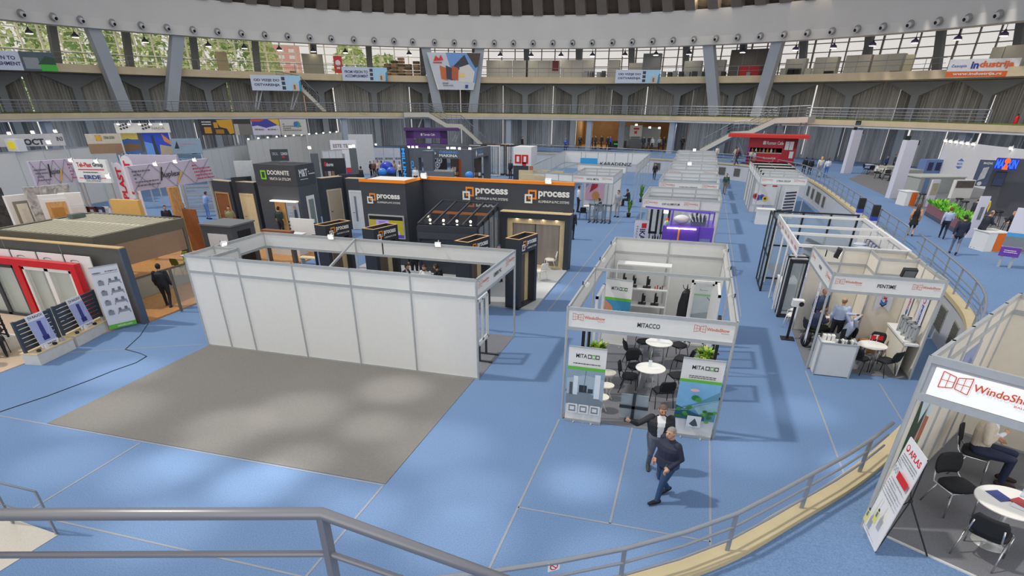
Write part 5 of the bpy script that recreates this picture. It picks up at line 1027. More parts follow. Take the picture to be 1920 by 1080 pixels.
# red window frames and panels in front of the dark wall
t = thing('window_display', 'bright red framed double window display in front of the dark wall', 'window display', (-22, 15.5, 0))
yr = 15.6
for a, b in (((-27.6,yr,1.98),(-20.35,yr+.25,2.2)),((-20.62,yr,0.0),(-20.35,yr+.25,1.98)),((-23.3,yr,0),(-23.0,yr+.25,1.98)),((-26.0,yr,0),(-25.7,yr+.25,1.98))): MB().box(a,b).build('red_frame', RED, t)
for x0_, x1_, m_ in ((-22.95,-20.68,WHITE),(-25.65,-23.35,CHAR)):
    mb = MB(); w2 = (x0_+x1_)/2
    for a, b in (((x0_,yr+.05,.05),(x0_+.1,yr+.2,1.95)),((x1_-.1,yr+.05,.05),(x1_,yr+.2,1.95)),((w2-.09,yr+.05,.05),(w2+.09,yr+.2,1.95)),((x0_,yr+.05,1.85),(x1_,yr+.2,1.96)),((x0_,yr+.05,0),(x1_,yr+.2,.12))): mb.box(a,b)
    mb.build('window_frame', m_, t); MB().box((x0_+.1,yr+.1,.12),(x1_-.1,yr+.12,1.85)).build('pane', glass('cbd6cf',.3), t)
for k in range(7):
    x = -28.6+1.25*k; b = thing('name_sign', 'white upright name panel behind the red frames, number %s from the right' % ('seven','six','five','four','three','two','one')[k], 'panel', (x,16.0,0), 'name panels behind the red frames'); sh = MB().box((x,15.95,.0),(x+1.15,15.99,2.42)).build('board', WHITE, b)
    a = Art((x,15.95,0),(1,0,0),(0,0,1)); a.disc(.42,2.22,.2,mat('7a7d80',.5),14,.05); a.disc(.45,2.2,.17,WHITE,14,.04); a.txt('eluplast', .3,2.12,.62,2.18,mat('8a8d90',.5)); a.build('print', sh)
def paint_machines(a, w_, h):
    a.rect(0,0,w_,h,mat('dcdce2',.5,0,0,.02)); a.txt('BORMACH', w_*.5,h*.9,w_*.93,h*.925,INK); a.disc(w_*.2,h*.905,w_*.16,mat('7a7d80',.5),16,.03*h*.4); a.rect(w_*.06,h*.88,w_*.94,h*.884,INK); a.rect(0,0,w_,h*.07,GR); a.txt('tehnik.com', w_*.3,h*.02,w_*.85,h*.05,WHITE)
    G1, G2 = mat('8a8f96',.5,0,0,.1), mat('6a6f78',.5,0,0,.1)
    for k in range(4):
        y = h*(.73-.16*k); a.rect(w_*.5,y,w_*.92,y+h*.035,G1); a.rect(w_*.53,y+h*.03,w_*.62,y+h*.07,G2); a.rect(w_*.75,y+h*.03,w_*.85,y+h*.08,G2); line(a,w_*.5,y,w_*.47,y-h*.03,.02,G2); line(a,w_*.9,y,w_*.93,y-h*.03,.02,G2)
        a.rect(w_*.14,y-.02*h,w_*.34,y+h*.05,G1); a.rect(w_*.18,y+h*.04,w_*.28,y+h*.065,G2)
banner_rollup('display_board', 'tall white board with grey machine pictures leaning before the dark wall end', tuple(G(212,622)-V((.1,0,.0))), tuple(G(258,610)), 2.15, paint_machines, base=False)
# planter boxes with slatted screens and posters
SLATE = mat('3b4653', .5, 0, 0, .05)
def rauch(p0, p1, lab):
    p0, p1 = V(p0), V(p1); u = (p1-p0).normalized(); v = V((-u.y,u.x,0)); L = (p1-p0).length; o = (p0.x,p0.y)
    t = thing('planter_bench', 'low white planter bench with slate slatted screen, ' + lab, 'planter', (p0.x,p0.y,0)); MB().rbox(o,u,v,0,L,0,.55,0,.34).build('box_body', mat('d6d3cb',.6), t); MB().rbox(o,u,v,-.02,L+.02,-.02,.57,.34,.37).build('top_board', LWOOD, t)
    s = thing('slat_screen', 'slate blue louvre shutter screen on the planter bench, ' + lab, 'screen', (p0.x,p0.y,.37)); y_ = .36
    for a in (0.0, L-.09): MB().rbox(o,u,v,a,a+.09,y_,y_+.07,.37,1.35).build('stile', SLATE, s)
    for k in range(7): MB().rbox(o,u,v,.09,L-.09,y_+.01,y_+.06,.42+.135*k,.42+.135*k+.1).build('slat', SLATE, s)
    b = thing('poster', 'RAUCH poster with blue product photo leaning on the slatted screen, ' + lab, 'poster', (p0.x,p0.y,.37)); oo = p0+u*(L*.28)+v*.15+V((0,0,.38)); up = (V((0,0,1))+v*.17).normalized(); sh = MB().prism([oo,oo+u*.68,oo+u*.68+up*1.02,oo+up*1.02], v*.012).build('sheet', WHITE, b)
    a = Art(oo,u,up); a.rect(0,0,.68,1.02,mat('e2e2ea',.5,0,0,.02)); a.txt("['H RAUCH", .08,.88,.62,.98,INK,.03); a.txt("['H RAUCH", .1,.03,.6,.1,INK,.03); a.rect(0,.14,.68,.84,mat('aab0d8',.5,0,0,.05)); a.poly([(.25,.3),(.42,.3),(.45,.78),(.3,.8)],mat('3c3f86',.5)); a.rect(.22,.2,.46,.34,mat('2c3070',.5)); line(a,.5,.3,.66,.7,.02,mat('c9cde8',.5)); a.build('print', sh)
    for k in range(4): x = L*(.1+.22*k); tag(MB().rbox(o,u,v,x,x+.1,.04,.12,.37,.44+.05*(k%2)).build('sample_block', (CHAR,WHITE,BLACK,ALU)[k]), '%s profile sample at the front of the planter bench, %s' % (('charcoal','white','black','silver')[k], lab), 'sample')
q0, q1, q2, q3 = G(78,685), G(146,652), G(148,650), G(219,612)
rauch(q0, q0.lerp(q1,.96), 'nearer one'); rauch(q2, q3, 'farther one')
t = thing('planter_bench', 'white low bench with dark slatted bench back, at the left frame edge', 'planter', (-22,12.9,0)); MB().box((-24.5,12.6,0),(-20.9,13.3,.4)).build('box_body', mat('d6d3cb',.6), t)
for k in range(7): MB().bar((-24.4,13.0,.6+.16*k),(-20.9,13.0,.5+.16*k),.04,.04).build('slat', BLACK, t)
for x in (-24.2,-21.0): MB().bar((x,13.03,.4),(x,13.03,1.75),.05,.05).build('post', BLACK, t)
for k in range(3): tag(MB().box((-23.6+.8*k,12.65,.4),(-23.1+.8*k,13.0,.5+.03*k)).build('sample_stack', (WHITE,mat('b3a58e',.6),CHAR)[k]), 'stack of %s samples on the bench at the left frame edge' % ('white','beige','charcoal')[k], 'sample')
o = dup(CH, (-20.6,11.5,0), 2.4, 'dark chair behind the nearer planter bench'); person('person in black seated behind the farther planter bench, mostly hidden', (-21.0,12.6,0), facing((0,0),(.8,-.5)), 'sit', '22242b', '22242b', '1c1a18', 1.7, .018); dup(CH, (-21.0,12.6,0), facing((0,0),(.8,-.5)), 'dark chair under the person in black behind the planter benches')
struct(MB().box((-30,10.4,0),(-19.4,16.3,.02)).build('floor_left', mat('c2ab92',.6,0,0,.08,1)))
struct(MB().box((-22.5,10.0,0),(-20.6,11.3,1.1)).build('trim_52', WHITE))
cbl = [G(x,y,.01) for x, y in ((278,606),(262,630),(238,652),(235,655),(262,662),(275,668),(255,680),(212,695),(170,712),(90,742),(0,772),(-60,790))]; tag(MB().tube(cbl,.009,6).build('power_cable', BLACK), 'thin black cable snaking over the blue floor from the dark wall', 'cable')
# ================================================================== door makers behind the veranda
def door_panel(label, pl, pr, z, leafm, m=ANTH, dw=.62, dh=2.25, depth=.35, glassv=False, frame=LWOOD):
    p, q = G(*pl, z), G(*pr, z); u = (q-p); u.z = 0; L = u.length; u.normalize(); v = V((-u.y,u.x,0)); o = (p.x,p.y)
    t = thing('door_display', label, 'door display', (p.x,p.y,0)); MB().rbox(o,u,v,0,L,0,depth,0,z).build('wall_panel', m, t); MB().rbox(o,u,v,-.01,L+.01,-.01,depth+.01,z,z+.03).build('top_edge', mat('b9a78c',.6), t)
    c0 = L*(1-dw)/2; c1 = L-c0
    for a0,a1,b0,b1 in ((c0-.09,c0,.0,dh),(c1,c1+.09,0,dh),(c0-.09,c1+.09,dh,dh+.09)): MB().rbox(o,u,v,a0,a1,-.05,0,b0,b1).build('door_frame', frame, t)
    lf = MB().rbox(o,u,v,c0,c1,-.03,0,.01,dh).build('door_leaf', leafm, t)
    if glassv: MB().rbox(o,u,v,c0+(c1-c0)*.3,c0+(c1-c0)*.48,-.04,-.03,.5,dh-.25).build('vision_panel', mat('7b828a',.2), lf)
    MB().rbox(o,u,v,c0+.06,c0+.2,-.08,-.05,1.02,1.06).build('handle', CHROME, lf); return t
door_panel('dark panel with a walnut door with three round portholes', (393,338),(429,341),2.95,WOOD2,depth=.45,frame=mat('b08a60',.5))
for k in range(3): pass
door_panel('dark panel with a pale oak door, right of the walnut door', (440,341),(475,343),2.95,LWOOD,depth=.45)
door_panel('dark panel with a beige door behind the leftmost portal', (603,335),(641,331),3.0,mat('b7a88f',.5,0,0,.04),depth=.5,frame=mat('cdbfa6',.5))
door_panel('dark panel with a white door with a slim vision strip', (647,335),(681,336),3.0,mat('d9d9d8',.5),depth=.6,glassv=True,frame=WHITE)
for (a,b,z,lab) in (((432,333),(462,331),3.2,'plain dark partition between the two timber door panels'),((634,327),(668,326),3.1,'plain dark partition behind the white door panel'),((690,336),(700,327),2.9,'narrow dark partition beside the orange-edged corner block')):
    p, q = G(*a,z), G(*b,z); tag(MB().prism([V((p.x,p.y,0)),V((q.x,q.y,0)),V((q.x,q.y,z)),V((p.x,p.y,z))],(0.1,.3,0)).build('room_divider', PDK), lab, 'divider')
t = thing('display_tower', 'large dark grey cube with white DOORNITE lettering and green square', 'booth', (-23.5,32,0)); X0,X1,Y0,Y1,Zt = -24.9,-22.15,31.95,33.85,4.0
bd = MB().box((X0,Y0,0),(X1,Y1,2.9)).build('lower_wall', mat('4d5157',.55,0,0,.04), t); up = MB().box((X0-.02,Y0-.02,2.9),(X1+.02,Y1+.02,Zt)).build('upper_wall', mat('40444a',.55,0,0,.04), t)
a = Art((X0-.02,Y0-.02,2.9),(1,0,0),(0,0,1),.01); NG = mat('7ac52a',.5,0,.1,0); a.frame(.42,.3,.78,.78,.08,.08,NG); a.txt('DOORNITE',.9,.56,2.35,.8,WHITE,.03); a.txt('VRATA SA STILOM',.98,.28,2.4,.43,WHITE,.01); a.build('lettering', up)
a = Art((X1+.02,Y0-.02,2.9),(0,1,0),(0,0,1),.01); a.txt('M&T',.3,.45,1.15,.85,WHITE,.03); a.lines(.35,.28,1.1,.36,1,WHITE); a.lines(1.2,.5,1.8,.75,2,WHITE); a.build('lettering', up)
for k in range(4): MB().box((X0+.3+.6*k,Y0+.3,Zt),(X0+.7+.6*k,Y1-.3,Zt+.012)).build('roof_slot', BLACK, t)
MB().box((X0+.9,Y0-.35,2.05),(X1-.1,Y0-.02,2.12)).build('light_strip', mat('f4ede0',.4,0,.6), t); MB().box((X0+1.0,Y0-.06,0),(X0+1.7,Y0-.02,2.05)).build('oak_door', WOOD, t); MB().box((X1+.02,Y0+.6,0),(X1+.06,Y0+1.4,2.3)).build('white_door', WHITE, t); MB().box((X1+.06,Y0+.75,.1),(X1+.08,Y0+1.25,2.1)).build('glazing', mat('7b8580',.3), t)
ps = MB().box((X0+1.75,Y0-.05,0),(X1-.15,Y0-.02,2.05)).build('poster', mat('aab6c2',.5), t); a = Art((X0+1.75,Y0-.05,0),(1,0,0),(0,0,1)); a.lines(.1,1.3,.45,1.8,6,WHITE); a.disc(.6,1.75,.07,mat('b98a6c',.6),10,.1); a.poly([(.5,1.1),(.72,1.15),(.7,1.65),(.55,1.62)],mat('3a4654',.6)); a.poly([(.48,.75),(.72,.78),(.68,1.1),(.52,1.1)],mat('1f3a3c',.6)); line(a,.55,.75,.6,.3,.05,mat('b98a6c',.6)); line(a,.66,.75,.72,.4,.05,mat('b98a6c',.6)); a.build('print', ps)
t = thing('display_cabinet', 'low dark grey sample box with a white window panel, left of the empty booth corner', 'cabinet', (-21.8,24.6,0)); MB().box((-22.75,24.4,0.05),(-21.0,26.1,1.95)).build('body', mat('4a4f56',.5), t); MB().box((-22.8,24.35,1.95),(-20.95,26.15,2.02)).build('top', mat('6d6f70',.5), t); MB().box((-22.4,24.36,.1),(-21.3,24.4,1.6)).build('white_panel', mat('d4d6d8',.5), t)
MB().box((-20.99,24.8,.2),(-20.96,25.7,1.7)).build('side_recess', BLACK, t)
for (px0_,px1_,py_,z_,m_,lab) in ((340,366,391,2.2,WOOD2,'leaning walnut door leaf on the wooden floor'),(322,338,404,2.2,BLACK,'leaning black door leaf beside the walnut one')):
    p, q = G(px0_,py_,z_), G(px1_,py_+2,z_); tag(MB().prism([V((p.x,p.y,.05)),V((q.x,q.y,.05)),V((q.x,q.y,z_)),V((p.x,p.y,z_))],(-.03,.08,0)).build('door_leaf', m_), lab, 'door')
t = thing('sample_counter', 'white high counter with papers between the two timber door panels', 'counter', (-20.5,28.3,0)); MB().box((-21.4,27.6,0),(-19.7,28.4,1.05)).build('body', WHITE, t); MB().box((-21.45,27.55,1.05),(-19.65,28.45,1.09)).build('top', WHITE, t)
t = thing('bench', 'slim white bench in front of the DOORNITE cube', 'bench', (-17.9,26,0)); MB().box((-18.4,25.6,.45),(-16.9,26.0,.5)).build('seat', LWOOD, t)
for x in (-18.3,-17.0): MB().box((x-.03,25.65,0),(x+.03,25.95,.45)).build('leg', ALU, t)
t = thing('sample_stand', 'brown timber-topped sample frame on the stand floor left of the bench', 'frame', (-20,26.2,0)); MB().box((-20.6,26.0,1.5),(-18.9,26.35,1.6)).build('top_beam', WOOD2, t)
for x in (-20.5,-19.0): MB().box((x-.08,26.05,.0),(x+.08,26.3,1.5)).build('leg', mat('5a5048',.5), t)
for k in range(5):
    p = G(640+26*k, 420+2*k); window_sample('slim black framed sample panel on the door stand, %s of five' % ('leftmost','second','third','fourth','rightmost')[k], (-16.9+.75*k, 25.2+.9*(k%2)), (1,.3*((-1)**k)), .45, 1.7, .02, BLACK, 1, False, gl=mat('9fb4d6',.3,0,0,.05))
t = thing('sample_rack', 'white sample rack with two boards and dark clips', 'rack', (-20.2,29,0)); MB().box((-20.9,28.9,.3),(-19.4,29.0,1.7)).build('board', WHITE, t); 
for k in range(7): MB().box((-20.98,28.86,.4+.18*k),(-20.9,28.9,.46+.18*k)).build('clip', BLACK, t); MB().box((-19.4,28.86,.4+.18*k),(-19.32,28.9,.46+.18*k)).build('clip', BLACK, t)
t2 = thing('wooden_crate', 'white pallet slats stack behind the left end of the empty booth', 'crate', (-14.3,20.4,0))
for k in range(6): MB().bar((-14.2+.12*k,20.0,.02),(-14.5+.12*k,20.6,.9),.08,.03).build('slat', WOOD2, t2)
person('man in light blue shirt and jeans standing at the louvre wall', tuple(G(392,411)), facing((0,0),(.3,1)), 'desk', '8fa8d8', '6f8fc0', '4a382c', 1.8, .016)
person('man in olive vest and red sleeves standing by the walnut door', (*G(428,389,1.65).xy,.0), facing((0,0),(.5,-1)), 'stand', '8a8a62', '3a3d45', '2a211b', 1.75, .014, arm='a8323a', fat=1.3)
person('person in dark green vest with yellow sleeves facing the oak door, seen from behind', tuple(G(531,446)), facing((0,0),(.1,1)), 'stand', '1f3a34', '25272e', '2a211b', 1.78, .016, arm='d3a030')
person('man in dark blue jacket behind the leaning walnut door leaf', (*G(341,384,1.65).xy,.0), facing((0,0),(1,.3)), 'stand', '2c3f6a', '2a2d35', '3a2a20', 1.75, .018)
person('man in dark jacket with pale strap by the white table, left of the leaning doors', (*G(308,388,1.65).xy,.0), facing((0,0),(.6,-.5)), 'stand', '252a3a', '25272e', '2a211b', 1.75, .016)
# ================================================================== centre row of booths beyond the round-table booth
def row_booth(label, x0, x1, y0, y1, txt, ncut=1, fx=None, inner=True, h=3.0, back=True):
    t = thing('exhibition_booth', label, 'booth', (x0, y0, 0)); fx = fx or x1
    fascia(t, (x0,y0), (fx,y0), txt, tw=.3, lw=.24, h=h)
    if fx < x1: wall(t, (fx,y0), (x1,y0), 1, h=h)
    else: post(t, x1, y0, h=h)
    post(t, x0, y0, h=h)
    header(t, (x0,y1), (x0,y0), 2, h=h); header(t, (x1,y0), (x1,y1), 2, h=h)
    if back: wall(t, (x0,y1), (x1,y1), 3, h=h)
    rail(t, (x0,(y0+y1)/2), (x1,(y0+y1)/2), h-.04, .08); return t
row_booth('white booth behind the purple machine, signed with KAP lettering, on the centre row', -2.5, 1.45, 33.5, 38.4, 'KAP ALUMINYUM', fx=.45)
row_booth('white booth with long dark lettering on the centre row, second behind the purple machine', -2.2, 1.5, 41.6, 47.6, 'ISTANBUL HIRDA AKSESUARLARI')
row_booth('pale booth on the centre row, third behind the purple machine', -2.1, 1.55, 50.2, 56.0, '')
row_booth('pale booth on the centre row, fourth behind the purple machine', -2.1, 1.6, 58.0, 64.5, '')
row_booth('cream booth at the far end of the centre row', -2.2, 1.6, 66.5, 72.5, '')
for px, py, lab in ((1293,308,'bright spotlight on the third centre-row booth'),(1302,282,'warm spotlight on the farthest centre-row booth')): floodlight(lab, G(px,py,3.0), (0,-1,-.5), s=1.6)
floodlight('warm lamp hanging under the KAP sign on the centre row', V((-1.2,33.3,2.35)), (0,-1,-.4), s=1.3)
for k, (x, m_) in enumerate(((-2.0,BLACK),(-1.35,CHAR),(-.2,WHITE),(.6,CHAR))): window_sample('%s profile sample board inside the KAP booth on the centre row' % ('black leftmost','charcoal','white','charcoal rightmost')[k], (x,37.6), (1,0), .5, 1.7, .5, m_, 1, True)
# purple machine
t = thing('assembly_machine', 'purple cabinet machine with blue-violet frame and white tank on top', 'machine', (-.3,30.8,0))
PZ = 2.2; MB().box((-1.15,30.2,.05),(.55,31.6,PZ)).build('cabinet', PURPLE, t); MB().box((.56,30.25,.05),(1.2,32.4,PZ-.0)).build('side_housing', mat('6a49b8',.3,0,0,.05), t); MB().box((.62,30.22,.5),(1.1,30.26,1.7)).build('side_window', glass('8fa0c8',.6), t)
MB().box((-.42,30.17,.1),(-.34,30.21,PZ-.05)).build('orange_strip', ORANGE, t); MB().box((-.95,30.12,2.1),(.4,30.2,2.13)).build('lamp_strip', LAMPGLOW, t)
for p, q in (((-2.1,30.5,2.95),(.9,30.5,2.8)),((-.8,31.5,2.75),(1.15,31.5,2.7)),((-.8,30.5,PZ),(-.8,30.5,2.7)),((.9,30.5,PZ),(.9,30.5,2.8)),((1.15,31.5,PZ),(1.15,31.5,2.7)),((-.8,31.5,PZ),(-.8,31.5,2.75)),((.9,30.5,2.8),(1.15,31.5,2.7))): MB().bar(p,q,.07,.07).build('frame_bar', mat('6b53c0',.35), t)
MB().sph((-.35,30.9,2.42),(.38,.2,.2),14,10).build('tank', mat('d9d6cf',.3), t, True); MB().box((.1,30.8,PZ),(.8,31.4,2.55)).build('valve_block', mat('6a7080',.4,.3), t)
for k in range(8): MB().tube([(.1+.08*k,31,2.5),(.0+.1*k,30.7,2.65+.05*(k%3)),(.2+.07*k,30.5,2.4)],.015,5).build('hose', BLACK if k%2 else WHITE, t)
sl_ = thing('signal_tower', 'traffic-light signal tower on the purple machine', 'lamp', (-1.0,30.6,PZ))
for k, c in enumerate(('2fae4a','e8b52a','d8382c')): MB().cyl((-1.0,30.6,PZ+.02+.09*k),(-1.0,30.6,PZ+.1+.09*k),.05,n=10).build('light_segment', mat(c,.4,0,.5,0), sl_)
def paint_jkar(a, w_, h):
    a.rect(0,0,w_,h,mat('dcdce2',.5,0,0,.02)); a.rect(w_*.5,h*.8,w_*.85,h*.92,REDL); a.mb.mat(mat('2a3a4a',.5)); text_mb(a.mb,'IKAR',a.P(w_*.4,h*.78),a.v*-h*.38,a.u*w_*.4,.03); a.mb.mat(mat('2f9a9a',.5)); text_mb(a.mb,'CNC',a.P(w_*.4,h*.38),a.v*-h*.3,a.u*w_*.4,.03); a.mb.mat(INK); text_mb(a.mb,'MACHINERY',a.P(w_*.15,h*.85),a.v*-h*.7,a.u*w_*.12,0)
banner_rollup('rollup_banner', 'white roll-up banner with vertical IKAR lettering left of the purple machine', (-2.65,32.2,0), (-1.95,32.4,0), 2.0, paint_jkar)
t = thing('counter', 'narrow white counter with black bottles left of the purple machine', 'counter', (-1.7,33.0,0)); MB().box((-1.85,32.6,0),(-1.25,33.0,1.0)).build('body', WHITE, t); MB().box((-1.9,32.55,1.0),(-1.2,33.05,1.04)).build('top', WHITE, t)
for k in range(3): tag(MB().lathe([(.04,0),(.04,.16),(.015,.2),(.015,.26)],(-1.7+.13*k,32.8,1.04),10).build('bottle', BLACK), 'small black bottle on the narrow white counter, %s' % ('left','middle','right')[k], 'bottle', 'bottles on the narrow counter')
dup(CH,(-1.7,31.2,0),1.2,'black chair beside the purple machine')
# right row: booth with coloured poster
t = row_booth('white booth with coloured roll poster and louvre board, first of the right-hand row', 4.35, 7.35, 47.2, 51.8, 'LITENA GROUP', back=True); fascia(t, (4.35,59.5), (4.35,51.8), '', logos=0, cuts=3, nolet=True)
for y in (54.2,56.8,59.4): rail(t,(4.35,y),(7.4,y),2.96,.08); wall(t,(4.35,y),(7.4,y),2)
wall(t,(7.4,51.8),(7.4,59.4),4); wall(t,(4.4,53),(4.4,59.4),4)
for k, y in enumerate((48,50,52,54)): floodlight('small black spotlight on the left header of the right-hand row, %s' % ('nearest','second','third','farthest')[k], (4.35,y,3.0), (1,0,-.4), m=BLACK, lit=False)
tp = thing('poster', 'white poster with coloured sheets and rolls in the first right-hand row booth', 'poster', (5,51,1)); a = Art((4.5,51.6,.6),(1,0,0),(0,0,1)); sh = MB().box((4.5,51.61,.6),(6.1,51.63,2.6)).build('sheet', WHITE, tp)
for k, c in enumerate(('d43a2a','e8862a','4aa32f','2f2f2f')): a.poly([(.3,1.45+.1*k),(.65,1.3+.1*k),(1.0,1.5+.1*k),(.65,1.6+.1*k)],mat(c,.5))
a.poly([(1.2,1.3),(1.55,1.3),(1.5,1.75),(1.25,1.7)],RED); 
for x, y, c in ((.35,.5,'6a4ab8'),(.6,.55,'3a6ad0'),(.85,.45,'e8c72a'),(.15,.6,'c83a4a')): a.disc(x,y,.2,mat(c,.5),16); a.disc(x,y,.09,mat('4a3a2a',.6),12)
a.build('print', sh)
t = thing('louvre_board', 'white board with dark blue louvre strips in the first right-hand row booth', 'display board', (6.8,49,0)); MB().box((6.3,48.9,.1),(7.2,48.95,2.5)).build('board', WHITE, t)
for k in range(8): MB().bar((6.4,48.87,.4+.2*k),(7.1,48.87,.48+.2*k),.03,.1).build('strip', mat('2b3450',.4), t)
t = thing('reception_desk', 'curved white desk with black front recess at the first booth of the right-hand row', 'desk', (4.9,46.8,0)); MB().box((4.5,46.3,0),(5.6,47.0,.95)).build('body', WHITE, t); MB().box((4.45,46.25,.95),(5.65,47.05,1.0)).build('top', WHITE, t)
dup(CH,(5.9,48.0,0),.5,'black chair inside the first booth of the right-hand row'); dup(CH,(6.4,47.6,0),-.8,'second black chair inside the first booth of the right-hand row, by the louvre board')
# booths left of the central aisle
t = row_booth('white booth with flower-coloured wall picture and visitors, left of the central aisle', -8.2, -5.35, 43.7, 48.5, 'HAYAL METAL', back=True); wall(t,(-10.3,44.3),(-8.2,43.7),2)
rail(t,(-10.3,44.3),(-9.4,52),2.96,.08); header(t,(-9.4,52),(-5.35,51.0),2)
tp = thing('wall_picture', 'colourful pink and red wall picture in the booth left of the central aisle', 'picture', (-7.5,48,1)); sh = MB().box((-8.0,48.38,.8),(-6.6,48.42,2.4)).build('sheet', mat('c9a0b4',.5), tp); a = Art((-8.0,48.38,.8),(1,0,0),(0,0,1)); a.poly([(0,.8),(.6,1.6),(0,1.6)],mat('6a8ad0',.5)); a.poly([(.3,.5),(.9,.9),(1.0,1.5),(.6,1.6)],mat('a8243a',.5)); a.disc(.8,.3,.3,mat('c98a4a',.5),14); a.build('print', sh)
for k in range(3): window_sample('grey sample casement at the front of the booth left of the central aisle, %s' % ('left','middle','right')[k], (-6.6+.55*k,43.4), (1,0), .5, 1.1, .1, mat('7a828c',.4), 1, True)
dup(tb,(-7.2,45.6,0),.2,'white round table in the booth left of the central aisle'); dup(CH,(-7.4,44.4,0),.1,'black chair nearest the aisle in the booth left of the central aisle')
t = thing('exhibition_booth', 'large open white panel enclosure with blue word panels, far left of the central aisle', 'booth', (-13.4,54,0))
header(t,(-13.4,66.4),(-4.7,66.2),5,posts=(0,.25,.5,.75,1),zb=1.9); header(t,(-4.7,52.5),(-4.7,66.2),5,posts=(0,.25,.5,.75,1),zb=2.3); header(t,(-13.4,66.4),(-12.6,50.0),5,posts=(0,.5,1),zb=1.9); wall(t,(-12.6,50.0),(-9.6,50.6),3,mid=None,h=2.4)
for k in range(2): sh = MB().box((-11.3,63.9,1.3-.9*k+.5),(-9.6,63.95,2.05-.9*k+.5)).build('word_panel', mat('2f9ad0',.5), t)
a = Art((-12.2,63.88,.9),(1,0,0),(0,0,1)); a.txt('KARADENIZ',2.9,1.05,6,1.35,NAVY); a.txt('CAM',2.9,.2,4.4,.5,NAVY); a.build('lettering', sh)
plant('small green plant in a black pot at the aisle edge left, nearer one', (-4.35,46.4,0), 1.5, '1c1c1e', 50, .35); plant('small green plant in a black pot at the aisle edge left, farther one', (-4.2,54.5,0), 1.5, '1c1c1e', 50, .35)
for k, (x,y,u,s,w_,lab) in enumerate(((-12.2,47.5,(1,-.1),1.2,1.6,'front left'),(-10.9,46.7,(1,.1),1.0,1.5,'front right'),(-13.0,50.3,(1,0),1.6,1.8,'rear left'),(-11.2,50.9,(1,-.1),1.2,1.8,'rear right'))):
    t = thing('sample_display', 'beige upright board behind the dark logo wall, %s of the group' % lab, 'panel', (x,y,0)); u_ = V((*u,0)).normalized(); v_ = V((-u_.y,u_.x,0)); MB().rbox((x,y),u_,v_,-w_/2,w_/2,0,.12,0,2.5).build('board', mat('cdbb97',.6,0,0,.04), t); MB().rbox((x,y),u_,v_,-w_/2+.2,w_/2-.2,-.02,0,.3,2.1).build('recess', mat('b3a07c',.6), t)
# grey gate-shaped stand with round-saw logo
t = thing('gantry_stand', 'grey portal stand with blue and white diamond logo and bright lamps on top', 'stand', (-15,42,0)); GS = mat('5b6068',.5,0,0,.04)
q0 = at_dist(766,277,66); y0 = q0.y; x0, x1 = q0.x, atY(873,284,y0).x; yb = y0+6; GZt = q0.z; GZb = GZt-.85
MB().box((x0,y0,GZb),(x1+.6,y0+.7,GZt)).build('front_beam', GS, t); MB().box((x0,y0,0),(x0+1.0,y0+.7,GZb)).build('pillar', GS, t); MB().box((x1-.5,y0,0),(x1+.6,y0+.7,GZb)).build('pillar', GS, t); MB().box((x1,y0+.7,GZb),(x1+.6,yb,GZt)).build('side_beam', GS, t); MB().box((x1,yb-.6,0),(x1+.6,yb,GZb)).build('pillar', GS, t); MB().box((x0,yb-.5,GZb),(x1,yb,GZt)).build('rear_beam', GS, t)
MB().box((x0-.9,y0-.1,0),(x0,y0+.4,GZt+.1)).build('side_pylon', mat('3f444c',.5), t)
W_ = x1-x0; a = Art((x0,y0,GZb),(1,0,0),(0,0,1),.01); LB = mat('4a90d8',.5,0,.1,0)
for dx, dy, m_ in ((0,.34,LB),(0,-.34,LB),(.34,0,WHITE),(-.34,0,WHITE)): cx, cy = W_*.42+dx*.62, .43+dy*.62; a.poly([(cx-.2,cy),(cx,cy-.19),(cx+.19,cy),(cx,cy+.19)],m_)
a.txt('\u00d6ZGENC',W_*.54,.46,W_*.86,.7,LB,.03); a.txt('MAKINA',W_*.54,.14,W_*.86,.38,WHITE,.03); a.mb.mat(mat('3aa0e8',.5,0,.3,0)); text_mb(a.mb,'MILLING',a.o+V((-.75,-.12,.8)),V((0,0,-3.0)),V((.35,0,0)),.03); text_mb(a.mb,'CUTTING',a.o+V((.15,-.02,-.3)),V((0,0,-2.4)),V((.3,0,0)),.03); a.build('lettering', t.children[0])
a = Art((x1+.6,y0,GZb),(0,1,0),(0,0,1),.01); a.poly([(1.2,.43),(1.45,.1),(1.7,.43),(1.45,.76)],WHITE); a.txt('\u00d6ZGENC',2.0,.46,3.6,.68,LB); a.txt('MAKINA',2.0,.16,3.6,.38,WHITE); a.build('lettering', [c for c in t.children if c.name.startswith('side_beam')][0])
for k,(px,py) in enumerate(((765,264),(773,269),(781,266),(812,271),(854,271),(868,271),(882,268),(904,265),(862,282))): floodlight('bright round lamp on the grey portal stand, number %s from the left' % ('one','two','three','four','five','six','seven','eight','nine')[k], (x0+(x1+.4-x0)*(px-765)/140, y0+.2+.15*(k%3), GZt), (.2,-1,-.4), 'lamps on the portal stand', s=1.3)
t = thing('machine_poster', 'dark poster with white gear picture inside the grey portal stand', 'poster', (x0+1.2,y0+3,0)); sh = MB().box((x0+.8,y0+3.5,.6),(x0+2.6,y0+3.6,3.0)).build('sheet', mat('26282c',.5), t); a = Art((x0+.8,y0+3.5,.6),(1,0,0),(0,0,1))
for k in range(5): a.disc(.5+.25*(k%3),.5+.42*k,.33,mat('b9bec4',.5),9); a.disc(.5+.25*(k%3),.5+.42*k,.2,mat('5a5f66',.5),9); a.disc(.5+.25*(k%3),.5+.42*k,.1,mat('d9dde0',.5),9)
a.build('print', sh)
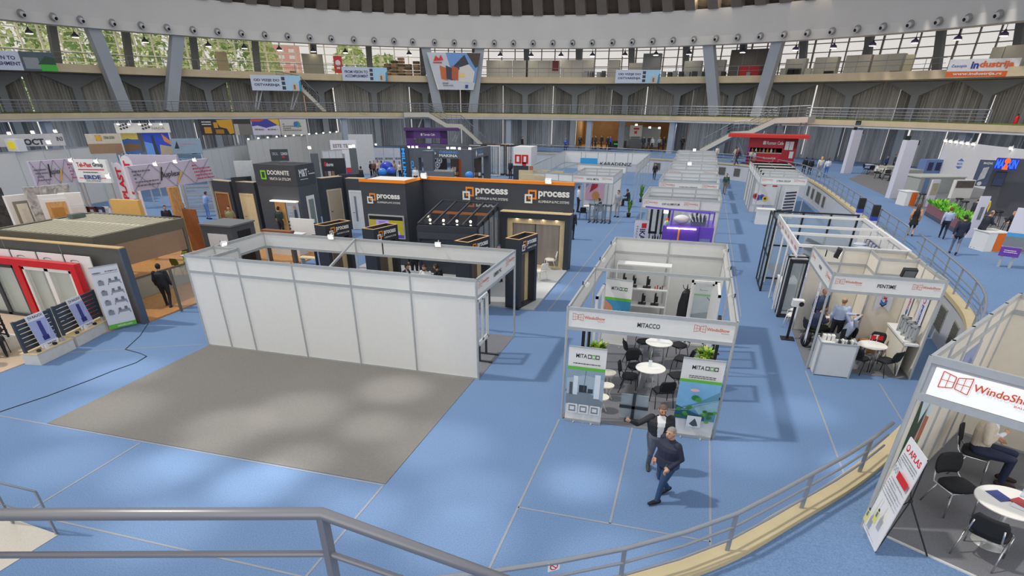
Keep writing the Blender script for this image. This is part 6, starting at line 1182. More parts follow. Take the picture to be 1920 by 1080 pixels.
t = thing('door_sample', 'orange-red door leaf with steel strip inside the grey portal stand', 'door', (x0+4.2,y0+3.5,0)); MB().box((x0+4.0,y0+3.4,0),(x0+5.0,y0+3.5,2.9)).build('door_leaf', mat('b84a1c',.45), t); MB().box((x0+4.45,y0+3.37,.5),(x0+4.55,y0+3.4,2.6)).build('steel_strip', ALU, t)
t = thing('sample_rack', 'dark rack full of pale sample boxes beside the orange-red door', 'rack', (x0+5.5,y0+3.6,0)); MB().box((x0+3.0,y0+3.6,0),(x0+6.4,y0+3.75,3.0)).build('back_board', mat('4a3f3a',.6), t)
for k in range(18): x = x0+(3.1 if k < 8 else 5.2)+.3*(k%3 if k < 8 else k%4); MB().box((x,y0+3.5,.2+.42*(k//3 if k < 8 else k//4 - 2)),(x+.22,y0+3.6,.5+.42*(k//3 if k < 8 else k//4 - 2))).build('sample_box', (WHITE,mat('c9b8a0',.5),mat('8a6a50',.5))[k%3], t)
t = thing('stand_pylon', 'tall grey pillar in front of the gear poster', 'pylon', (x0+2.5,y0-1.5,0)); MB().box((x0+2.2,y0-1.6,0),(x0+3.2,y0-1.0,3.1)).build('shaft', GS, t); MB().box((x0+2.18,y0-1.62,3.1),(x0+3.22,y0-.98,3.16)).build('cap', mat('7a8088',.5), t)
t = thing('machining_center', 'long dark grey machine bed inside the grey portal stand', 'machine', (x0+4,y0-1,0)); MB().box((x0+1.8,y0-1.9,.2),(x0+5.4,y0-1.65,1.4)).build('bed', mat('6a6f76',.4), t); MB().box((x0+3.3,y0-1.7,1.4),(x0+5.3,y0-.9,1.5)).build('cover', mat('a4a59e',.4), t)
for k in range(9):
    x = -17.8+.42*k if k < 2 else -13.6+.85*(k-2); y = 37.5+.4*(k%3) if k > 1 else 36; 
    tag(MB().box((x-.05,y-.05,0),(x+.05,y+.05,2.5)).build('safety_post', mat('d8a81c',.45)), 'yellow safety post behind the dark logo wall, %s from the left' % ('first','second','third','fourth','fifth','sixth','seventh','eighth','ninth')[k], 'post', 'yellow safety posts')
for k, (px, py, r, c) in enumerate(((726,312,.42,'2a44b8'),(733,320,.3,'3a62c8'),(717,322,.3,'3a86d0'),(880,328,.28,'3a86d0'))):
    p = G(px,py,1.5); t = thing('blue_machine', 'rounded blue machine body behind the dark stand, %s' % ('largest one','second one','lowest one at left','single one at right')[k], 'machine', (p.x,p.y,0)); MB().sph(p,(r*1.5,r,r*1.1),12,8).build('housing', mat(c,.35), t, True); MB().box((p.x-r,p.y-r*.6,0),(p.x+r,p.y+r*.6,1.2)).build('base', CHAR, t)
# red-white sample booth and door forest right of the portal stand
t = thing('exhibition_booth', 'small white kiosk with red window frames, right of the grey portal stand', 'booth', (-17,60,0)); q = G(963,275,3.4); q1 = G(1000,275,3.4)
MB().box((q.x,q.y,0),(q1.x,q.y+2.5,3.4)).build('wall', WHITE, t)
for k in range(2): x = q.x+.15+(q1.x-q.x)*.4*k; w_ = (q1.x-q.x)*.36; MB().box((x,q.y-.05,1.9),(x+w_,q.y,2.7)).build('red_frame', RED, t); MB().box((x+.2,q.y-.08,2.05),(x+w_-.2,q.y-.05,2.55)).build('white_panel', WHITE, t)
MB().box((q1.x-.9,q.y-.05,.3),(q1.x-.5,q.y,2.0)).build('red_frame', RED, t); MB().box((q.x,q.y-.06,.3),(q.x+1.6,q.y,1.7)).build('dark_panel', CHAR, t); MB().box((q.x+1.7,q.y-.06,.3),(q.x+2.6,q.y,1.7)).build('copper_panel', mat('b86a3a',.5), t)
random.seed(11)
for k in range(10):
    p = G(892+8.5*k, 330-1.5*(k%4), 0); m_ = (WHITE,BLACK,CHAR,mat('6a3a26',.5),WHITE,BLACK,mat('b0703a',.5),WHITE,BLACK,CHAR)[k]
    window_sample('tall %s door frame sample right of the grey portal stand, %s in the row' % (('white','black','charcoal','brown','white','black','copper','white','black','charcoal')[k], ('first','second','third','fourth','fifth','sixth','seventh','eighth','ninth','tenth')[k]), (p.x+.0, p.y), (1,.1*(k%3)), 1.5, 3.1, .02, m_, 1+k%2, True)
# ================================================================== back left
t = thing('panel_enclosure', 'long white ribbed panel wall with a row of small lamps, running across the back left', 'wall', (-46,60,0))
wall(t, G(462,262,3.6).xy, G(640,247,3.6).xy, 16, h=3.6, mid=None, m=mat('d9d5cb',.6,0,0,.02)); wall(t, G(378,280,3.0).xy, G(462,270,3.0).xy, 6, h=3.0, mid=None, m=mat('d4d4d0',.6,0,0,.02))
for k in range(12): p = G(462,262,3.6).lerp(G(640,247,3.6), k/12+.02); floodlight('small bright lamp on the long white panel wall, %s from the left' % ('first','second','third','fourth','fifth','sixth','seventh','eighth','ninth','tenth','eleventh','twelfth')[k], p, (.5,-1,-.4), 'lamps on the long panel wall', s=1.0)
def sign_wall(name, label, pl, pr, z0, z1, m, paint=None, cat='sign', thick=.2, sub=None):
    p, q = G(*pl, z1), G(*pr, z1); p.z = q.z = 0; u = (q-p); L = u.length; u.normalize(); v = V((-u.y,u.x,0)); t = thing(name, label, cat, (p.x,p.y,z0)); bd = MB().rbox((p.x,p.y),u,v,0,L,0,thick,z0,z1).build('board', m, t)
    if z0 > .5:
        for a_ in (.1, L-.2): MB().rbox((p.x,p.y),u,v,a_,a_+.1,.05,.15,0,z0).build('post', ALU, t)
    if paint: a = Art((p.x,p.y,z0),u,(0,0,1),.02); paint(a, L, z1-z0); a.build('print', bd)
    return t
sign_px('stand_sign', 'white fascia with big black lettering at the far left edge', -70, 117, 252, 275, 58, mat('c9c6c4',.6), lambda a,w_,h: (a.txt('ADOCT',w_*.42,.1*h,w_*.78,.62*h,mat('2a3038',.5),.04), a.txt('IN3',w_*.92,.4*h,w_*.985,.75*h,mat('2a3038',.5))))
def booth_shell(label, pts, z, m, cuts=3): 
    t = thing('panel_enclosure', label, 'wall', (*G(*pts[0],z).xy,0))
    for a,b in zip(pts,pts[1:]): wall(t, G(*a,z).xy, G(*b,z).xy, cuts, h=z, mid=None, m=m)
    return t
booth_shell('tall white panel wall with open top behind the marble panels, far left', ((-30,288),(212,271)), 4.0, mat('dcd9d2',.6,0,0,.02), 5)
for k, (px, py) in enumerate(((25,285),(175,276))):
    p = G(-30,288,4).lerp(G(212,271,4),(px+30)/242)+V((0,0,.002)); t = thing('lamp_box', 'small white cube sign with yellow square on the tall white wall, %s one' % ('left','right')[k], 'sign', (p.x,p.y,4.0)); MB().box((p.x-.5,p.y-.3,4.0),(p.x+.5,p.y+.3,4.75)).build('box_body', WHITE, t); MB().box((p.x-.28,p.y-.33,4.15),(p.x+.28,p.y-.3,4.6)).build('symbol', mat('e8cf1c',.5,0,.2,0), t)
for k,(px,py) in enumerate(((22,252),(66,250),(108,248),(97,269))): floodlight('warm bright lamp over the black-lettered fascia at far left, %s' % ('leftmost','middle','rightmost','lower one')[k], at_dist(px,py,57.5 if k < 3 else 46), (.4,-1,-.4), s=1.3)
def lav(a,w_,h,txts):
    for x in (0,.25,.5,.75): line(a,w_*x,0,w_*(x+.25),h,.03,mat('8a86a0',.5)); line(a,w_*x,h,w_*(x+.25),0,.03,mat('8a86a0',.5))
    a.txt('luplex',w_*.36,h*.35,w_*.58,h*.65,mat('4a4550',.5)); line(a,w_*.33,h*.3,w_*.37,h*.85,.08,INK); line(a,w_*.52,h*.1,w_*.6,h*.6,.08,mat('e0b52a',.5)); a.lines(w_*.02,h*.15,w_*.28,h*.85,5,mat('6a6478',.5))
    a.lines(w_*.72,h*.15,w_*.95,h*.85,5,mat('b0485a',.5))
LAV = mat('c4bfd2',.6,0,0,.03)
sign_wall('stand_sign', 'lilac fascia with brush-stroke logo on the corner stand, right side', (238,312), (389,297), 3.15, 4.3, LAV, lambda a,w_,h: lav(a,w_,h,0))
sign_wall('stand_sign', 'lilac fascia with brush-stroke logo on the corner stand, left side', (53,303), (140,297), 3.0, 4.2, LAV, lambda a,w_,h: lav(a,w_,h,0)); sign_wall('stand_sign', 'lilac rear fascia of the corner stand', (232,290), (330,291), 3.4, 4.3, LAV)
def teh(a,w_,h): a.txt('Teh-Plast',w_*.12,h*.68,w_*.56,h*.88,REDL,.03); a.txt('Group',w_*.6,h*.66,w_*.9,h*.88,INK,.03); a.rect(w_*.12,h*.56,w_*.9,h*.6,REDL); a.lines(w_*.25,h*.42,w_*.7,h*.5,1,INK); a.txt('ERDE',w_*.25,h*.16,w_*.75,h*.34,mat('3a4a8a',.5),.04); a.rect(w_*.1,h*.2,w_*.24,h*.23,REDL); a.rect(w_*.76,h*.2,w_*.92,h*.23,REDL); a.txt('SOLUTIONS',w_*.28,h*.06,w_*.72,h*.12,INK)
sign_wall('stand_sign', 'pale sign with red and black Teh-Plast lettering', (133,299), (196,300), 3.15, 4.3, mat('dfe3e4',.5,0,.1), teh)
def vflag(label, px, pyt, pyb, w_, word, m1, z=None):
    p = G(px,pyt,4.6 if z is None else z); p = V((p.x,p.y,0)); zt = 4.6 if z is None else z; zb = zt-3.6; t = thing('beach_flag', label, 'flag', (p.x,p.y,0)); MB().cyl((p.x,p.y+.04,0),(p.x,p.y+.04,zt),.03,n=8).build('pole', WHITE, t)
    P = [(0,zb),(w_,zb),(w_,zt-.3),(w_*.8,zt-.06),(w_*.5,zt),(w_*.2,zt-.06),(0,zt-.3)]; sh = MB().prism([(p.x+a,p.y,z_) for a,z_ in P],(0,.015,0)).build('cloth', mat('dedbe4',.6,0,0,.02), t); mb = MB(); mb.mat(m1); text_mb(mb, word, V((p.x+w_*.78,p.y-.02,zb+.35)), V((0,0,3.0)), V((-w_*.55,0,0)), .04); mb.build('lettering', None, sh)
vflag('white beach flag with red vertical lettering PLAST, taller one', 222, 291, 370, .75, 'TEH-PLAST', REDL); vflag('white beach flag with vertical TEH-PLAST lettering, shorter one', 208, 304, 360, .7, 'TEH-PLAST', REDL, 4.1)
for k in range(6):
    p = G((136,184,207,294,331,367)[k], (301,303,331,308,303,300)[k], 4.35); floodlight('bright lamp on the lilac corner stand, %s' % ('first from left','second from left','low inner one','third from left','fourth from left','rightmost')[k], p, (.3,-1,-.8), s=1.0)
# marble and door samples in front of the lilac stand
MARB = wave_mat('77726f','d2d1cf',2.2,9,.35)
def stand_panel(label, pts4, m, door=None, cat='panel', zt=3.2):
    (xl,yl),(xr,yr_) = pts4; p, q = G(xl,yl,zt), G(xr,yr_,zt); p.z = q.z = 0; u = (q-p); L = u.length; u.normalize(); v = V((-u.y,u.x,0)); t = thing('sample_display', label, cat, (p.x,p.y,0)); MB().rbox((p.x,p.y),u,v,0,L,0,.25,0,zt).build('panel', m, t)
    if door: a0,a1,h_,dm,fm = door; MB().rbox((p.x,p.y),u,v,L*a0-.12,L*a1+.12,-.06,0,0,h_+.12).build('door_frame', fm, t); MB().rbox((p.x,p.y),u,v,L*a0,L*a1,-.09,-.06,0,h_).build('door_leaf', dm, t); MB().rbox((p.x,p.y),u,v,L*a0+.15,L*a1-.15,-.1,-.09,.3,h_-.25).build('door_field', mat('b5813c',.5) if dm is WOOD else mat('d9d5c8',.5), t)
    return t
stand_panel('large grey-veined white marble panel at the far left', ((45,352),(128,345)), MARB, zt=3.4)
stand_panel('white panel with an oak door next to the marble panel', ((69,367),(120,364)), WHITE, (.2,.95,2.95,WOOD,WHITE), zt=3.25); stand_panel('white panel with a plain white door right of the oak door', ((107,363),(150,361)), WHITE, (.35,.85,2.5,WHITE,WHITE), zt=3.15)
stand_panel('white framed panel with a cream ribbed door at the far left edge', ((8,368),(48,364)), WHITE, (.35,.85,2.6,CREAM,mat('8a8578',.5)), zt=3.0); stand_panel('dark stone panel at the left frame edge', ((-40,355),(2,352)), wave_mat('1c1d20','4a4a48',3,6,.4), zt=3.2)
stand_panel('large plain yellow-tan board behind the pergola', ((204,374),(257,376)), mat('dcb266',.5,0,0,.04), zt=2.9)
stand_panel('orange-brown door leaf right of the white tables', ((316,352),(334,350)), WOOD, zt=2.7)
for k, (x0_, m_) in enumerate(((146,CHAR),(162,mat('5a2a2a',.5)),(178,mat('39435a',.5)),(190,WHITE))): p = G(x0_+8,388,2.3); window_sample('%s corner frame sample behind the pergola roof' % ('charcoal','maroon','slate blue','white')[k], (p.x,p.y), (1,.1), .5, 2.3, .012, m_, 1, False)
t = thing('louvre_screen', 'silver horizontal louvre wall behind the man in the light blue shirt', 'wall', (-29,31,0)); p = at_dist(336,345,50); q = at_dist(394,342,50); zz = p.z
for k in range(9): MB().bar((p.x,p.y,.25+zz*.1*k),(q.x,q.y,.25+zz*.1*k),.08,.15).build('louvre', mat('b4b9be',.35,.3), t)
for e in (p,q): MB().bar((e.x,e.y,0),(e.x,e.y,zz),.12,.12).build('post', mat('cfd2d4',.4), t)
for k,(x_,y_) in enumerate(((-29.5,28.2),(-28.7,27.6),(-30.2,29.4))):
    o = dup(CH,(x_,y_,0),k*1.3,'white tub chair by the white tables behind the veranda stand, %s' % ('middle','nearest','farthest')[k])
    for c in o.children: c.data = c.data.copy(); c.data.materials.clear(); c.data.materials.append(WHITE)
dup(tb,(-29.0,28.9,0),0,'white round table behind the veranda stand')
for k,(x_,y_) in enumerate(((-22.6,22.4),(-22.0,22.9),(-22.9,23.3))):
    o = dup(CH,(x_,y_,.05),k*2.0,'lime green chair at the paper-covered table, %s' % ('left','right','rear')[k])
    for c in o.children: c.data = c.data.copy(); c.data.materials.clear(); c.data.materials.append(mat('8a9a2c',.6))
t = thing('meeting_table', 'white table covered with papers among lime green chairs', 'table', (-22.3,23.2,0.05)); MB().box((-23.0,22.9,.78),(-21.5,23.6,.82)).build('tabletop', WHITE, t)
for x in (-22.9,-21.6): MB().box((x-.03,23.2,.05),(x+.03,23.3,.78)).build('leg', WHITE, t)
# framed picture stands on the far left
def mont(a,w_,h): a.rect(0,0,w_,h,mat('3a6aa0',.5)); a.rect(0,h*.7,w_,h,mat('d9c05a',.5)); a.poly([(0,h*.65),(w_*.4,h*.75),(w_,h*.62),(w_,h*.5),(0,h*.5)],mat('3a5a9a',.5)); a.poly([(0,.1*h),(w_,.2*h),(w_,.45*h),(w_*.4,.5*h),(0,.4*h)],mat('7a5a3a',.6))
def castle(a,w_,h): a.rect(0,0,w_,h,mat('2a4fc0',.5)); a.poly([(0,0),(w_*.35,0),(w_*.3,h*.5),(0,h*.6)],mat('6a9ae0',.5)); a.poly([(w_*.3,0),(w_*.45,0),(w_*.38,h*.9),(w_*.3,h*.8)],mat('2a3a4a',.5)); a.poly([(w_*.5,0),(w_,0),(w_,h*.35),(w_*.55,h*.45)],mat('b9a890',.6)); a.poly([(w_*.7,h*.95),(w_,h*.6),(w_,h*.4),(w_*.75,h*.6)],mat('e0885a',.5))
sign_px('picture_display', 'tall picture panel with yellow sky over sea and cliffs', 222, 256, 250, 288, 56, WHITE, mont); sign_px('picture_display', 'tall picture panel with blue sky and a stone castle', 265, 316, 248, 290, 56, WHITE, castle)
def dots(a,w_,h):
    for c in (.1,.5):
        for i in range(3):
            for j in range(2): x=w_*c+.2*i; y=h*.3+.2*j+.05*i; a.poly([(x,y),(x+.1,y+.07),(x,y+.15),(x-.1,y+.08)],INK)
    a.txt('NADA',w_*.66,h*.35,w_*.9,h*.6,mat('8a857a',.5))
sign_px('stand_sign', 'white fascia with small black diamond pattern and spotlights above the picture panels', 213, 316, 231, 249, 55.5, mat('d9d6cc',.6), dots)
for k in range(5): floodlight('spotlight on the white fascia with the diamond pattern, %s' % ('first from left','second from left','middle','second from right','rightmost')[k], at_dist(222+20*k,231.5,55.3), (.5,-1,-2.2), s=1.0)
sign_px('stand_sign', 'beige sign with a small red crest beside the picture panels', 158, 222, 251, 288, 57, mat('cfc4b0',.6), lambda a,w_,h: (a.rect(w_*.28,h*.66,w_*.45,h*.94,mat('c23a24',.5)), a.disc(w_*.365,h*.8,.2,mat('d8a83a',.5)), a.rect(0,0,w_,h*.5,mat('9a7a5c',.6)), a.txt('CRNA GORA',w_*.52,h*.74,w_*.85,h*.88,mat('5a5248',.5))))
sign_px('stand_sign', 'pale blue sign with white triangle logo left of the long panel wall', 318, 375, 260, 288, 54, mat('8a9fb0',.6), lambda a,w_,h: (a.poly([(w_*.08,h*.35),(w_*.2,h*.85),(w_*.24,h*.35)],INK), a.lines(w_*.3,h*.5,w_*.8,h*.75,2,mat('d08a9a',.5))))
def mapm(a,w_,h): a.rect(0,0,w_,h,mat('24252a',.5)); a.poly([(w_*.52,h*.95),(w_,h),(w_,h*.1),(w_*.86,h*.05),(w_*.8,h*.4),(w_*.6,h*.5)],mat('d39a26',.5)); a.rect(w_*.12,.1*h,w_*.33,.5*h,mat('c98f24',.5)); a.rect(w_*.42,.45*h,w_*.55,.8*h,mat('c98f24',.5)); a.rect(w_*.45,.08*h,w_*.7,.35*h,mat('a8741c',.5)); a.lines(w_*.08,.6*h,w_*.36,.9*h,2,WHITE)
def bosn(a,w_,h): a.rect(0,0,w_,h,mat('cfcbd6',.5)); a.poly([(0,h),(w_,h),(w_,h*.65),(w_*.5,h*.45),(w_*.2,h*.6),(0,h*.55)],mat('3a3a9a',.5)); a.poly([(0,h),(w_*.5,h),(w_*.3,h*.85),(0,h*.85)],mat('c8483a',.5)); a.poly([(w_*.6,h),(w_,h),(w_,h*.55)],mat('e0b02a',.5)); a.txt('REPUBLIKA',w_*.08,.3*h,w_*.42,.4*h,INK); a.txt('BOSNA I',w_*.55,.3*h,w_*.9,.4*h,INK)
def town(a,w_,h): a.rect(0,0,w_,h,mat('7a7670',.6)); a.rect(0,h*.7,w_,h,mat('2a2b30',.5)); a.rect(0,0,w_*.25,h*.7,mat('b9b4ac',.5)); 
def plain(a,w_,h): a.lines(w_*.1,h*.25,w_*.8,h*.75,4,mat('6a655f',.5)); a.disc(w_*.66,h*.7,.3,mat('3a9a6a',.5)); a.disc(w_*.6,h*.7,.25,mat('3a62b8',.5))
for (a_,b_,pf,lab) in ((371,434,mapm,'black panel with a golden map shape under the walkway'),(436,468,town,'grey town photo panel under the walkway'),(470,522,bosn,'panel with blue, red and yellow bands under the walkway'),(523,573,plain,'pale information panel under the walkway')):
    sign_px('picture_display', lab, a_, b_, 223.5, 253, 84, mat('c4c0ba',.6), pf)
# dark stands and white fascias in the middle distance, left of the portal stand
sign_px('stand_sign', 'dark double sign board above the DOORNITE cube', 505, 539, 280, 302, 58, mat('3a3d42',.5), lambda a,w_,h: (a.txt('ORICAL',w_*.1,h*.5,w_*.42,h*.75,mat('a9a9a9',.5)), a.txt('CLEANON',w_*.58,h*.5,w_*.95,h*.75,mat('d9d0d0',.5)), a.rect(w_*.62,h*.28,w_*.78,h*.42,REDL)))
sign_px('stand_sign', 'round-ended pale sign with faint red lettering in the middle distance', 618, 667, 263, 288, 64, mat('d4d2d4',.5,0,.1), lambda a,w_,h: (a.txt('ESTE TEAM',w_*.1,h*.45,w_*.9,h*.72,mat('6a5a5a',.5)), a.rect(w_*.1,h*.3,w_*.9,h*.34,mat('c98a8a',.5))))
t = sign_px('sample_board', 'black sample wall with rows of coloured swatches in the middle distance', 601, 646, 297, 420, 52, mat('26282c',.5), lambda a,w_,h: ([a.rect(w_*(.08+.15*i),h*(.22+.14*j),w_*(.2+.15*i),h*(.32+.14*j),(mat('c9a98a',.5),mat('8a6a50',.5),mat('b9b4ac',.5),mat('5a4a40',.5))[(i*3+j)%4]) for i in range(3) for j in range(4)], a.txt('doorex',w_*.2,h*.84,w_*.5,h*.92,WHITE), a.rect(w_*.12,h*.84,w_*.19,h*.93,REDL), a.lines(w_*.62,h*.3,w_*.95,h*.7,3,WHITE)), cat='wall')
t = sign_px('stand_pylon', 'tall slim grey pillar with lamps on top, left in the middle distance', 581, 596, 288, 420, 47, GS, None, 'pylon', .8); t = sign_px('stand_pylon', 'tall slim grey pillar with lamps on top, right of the black sample wall', 654, 668, 279, 420, 46, GS, None, 'pylon', .8)
for k,(px,py) in enumerate(((583,279),(659,277),(665,276),(706,272))): floodlight('bright lamp in the middle distance, %s' % ('over the left slim pillar','over the right slim pillar, left one','over the right slim pillar, right one','beside the dark roller gate')[k], at_dist(px,py,(47.3,46.3,46.3,80)[k]), (.2,-1,-.3), s=1.2)
sign_px('stand_backing', 'red and white stand wall right of the slim grey pillar', 669, 694, 285, 345, 77, WHITE, lambda a,w_,h: (a.rect(w_*.1,h*.1,w_*.9,h*.62,mat('c9302a',.5)), a.rect(0,h*.78,w_,h,CHAR)), 'wall')
for k in range(3): sign_px('stand_backing', 'white panel with navy word in the middle distance, %s of three' % ('left','middle','right')[k], 700+19*k, 718+19*k, 278, 340, 82, mat('c9cbd4',.5), lambda a,w_,h: (a.txt('BEOGRAD',w_*.1,h*.45,w_*.9,h*.55,NAVY)), 'wall')
sign_px('stand_backing', 'white and red striped stand wall left of the slim grey pillar', 645, 656, 281, 345, 75, WHITE, lambda a,w_,h: (a.rect(0,h*.9,w_,h,REDL), a.rect(0,h*.1,w_,h*.3,REDL), a.rect(0,0,w_,h*.1,mat('3a4ab0',.5))), 'wall')
for k,(px,py,pr) in enumerate(((603,262,640),(560,284,600))): booth_shell('white stand roof-height wall in the middle distance, %s' % ('behind the round-ended sign','behind the dark double sign')[k], ((px,py+20),(pr,py+18)), 3.4, mat('d6d4d0',.6), 3)
sign_px('stand_backing', 'pale double panel wall under the walkway', 652, 698, 252, 420, 76, mat('c9c8c4',.6), None, 'wall')
sign_px('stand_backing', 'light grey panel wall behind the timber door panels', 437, 472, 302, 420, 43, mat('c4c8cc',.6), None, 'wall')
def far_person(label, fx, fy, hx, hy, z0, look, pose, top, legs, hair='2a211b', **k): return pperson(label, fx, fy, hx, hy, z0, look, pose, top=top, legs=legs, hair=hair, res=.024, **k)
FP = [('man in white t-shirt seen over the dark logo wall',781,352,782,311,(.3,-1),'stand','dcdcdc','2a2d35'),('man in dark jacket working at the machine over the dark logo wall',845,350,844,312,(1,0),'desk','3a3d40','2a2d35'),('woman with long hair in cream blouse in the middle distance',752,340,750,301,(-.3,-1),'stand','d9cfc4','25272e'),
      ('person in black beside the yellow post in the middle distance',680,352,679,306,(.3,1),'stand','24262b','24262b'),('person in dark clothes in the visitors group, leftmost',697,334,697,302,(1,0),'stand','22252b','22252b'),('person in brown in the visitors group',704,335,704,301,(.5,-1),'stand','6a4a3a','22252b'),('person in pale pink in the visitors group',711,336,710,300,(-.5,-1),'stand','c9a8a4','33363d'),('person in blue in the visitors group',718,336,716,301,(-1,-.3),'stand','4a6ab0','22252b'),('person with blond hair in the visitors group, rightmost',742,338,741,299,(-.5,-.6),'stand','a98a6a','22252b'),
      ('man in dark suit by the round white machine',957,335,956,300,(-.3,-1),'stand','2a2f45','25272e'),('person in denim jacket beside the white enclosure',973,338,975,303,(-1,0),'stand','4a5a7a','2a2d35'),('person among the door frame samples',894,335,893,305,(.4,-1),'stand','7a6a60','22252b'),
      ('man in dark suit and white shirt walking down the left aisle',1226,337,1227,306,(0,-1),'walk','20232b','20232b'),('man in green jacket and khaki trousers walking down the right aisle',1357,364,1361,325,(-.15,-1),'walk','3a5f4a','8a7f66'),('person in black standing by the ring wall at the far aisle end',1348,325,1349,305,(0,-1),'stand','1a1b1f','1a1b1f'),
      ('man in light grey suit standing at the aisle corner',1156,407,1157,356,(-.5,-1),'stand','9a9ca0','9a9ca0'),('man in dark suit standing inside the booth left of the aisle',1141,378,1141,350,(-1,-.2),'stand','25282f','25272e'),('man in white shirt at the left post of the booth left of the aisle',1083,398,1083,348,(1,.4),'stand','d4d6da','22252b')]
for lab,fx,fy,hx,hy,lk,ps,tp_,lg in FP: far_person(lab,fx,fy,hx,hy,0,lk,ps,tp_,lg)
person('man in navy suit seated at the table in the booth left of the aisle', (-6.3,45.4,0), facing((0,0),(-1,.2)), 'sittable', '262a38','25272e','2a211b',1.75,.02); person('person seated near the plant in the far white enclosure', (-4.95,51.5,0), facing((0,0),(-1,.3)), 'sittable', '2a2c33','25272e','5a4030',1.75,.02)
for k in range(3): person('visitor seen above the lilac fascia, %s' % ('leftmost','middle, in white shirt','rightmost')[k], (*G(338+11*k,297,1.9).xy,0), facing((0,0),(0,-1)), 'stand', ('3a4055','dcdcde','c9b4a4')[k], '2a2d35', ('2a211b','8a8580','6a4a3a')[k], 1.8, .024)
# ================================================================== stairs
CREAMW = mat('c9c5ba', .7, 0, 0, .04)
def stair(label, pts, R, wd, rail_label):
    # pts: pixel/height pairs along the near top edge of the flight, top landing first
    P = [on_cyl(x, y, R) for x, y in pts]
    t = thing('staircase', label, 'stairs', tuple(P[-1]))
    for k, (a, b) in enumerate(zip(P, P[1:])):
        inn = V((CEN.x-a.x, CEN.y-a.y, 0)).normalized()*-wd; d = V((0,0,-.55)); flat = abs(a.z-b.z) < .25
        MB().prism([a, b, b+d, a+d], inn).build('landing' if flat else 'flight', CREAMW, t)
        if not flat:
            mb = MB(); n = 12
            for i in range(n): c = a.lerp(b, i/n); e = a.lerp(b, (i+1)/n); mb.prism([V((c.x,c.y,c.z+.02)),V((e.x,e.y,c.z+.02)),V((e.x,e.y,e.z))], inn)
            mb.build('steps', mat('8e8a82',.8), t)
    Q = [p+V((0,0,1.05)) for p in P]; MB().tube(Q,.05,6).build('handrail', GREYRAIL, t)
    for d in (.3,.6): MB().tube([p-V((0,0,d)) for p in Q],.025,5).build('rail', GREYRAIL, t)
    for a, b in zip(P, P[1:]):
        for i in range(3): c = a.lerp(b, i/3); MB().bar(c, c+V((0,0,1.05)),.05,.05).build('post', GREYRAIL, t)
    return t
stair('white staircase coming down to the right from the walkway, over the purple kiosk', [(757,211),(803,211),(838,232),(865,233),(912,276),(935,276)][:5], RG-1.9, 1.5, '')
stair('white staircase coming down to the left from the walkway, beside the red kiosk', [(1516,219),(1455,221),(1404,245),(1374,247),(1312,280)], RG-1.9, 1.5, '')
stair('white staircase from the upper gallery down to the walkway, behind the left blue banner', [(520,152),(563,160),(612,208)], RU-1.6, 1.4, '')
def strut(label, prs, R, grp):
    for k, (a, b) in enumerate(prs): p, q = on_cyl(*a, R), on_cyl(*b, R); tag(MB().bar(p, q, .16, .16).build('strut', mat('aab0b6',.5,.2)), label % ('leftmost','second','third','rightmost')[k], 'strut', grp)
strut('slanting steel strut under the right staircase landing, %s', [((1384,258),(1397,300)),((1462,228),(1470,255)),((1502,230),(1496,255)),((1512,230),(1507,253))], RG-.4, 'right stair struts'); strut('slanting steel strut under the left staircase, %s', [((758,222),(760,242)),((792,220),(776,262)),((858,246),(848,265)),((862,246),(853,266))], RG-.4, 'left stair struts')
strut('steel strut below the left blue banner, %s', [((483,170),(478,206)),((491,170),(483,206)),((551,172),(545,206)),((560,172),(548,206))], RU-.6, 'left banner struts')
# ================================================================== kiosks under the stairs
rk = thing('kiosk', 'red cafe kiosk with wide flat red roof at the foot of the right staircase', 'kiosk', (8,74,ZR)); REDK = mat('b5142a',.45,0,0,.03)
D0 = 77; A = at_dist(1405,263,D0); B = at_dist(1497,263,D0); p = G(1402,308,ZR); p = V((A.x,A.y,ZR)); q = V((B.x,B.y,ZR)); u = (q-p).normalized(); v = V((-u.y,u.x,0)); L = (q-p).length; o = (p.x,p.y); zt = at_dist(1450,258,D0).z
MB().rbox(o,u,v,-2.2,L+1.0,-1.2,2.6,zt,zt+.28).build('roof', mat('d2261e',.4), rk); MB().rbox(o,u,v,0,L,0,.2,zt-1.0,zt).build('sign_board', REDK, rk); MB().rbox(o,u,v,L-1.4,L,-.0,2.4,ZR,zt).build('side_block', REDK, rk); MB().rbox(o,u,v,.1,L-1.4,0,.6,ZR,ZR+1.1).build('counter', mat('c9182c',.4), rk); MB().rbox(o,u,v,.1,L-1.4,-.1,.7,ZR+1.1,ZR+1.18).build('worktop', mat('c9b8a0',.5), rk); MB().rbox(o,u,v,0,.25,0,2.3,ZR,zt-1).build('corner_post', mat('8a2aa0',.5), rk); MB().rbox(o,u,v,0,L-1.4,2.2,2.4,ZR,zt).build('back_wall', mat('3a3430',.7), rk)
a = Art((p.x,p.y,zt-1.0)+V((0,0,0)) if 0 else V((p.x,p.y,zt-1.0)),u,(0,0,1),.03); a.txt('Roman Cafe',L*.38,.32,L*.72,.66,WHITE); a.rect(L*.3,.32,L*.36,.66,WHITE); a.build('lettering', rk)
a = Art(V((p.x,p.y,ZR)),u,(0,0,1),.03); a.rect(L-1.2,1.5,L-.8,2.3,WHITE); a.rect(L-.75,1.5,L-.35,2.3,WHITE); a.rect(L-.6,.7,L-.2,1.35,WHITE); a.txt('Roman Cafe',L*.36,.55,L*.62,.75,WHITE); a.build('notices', rk)
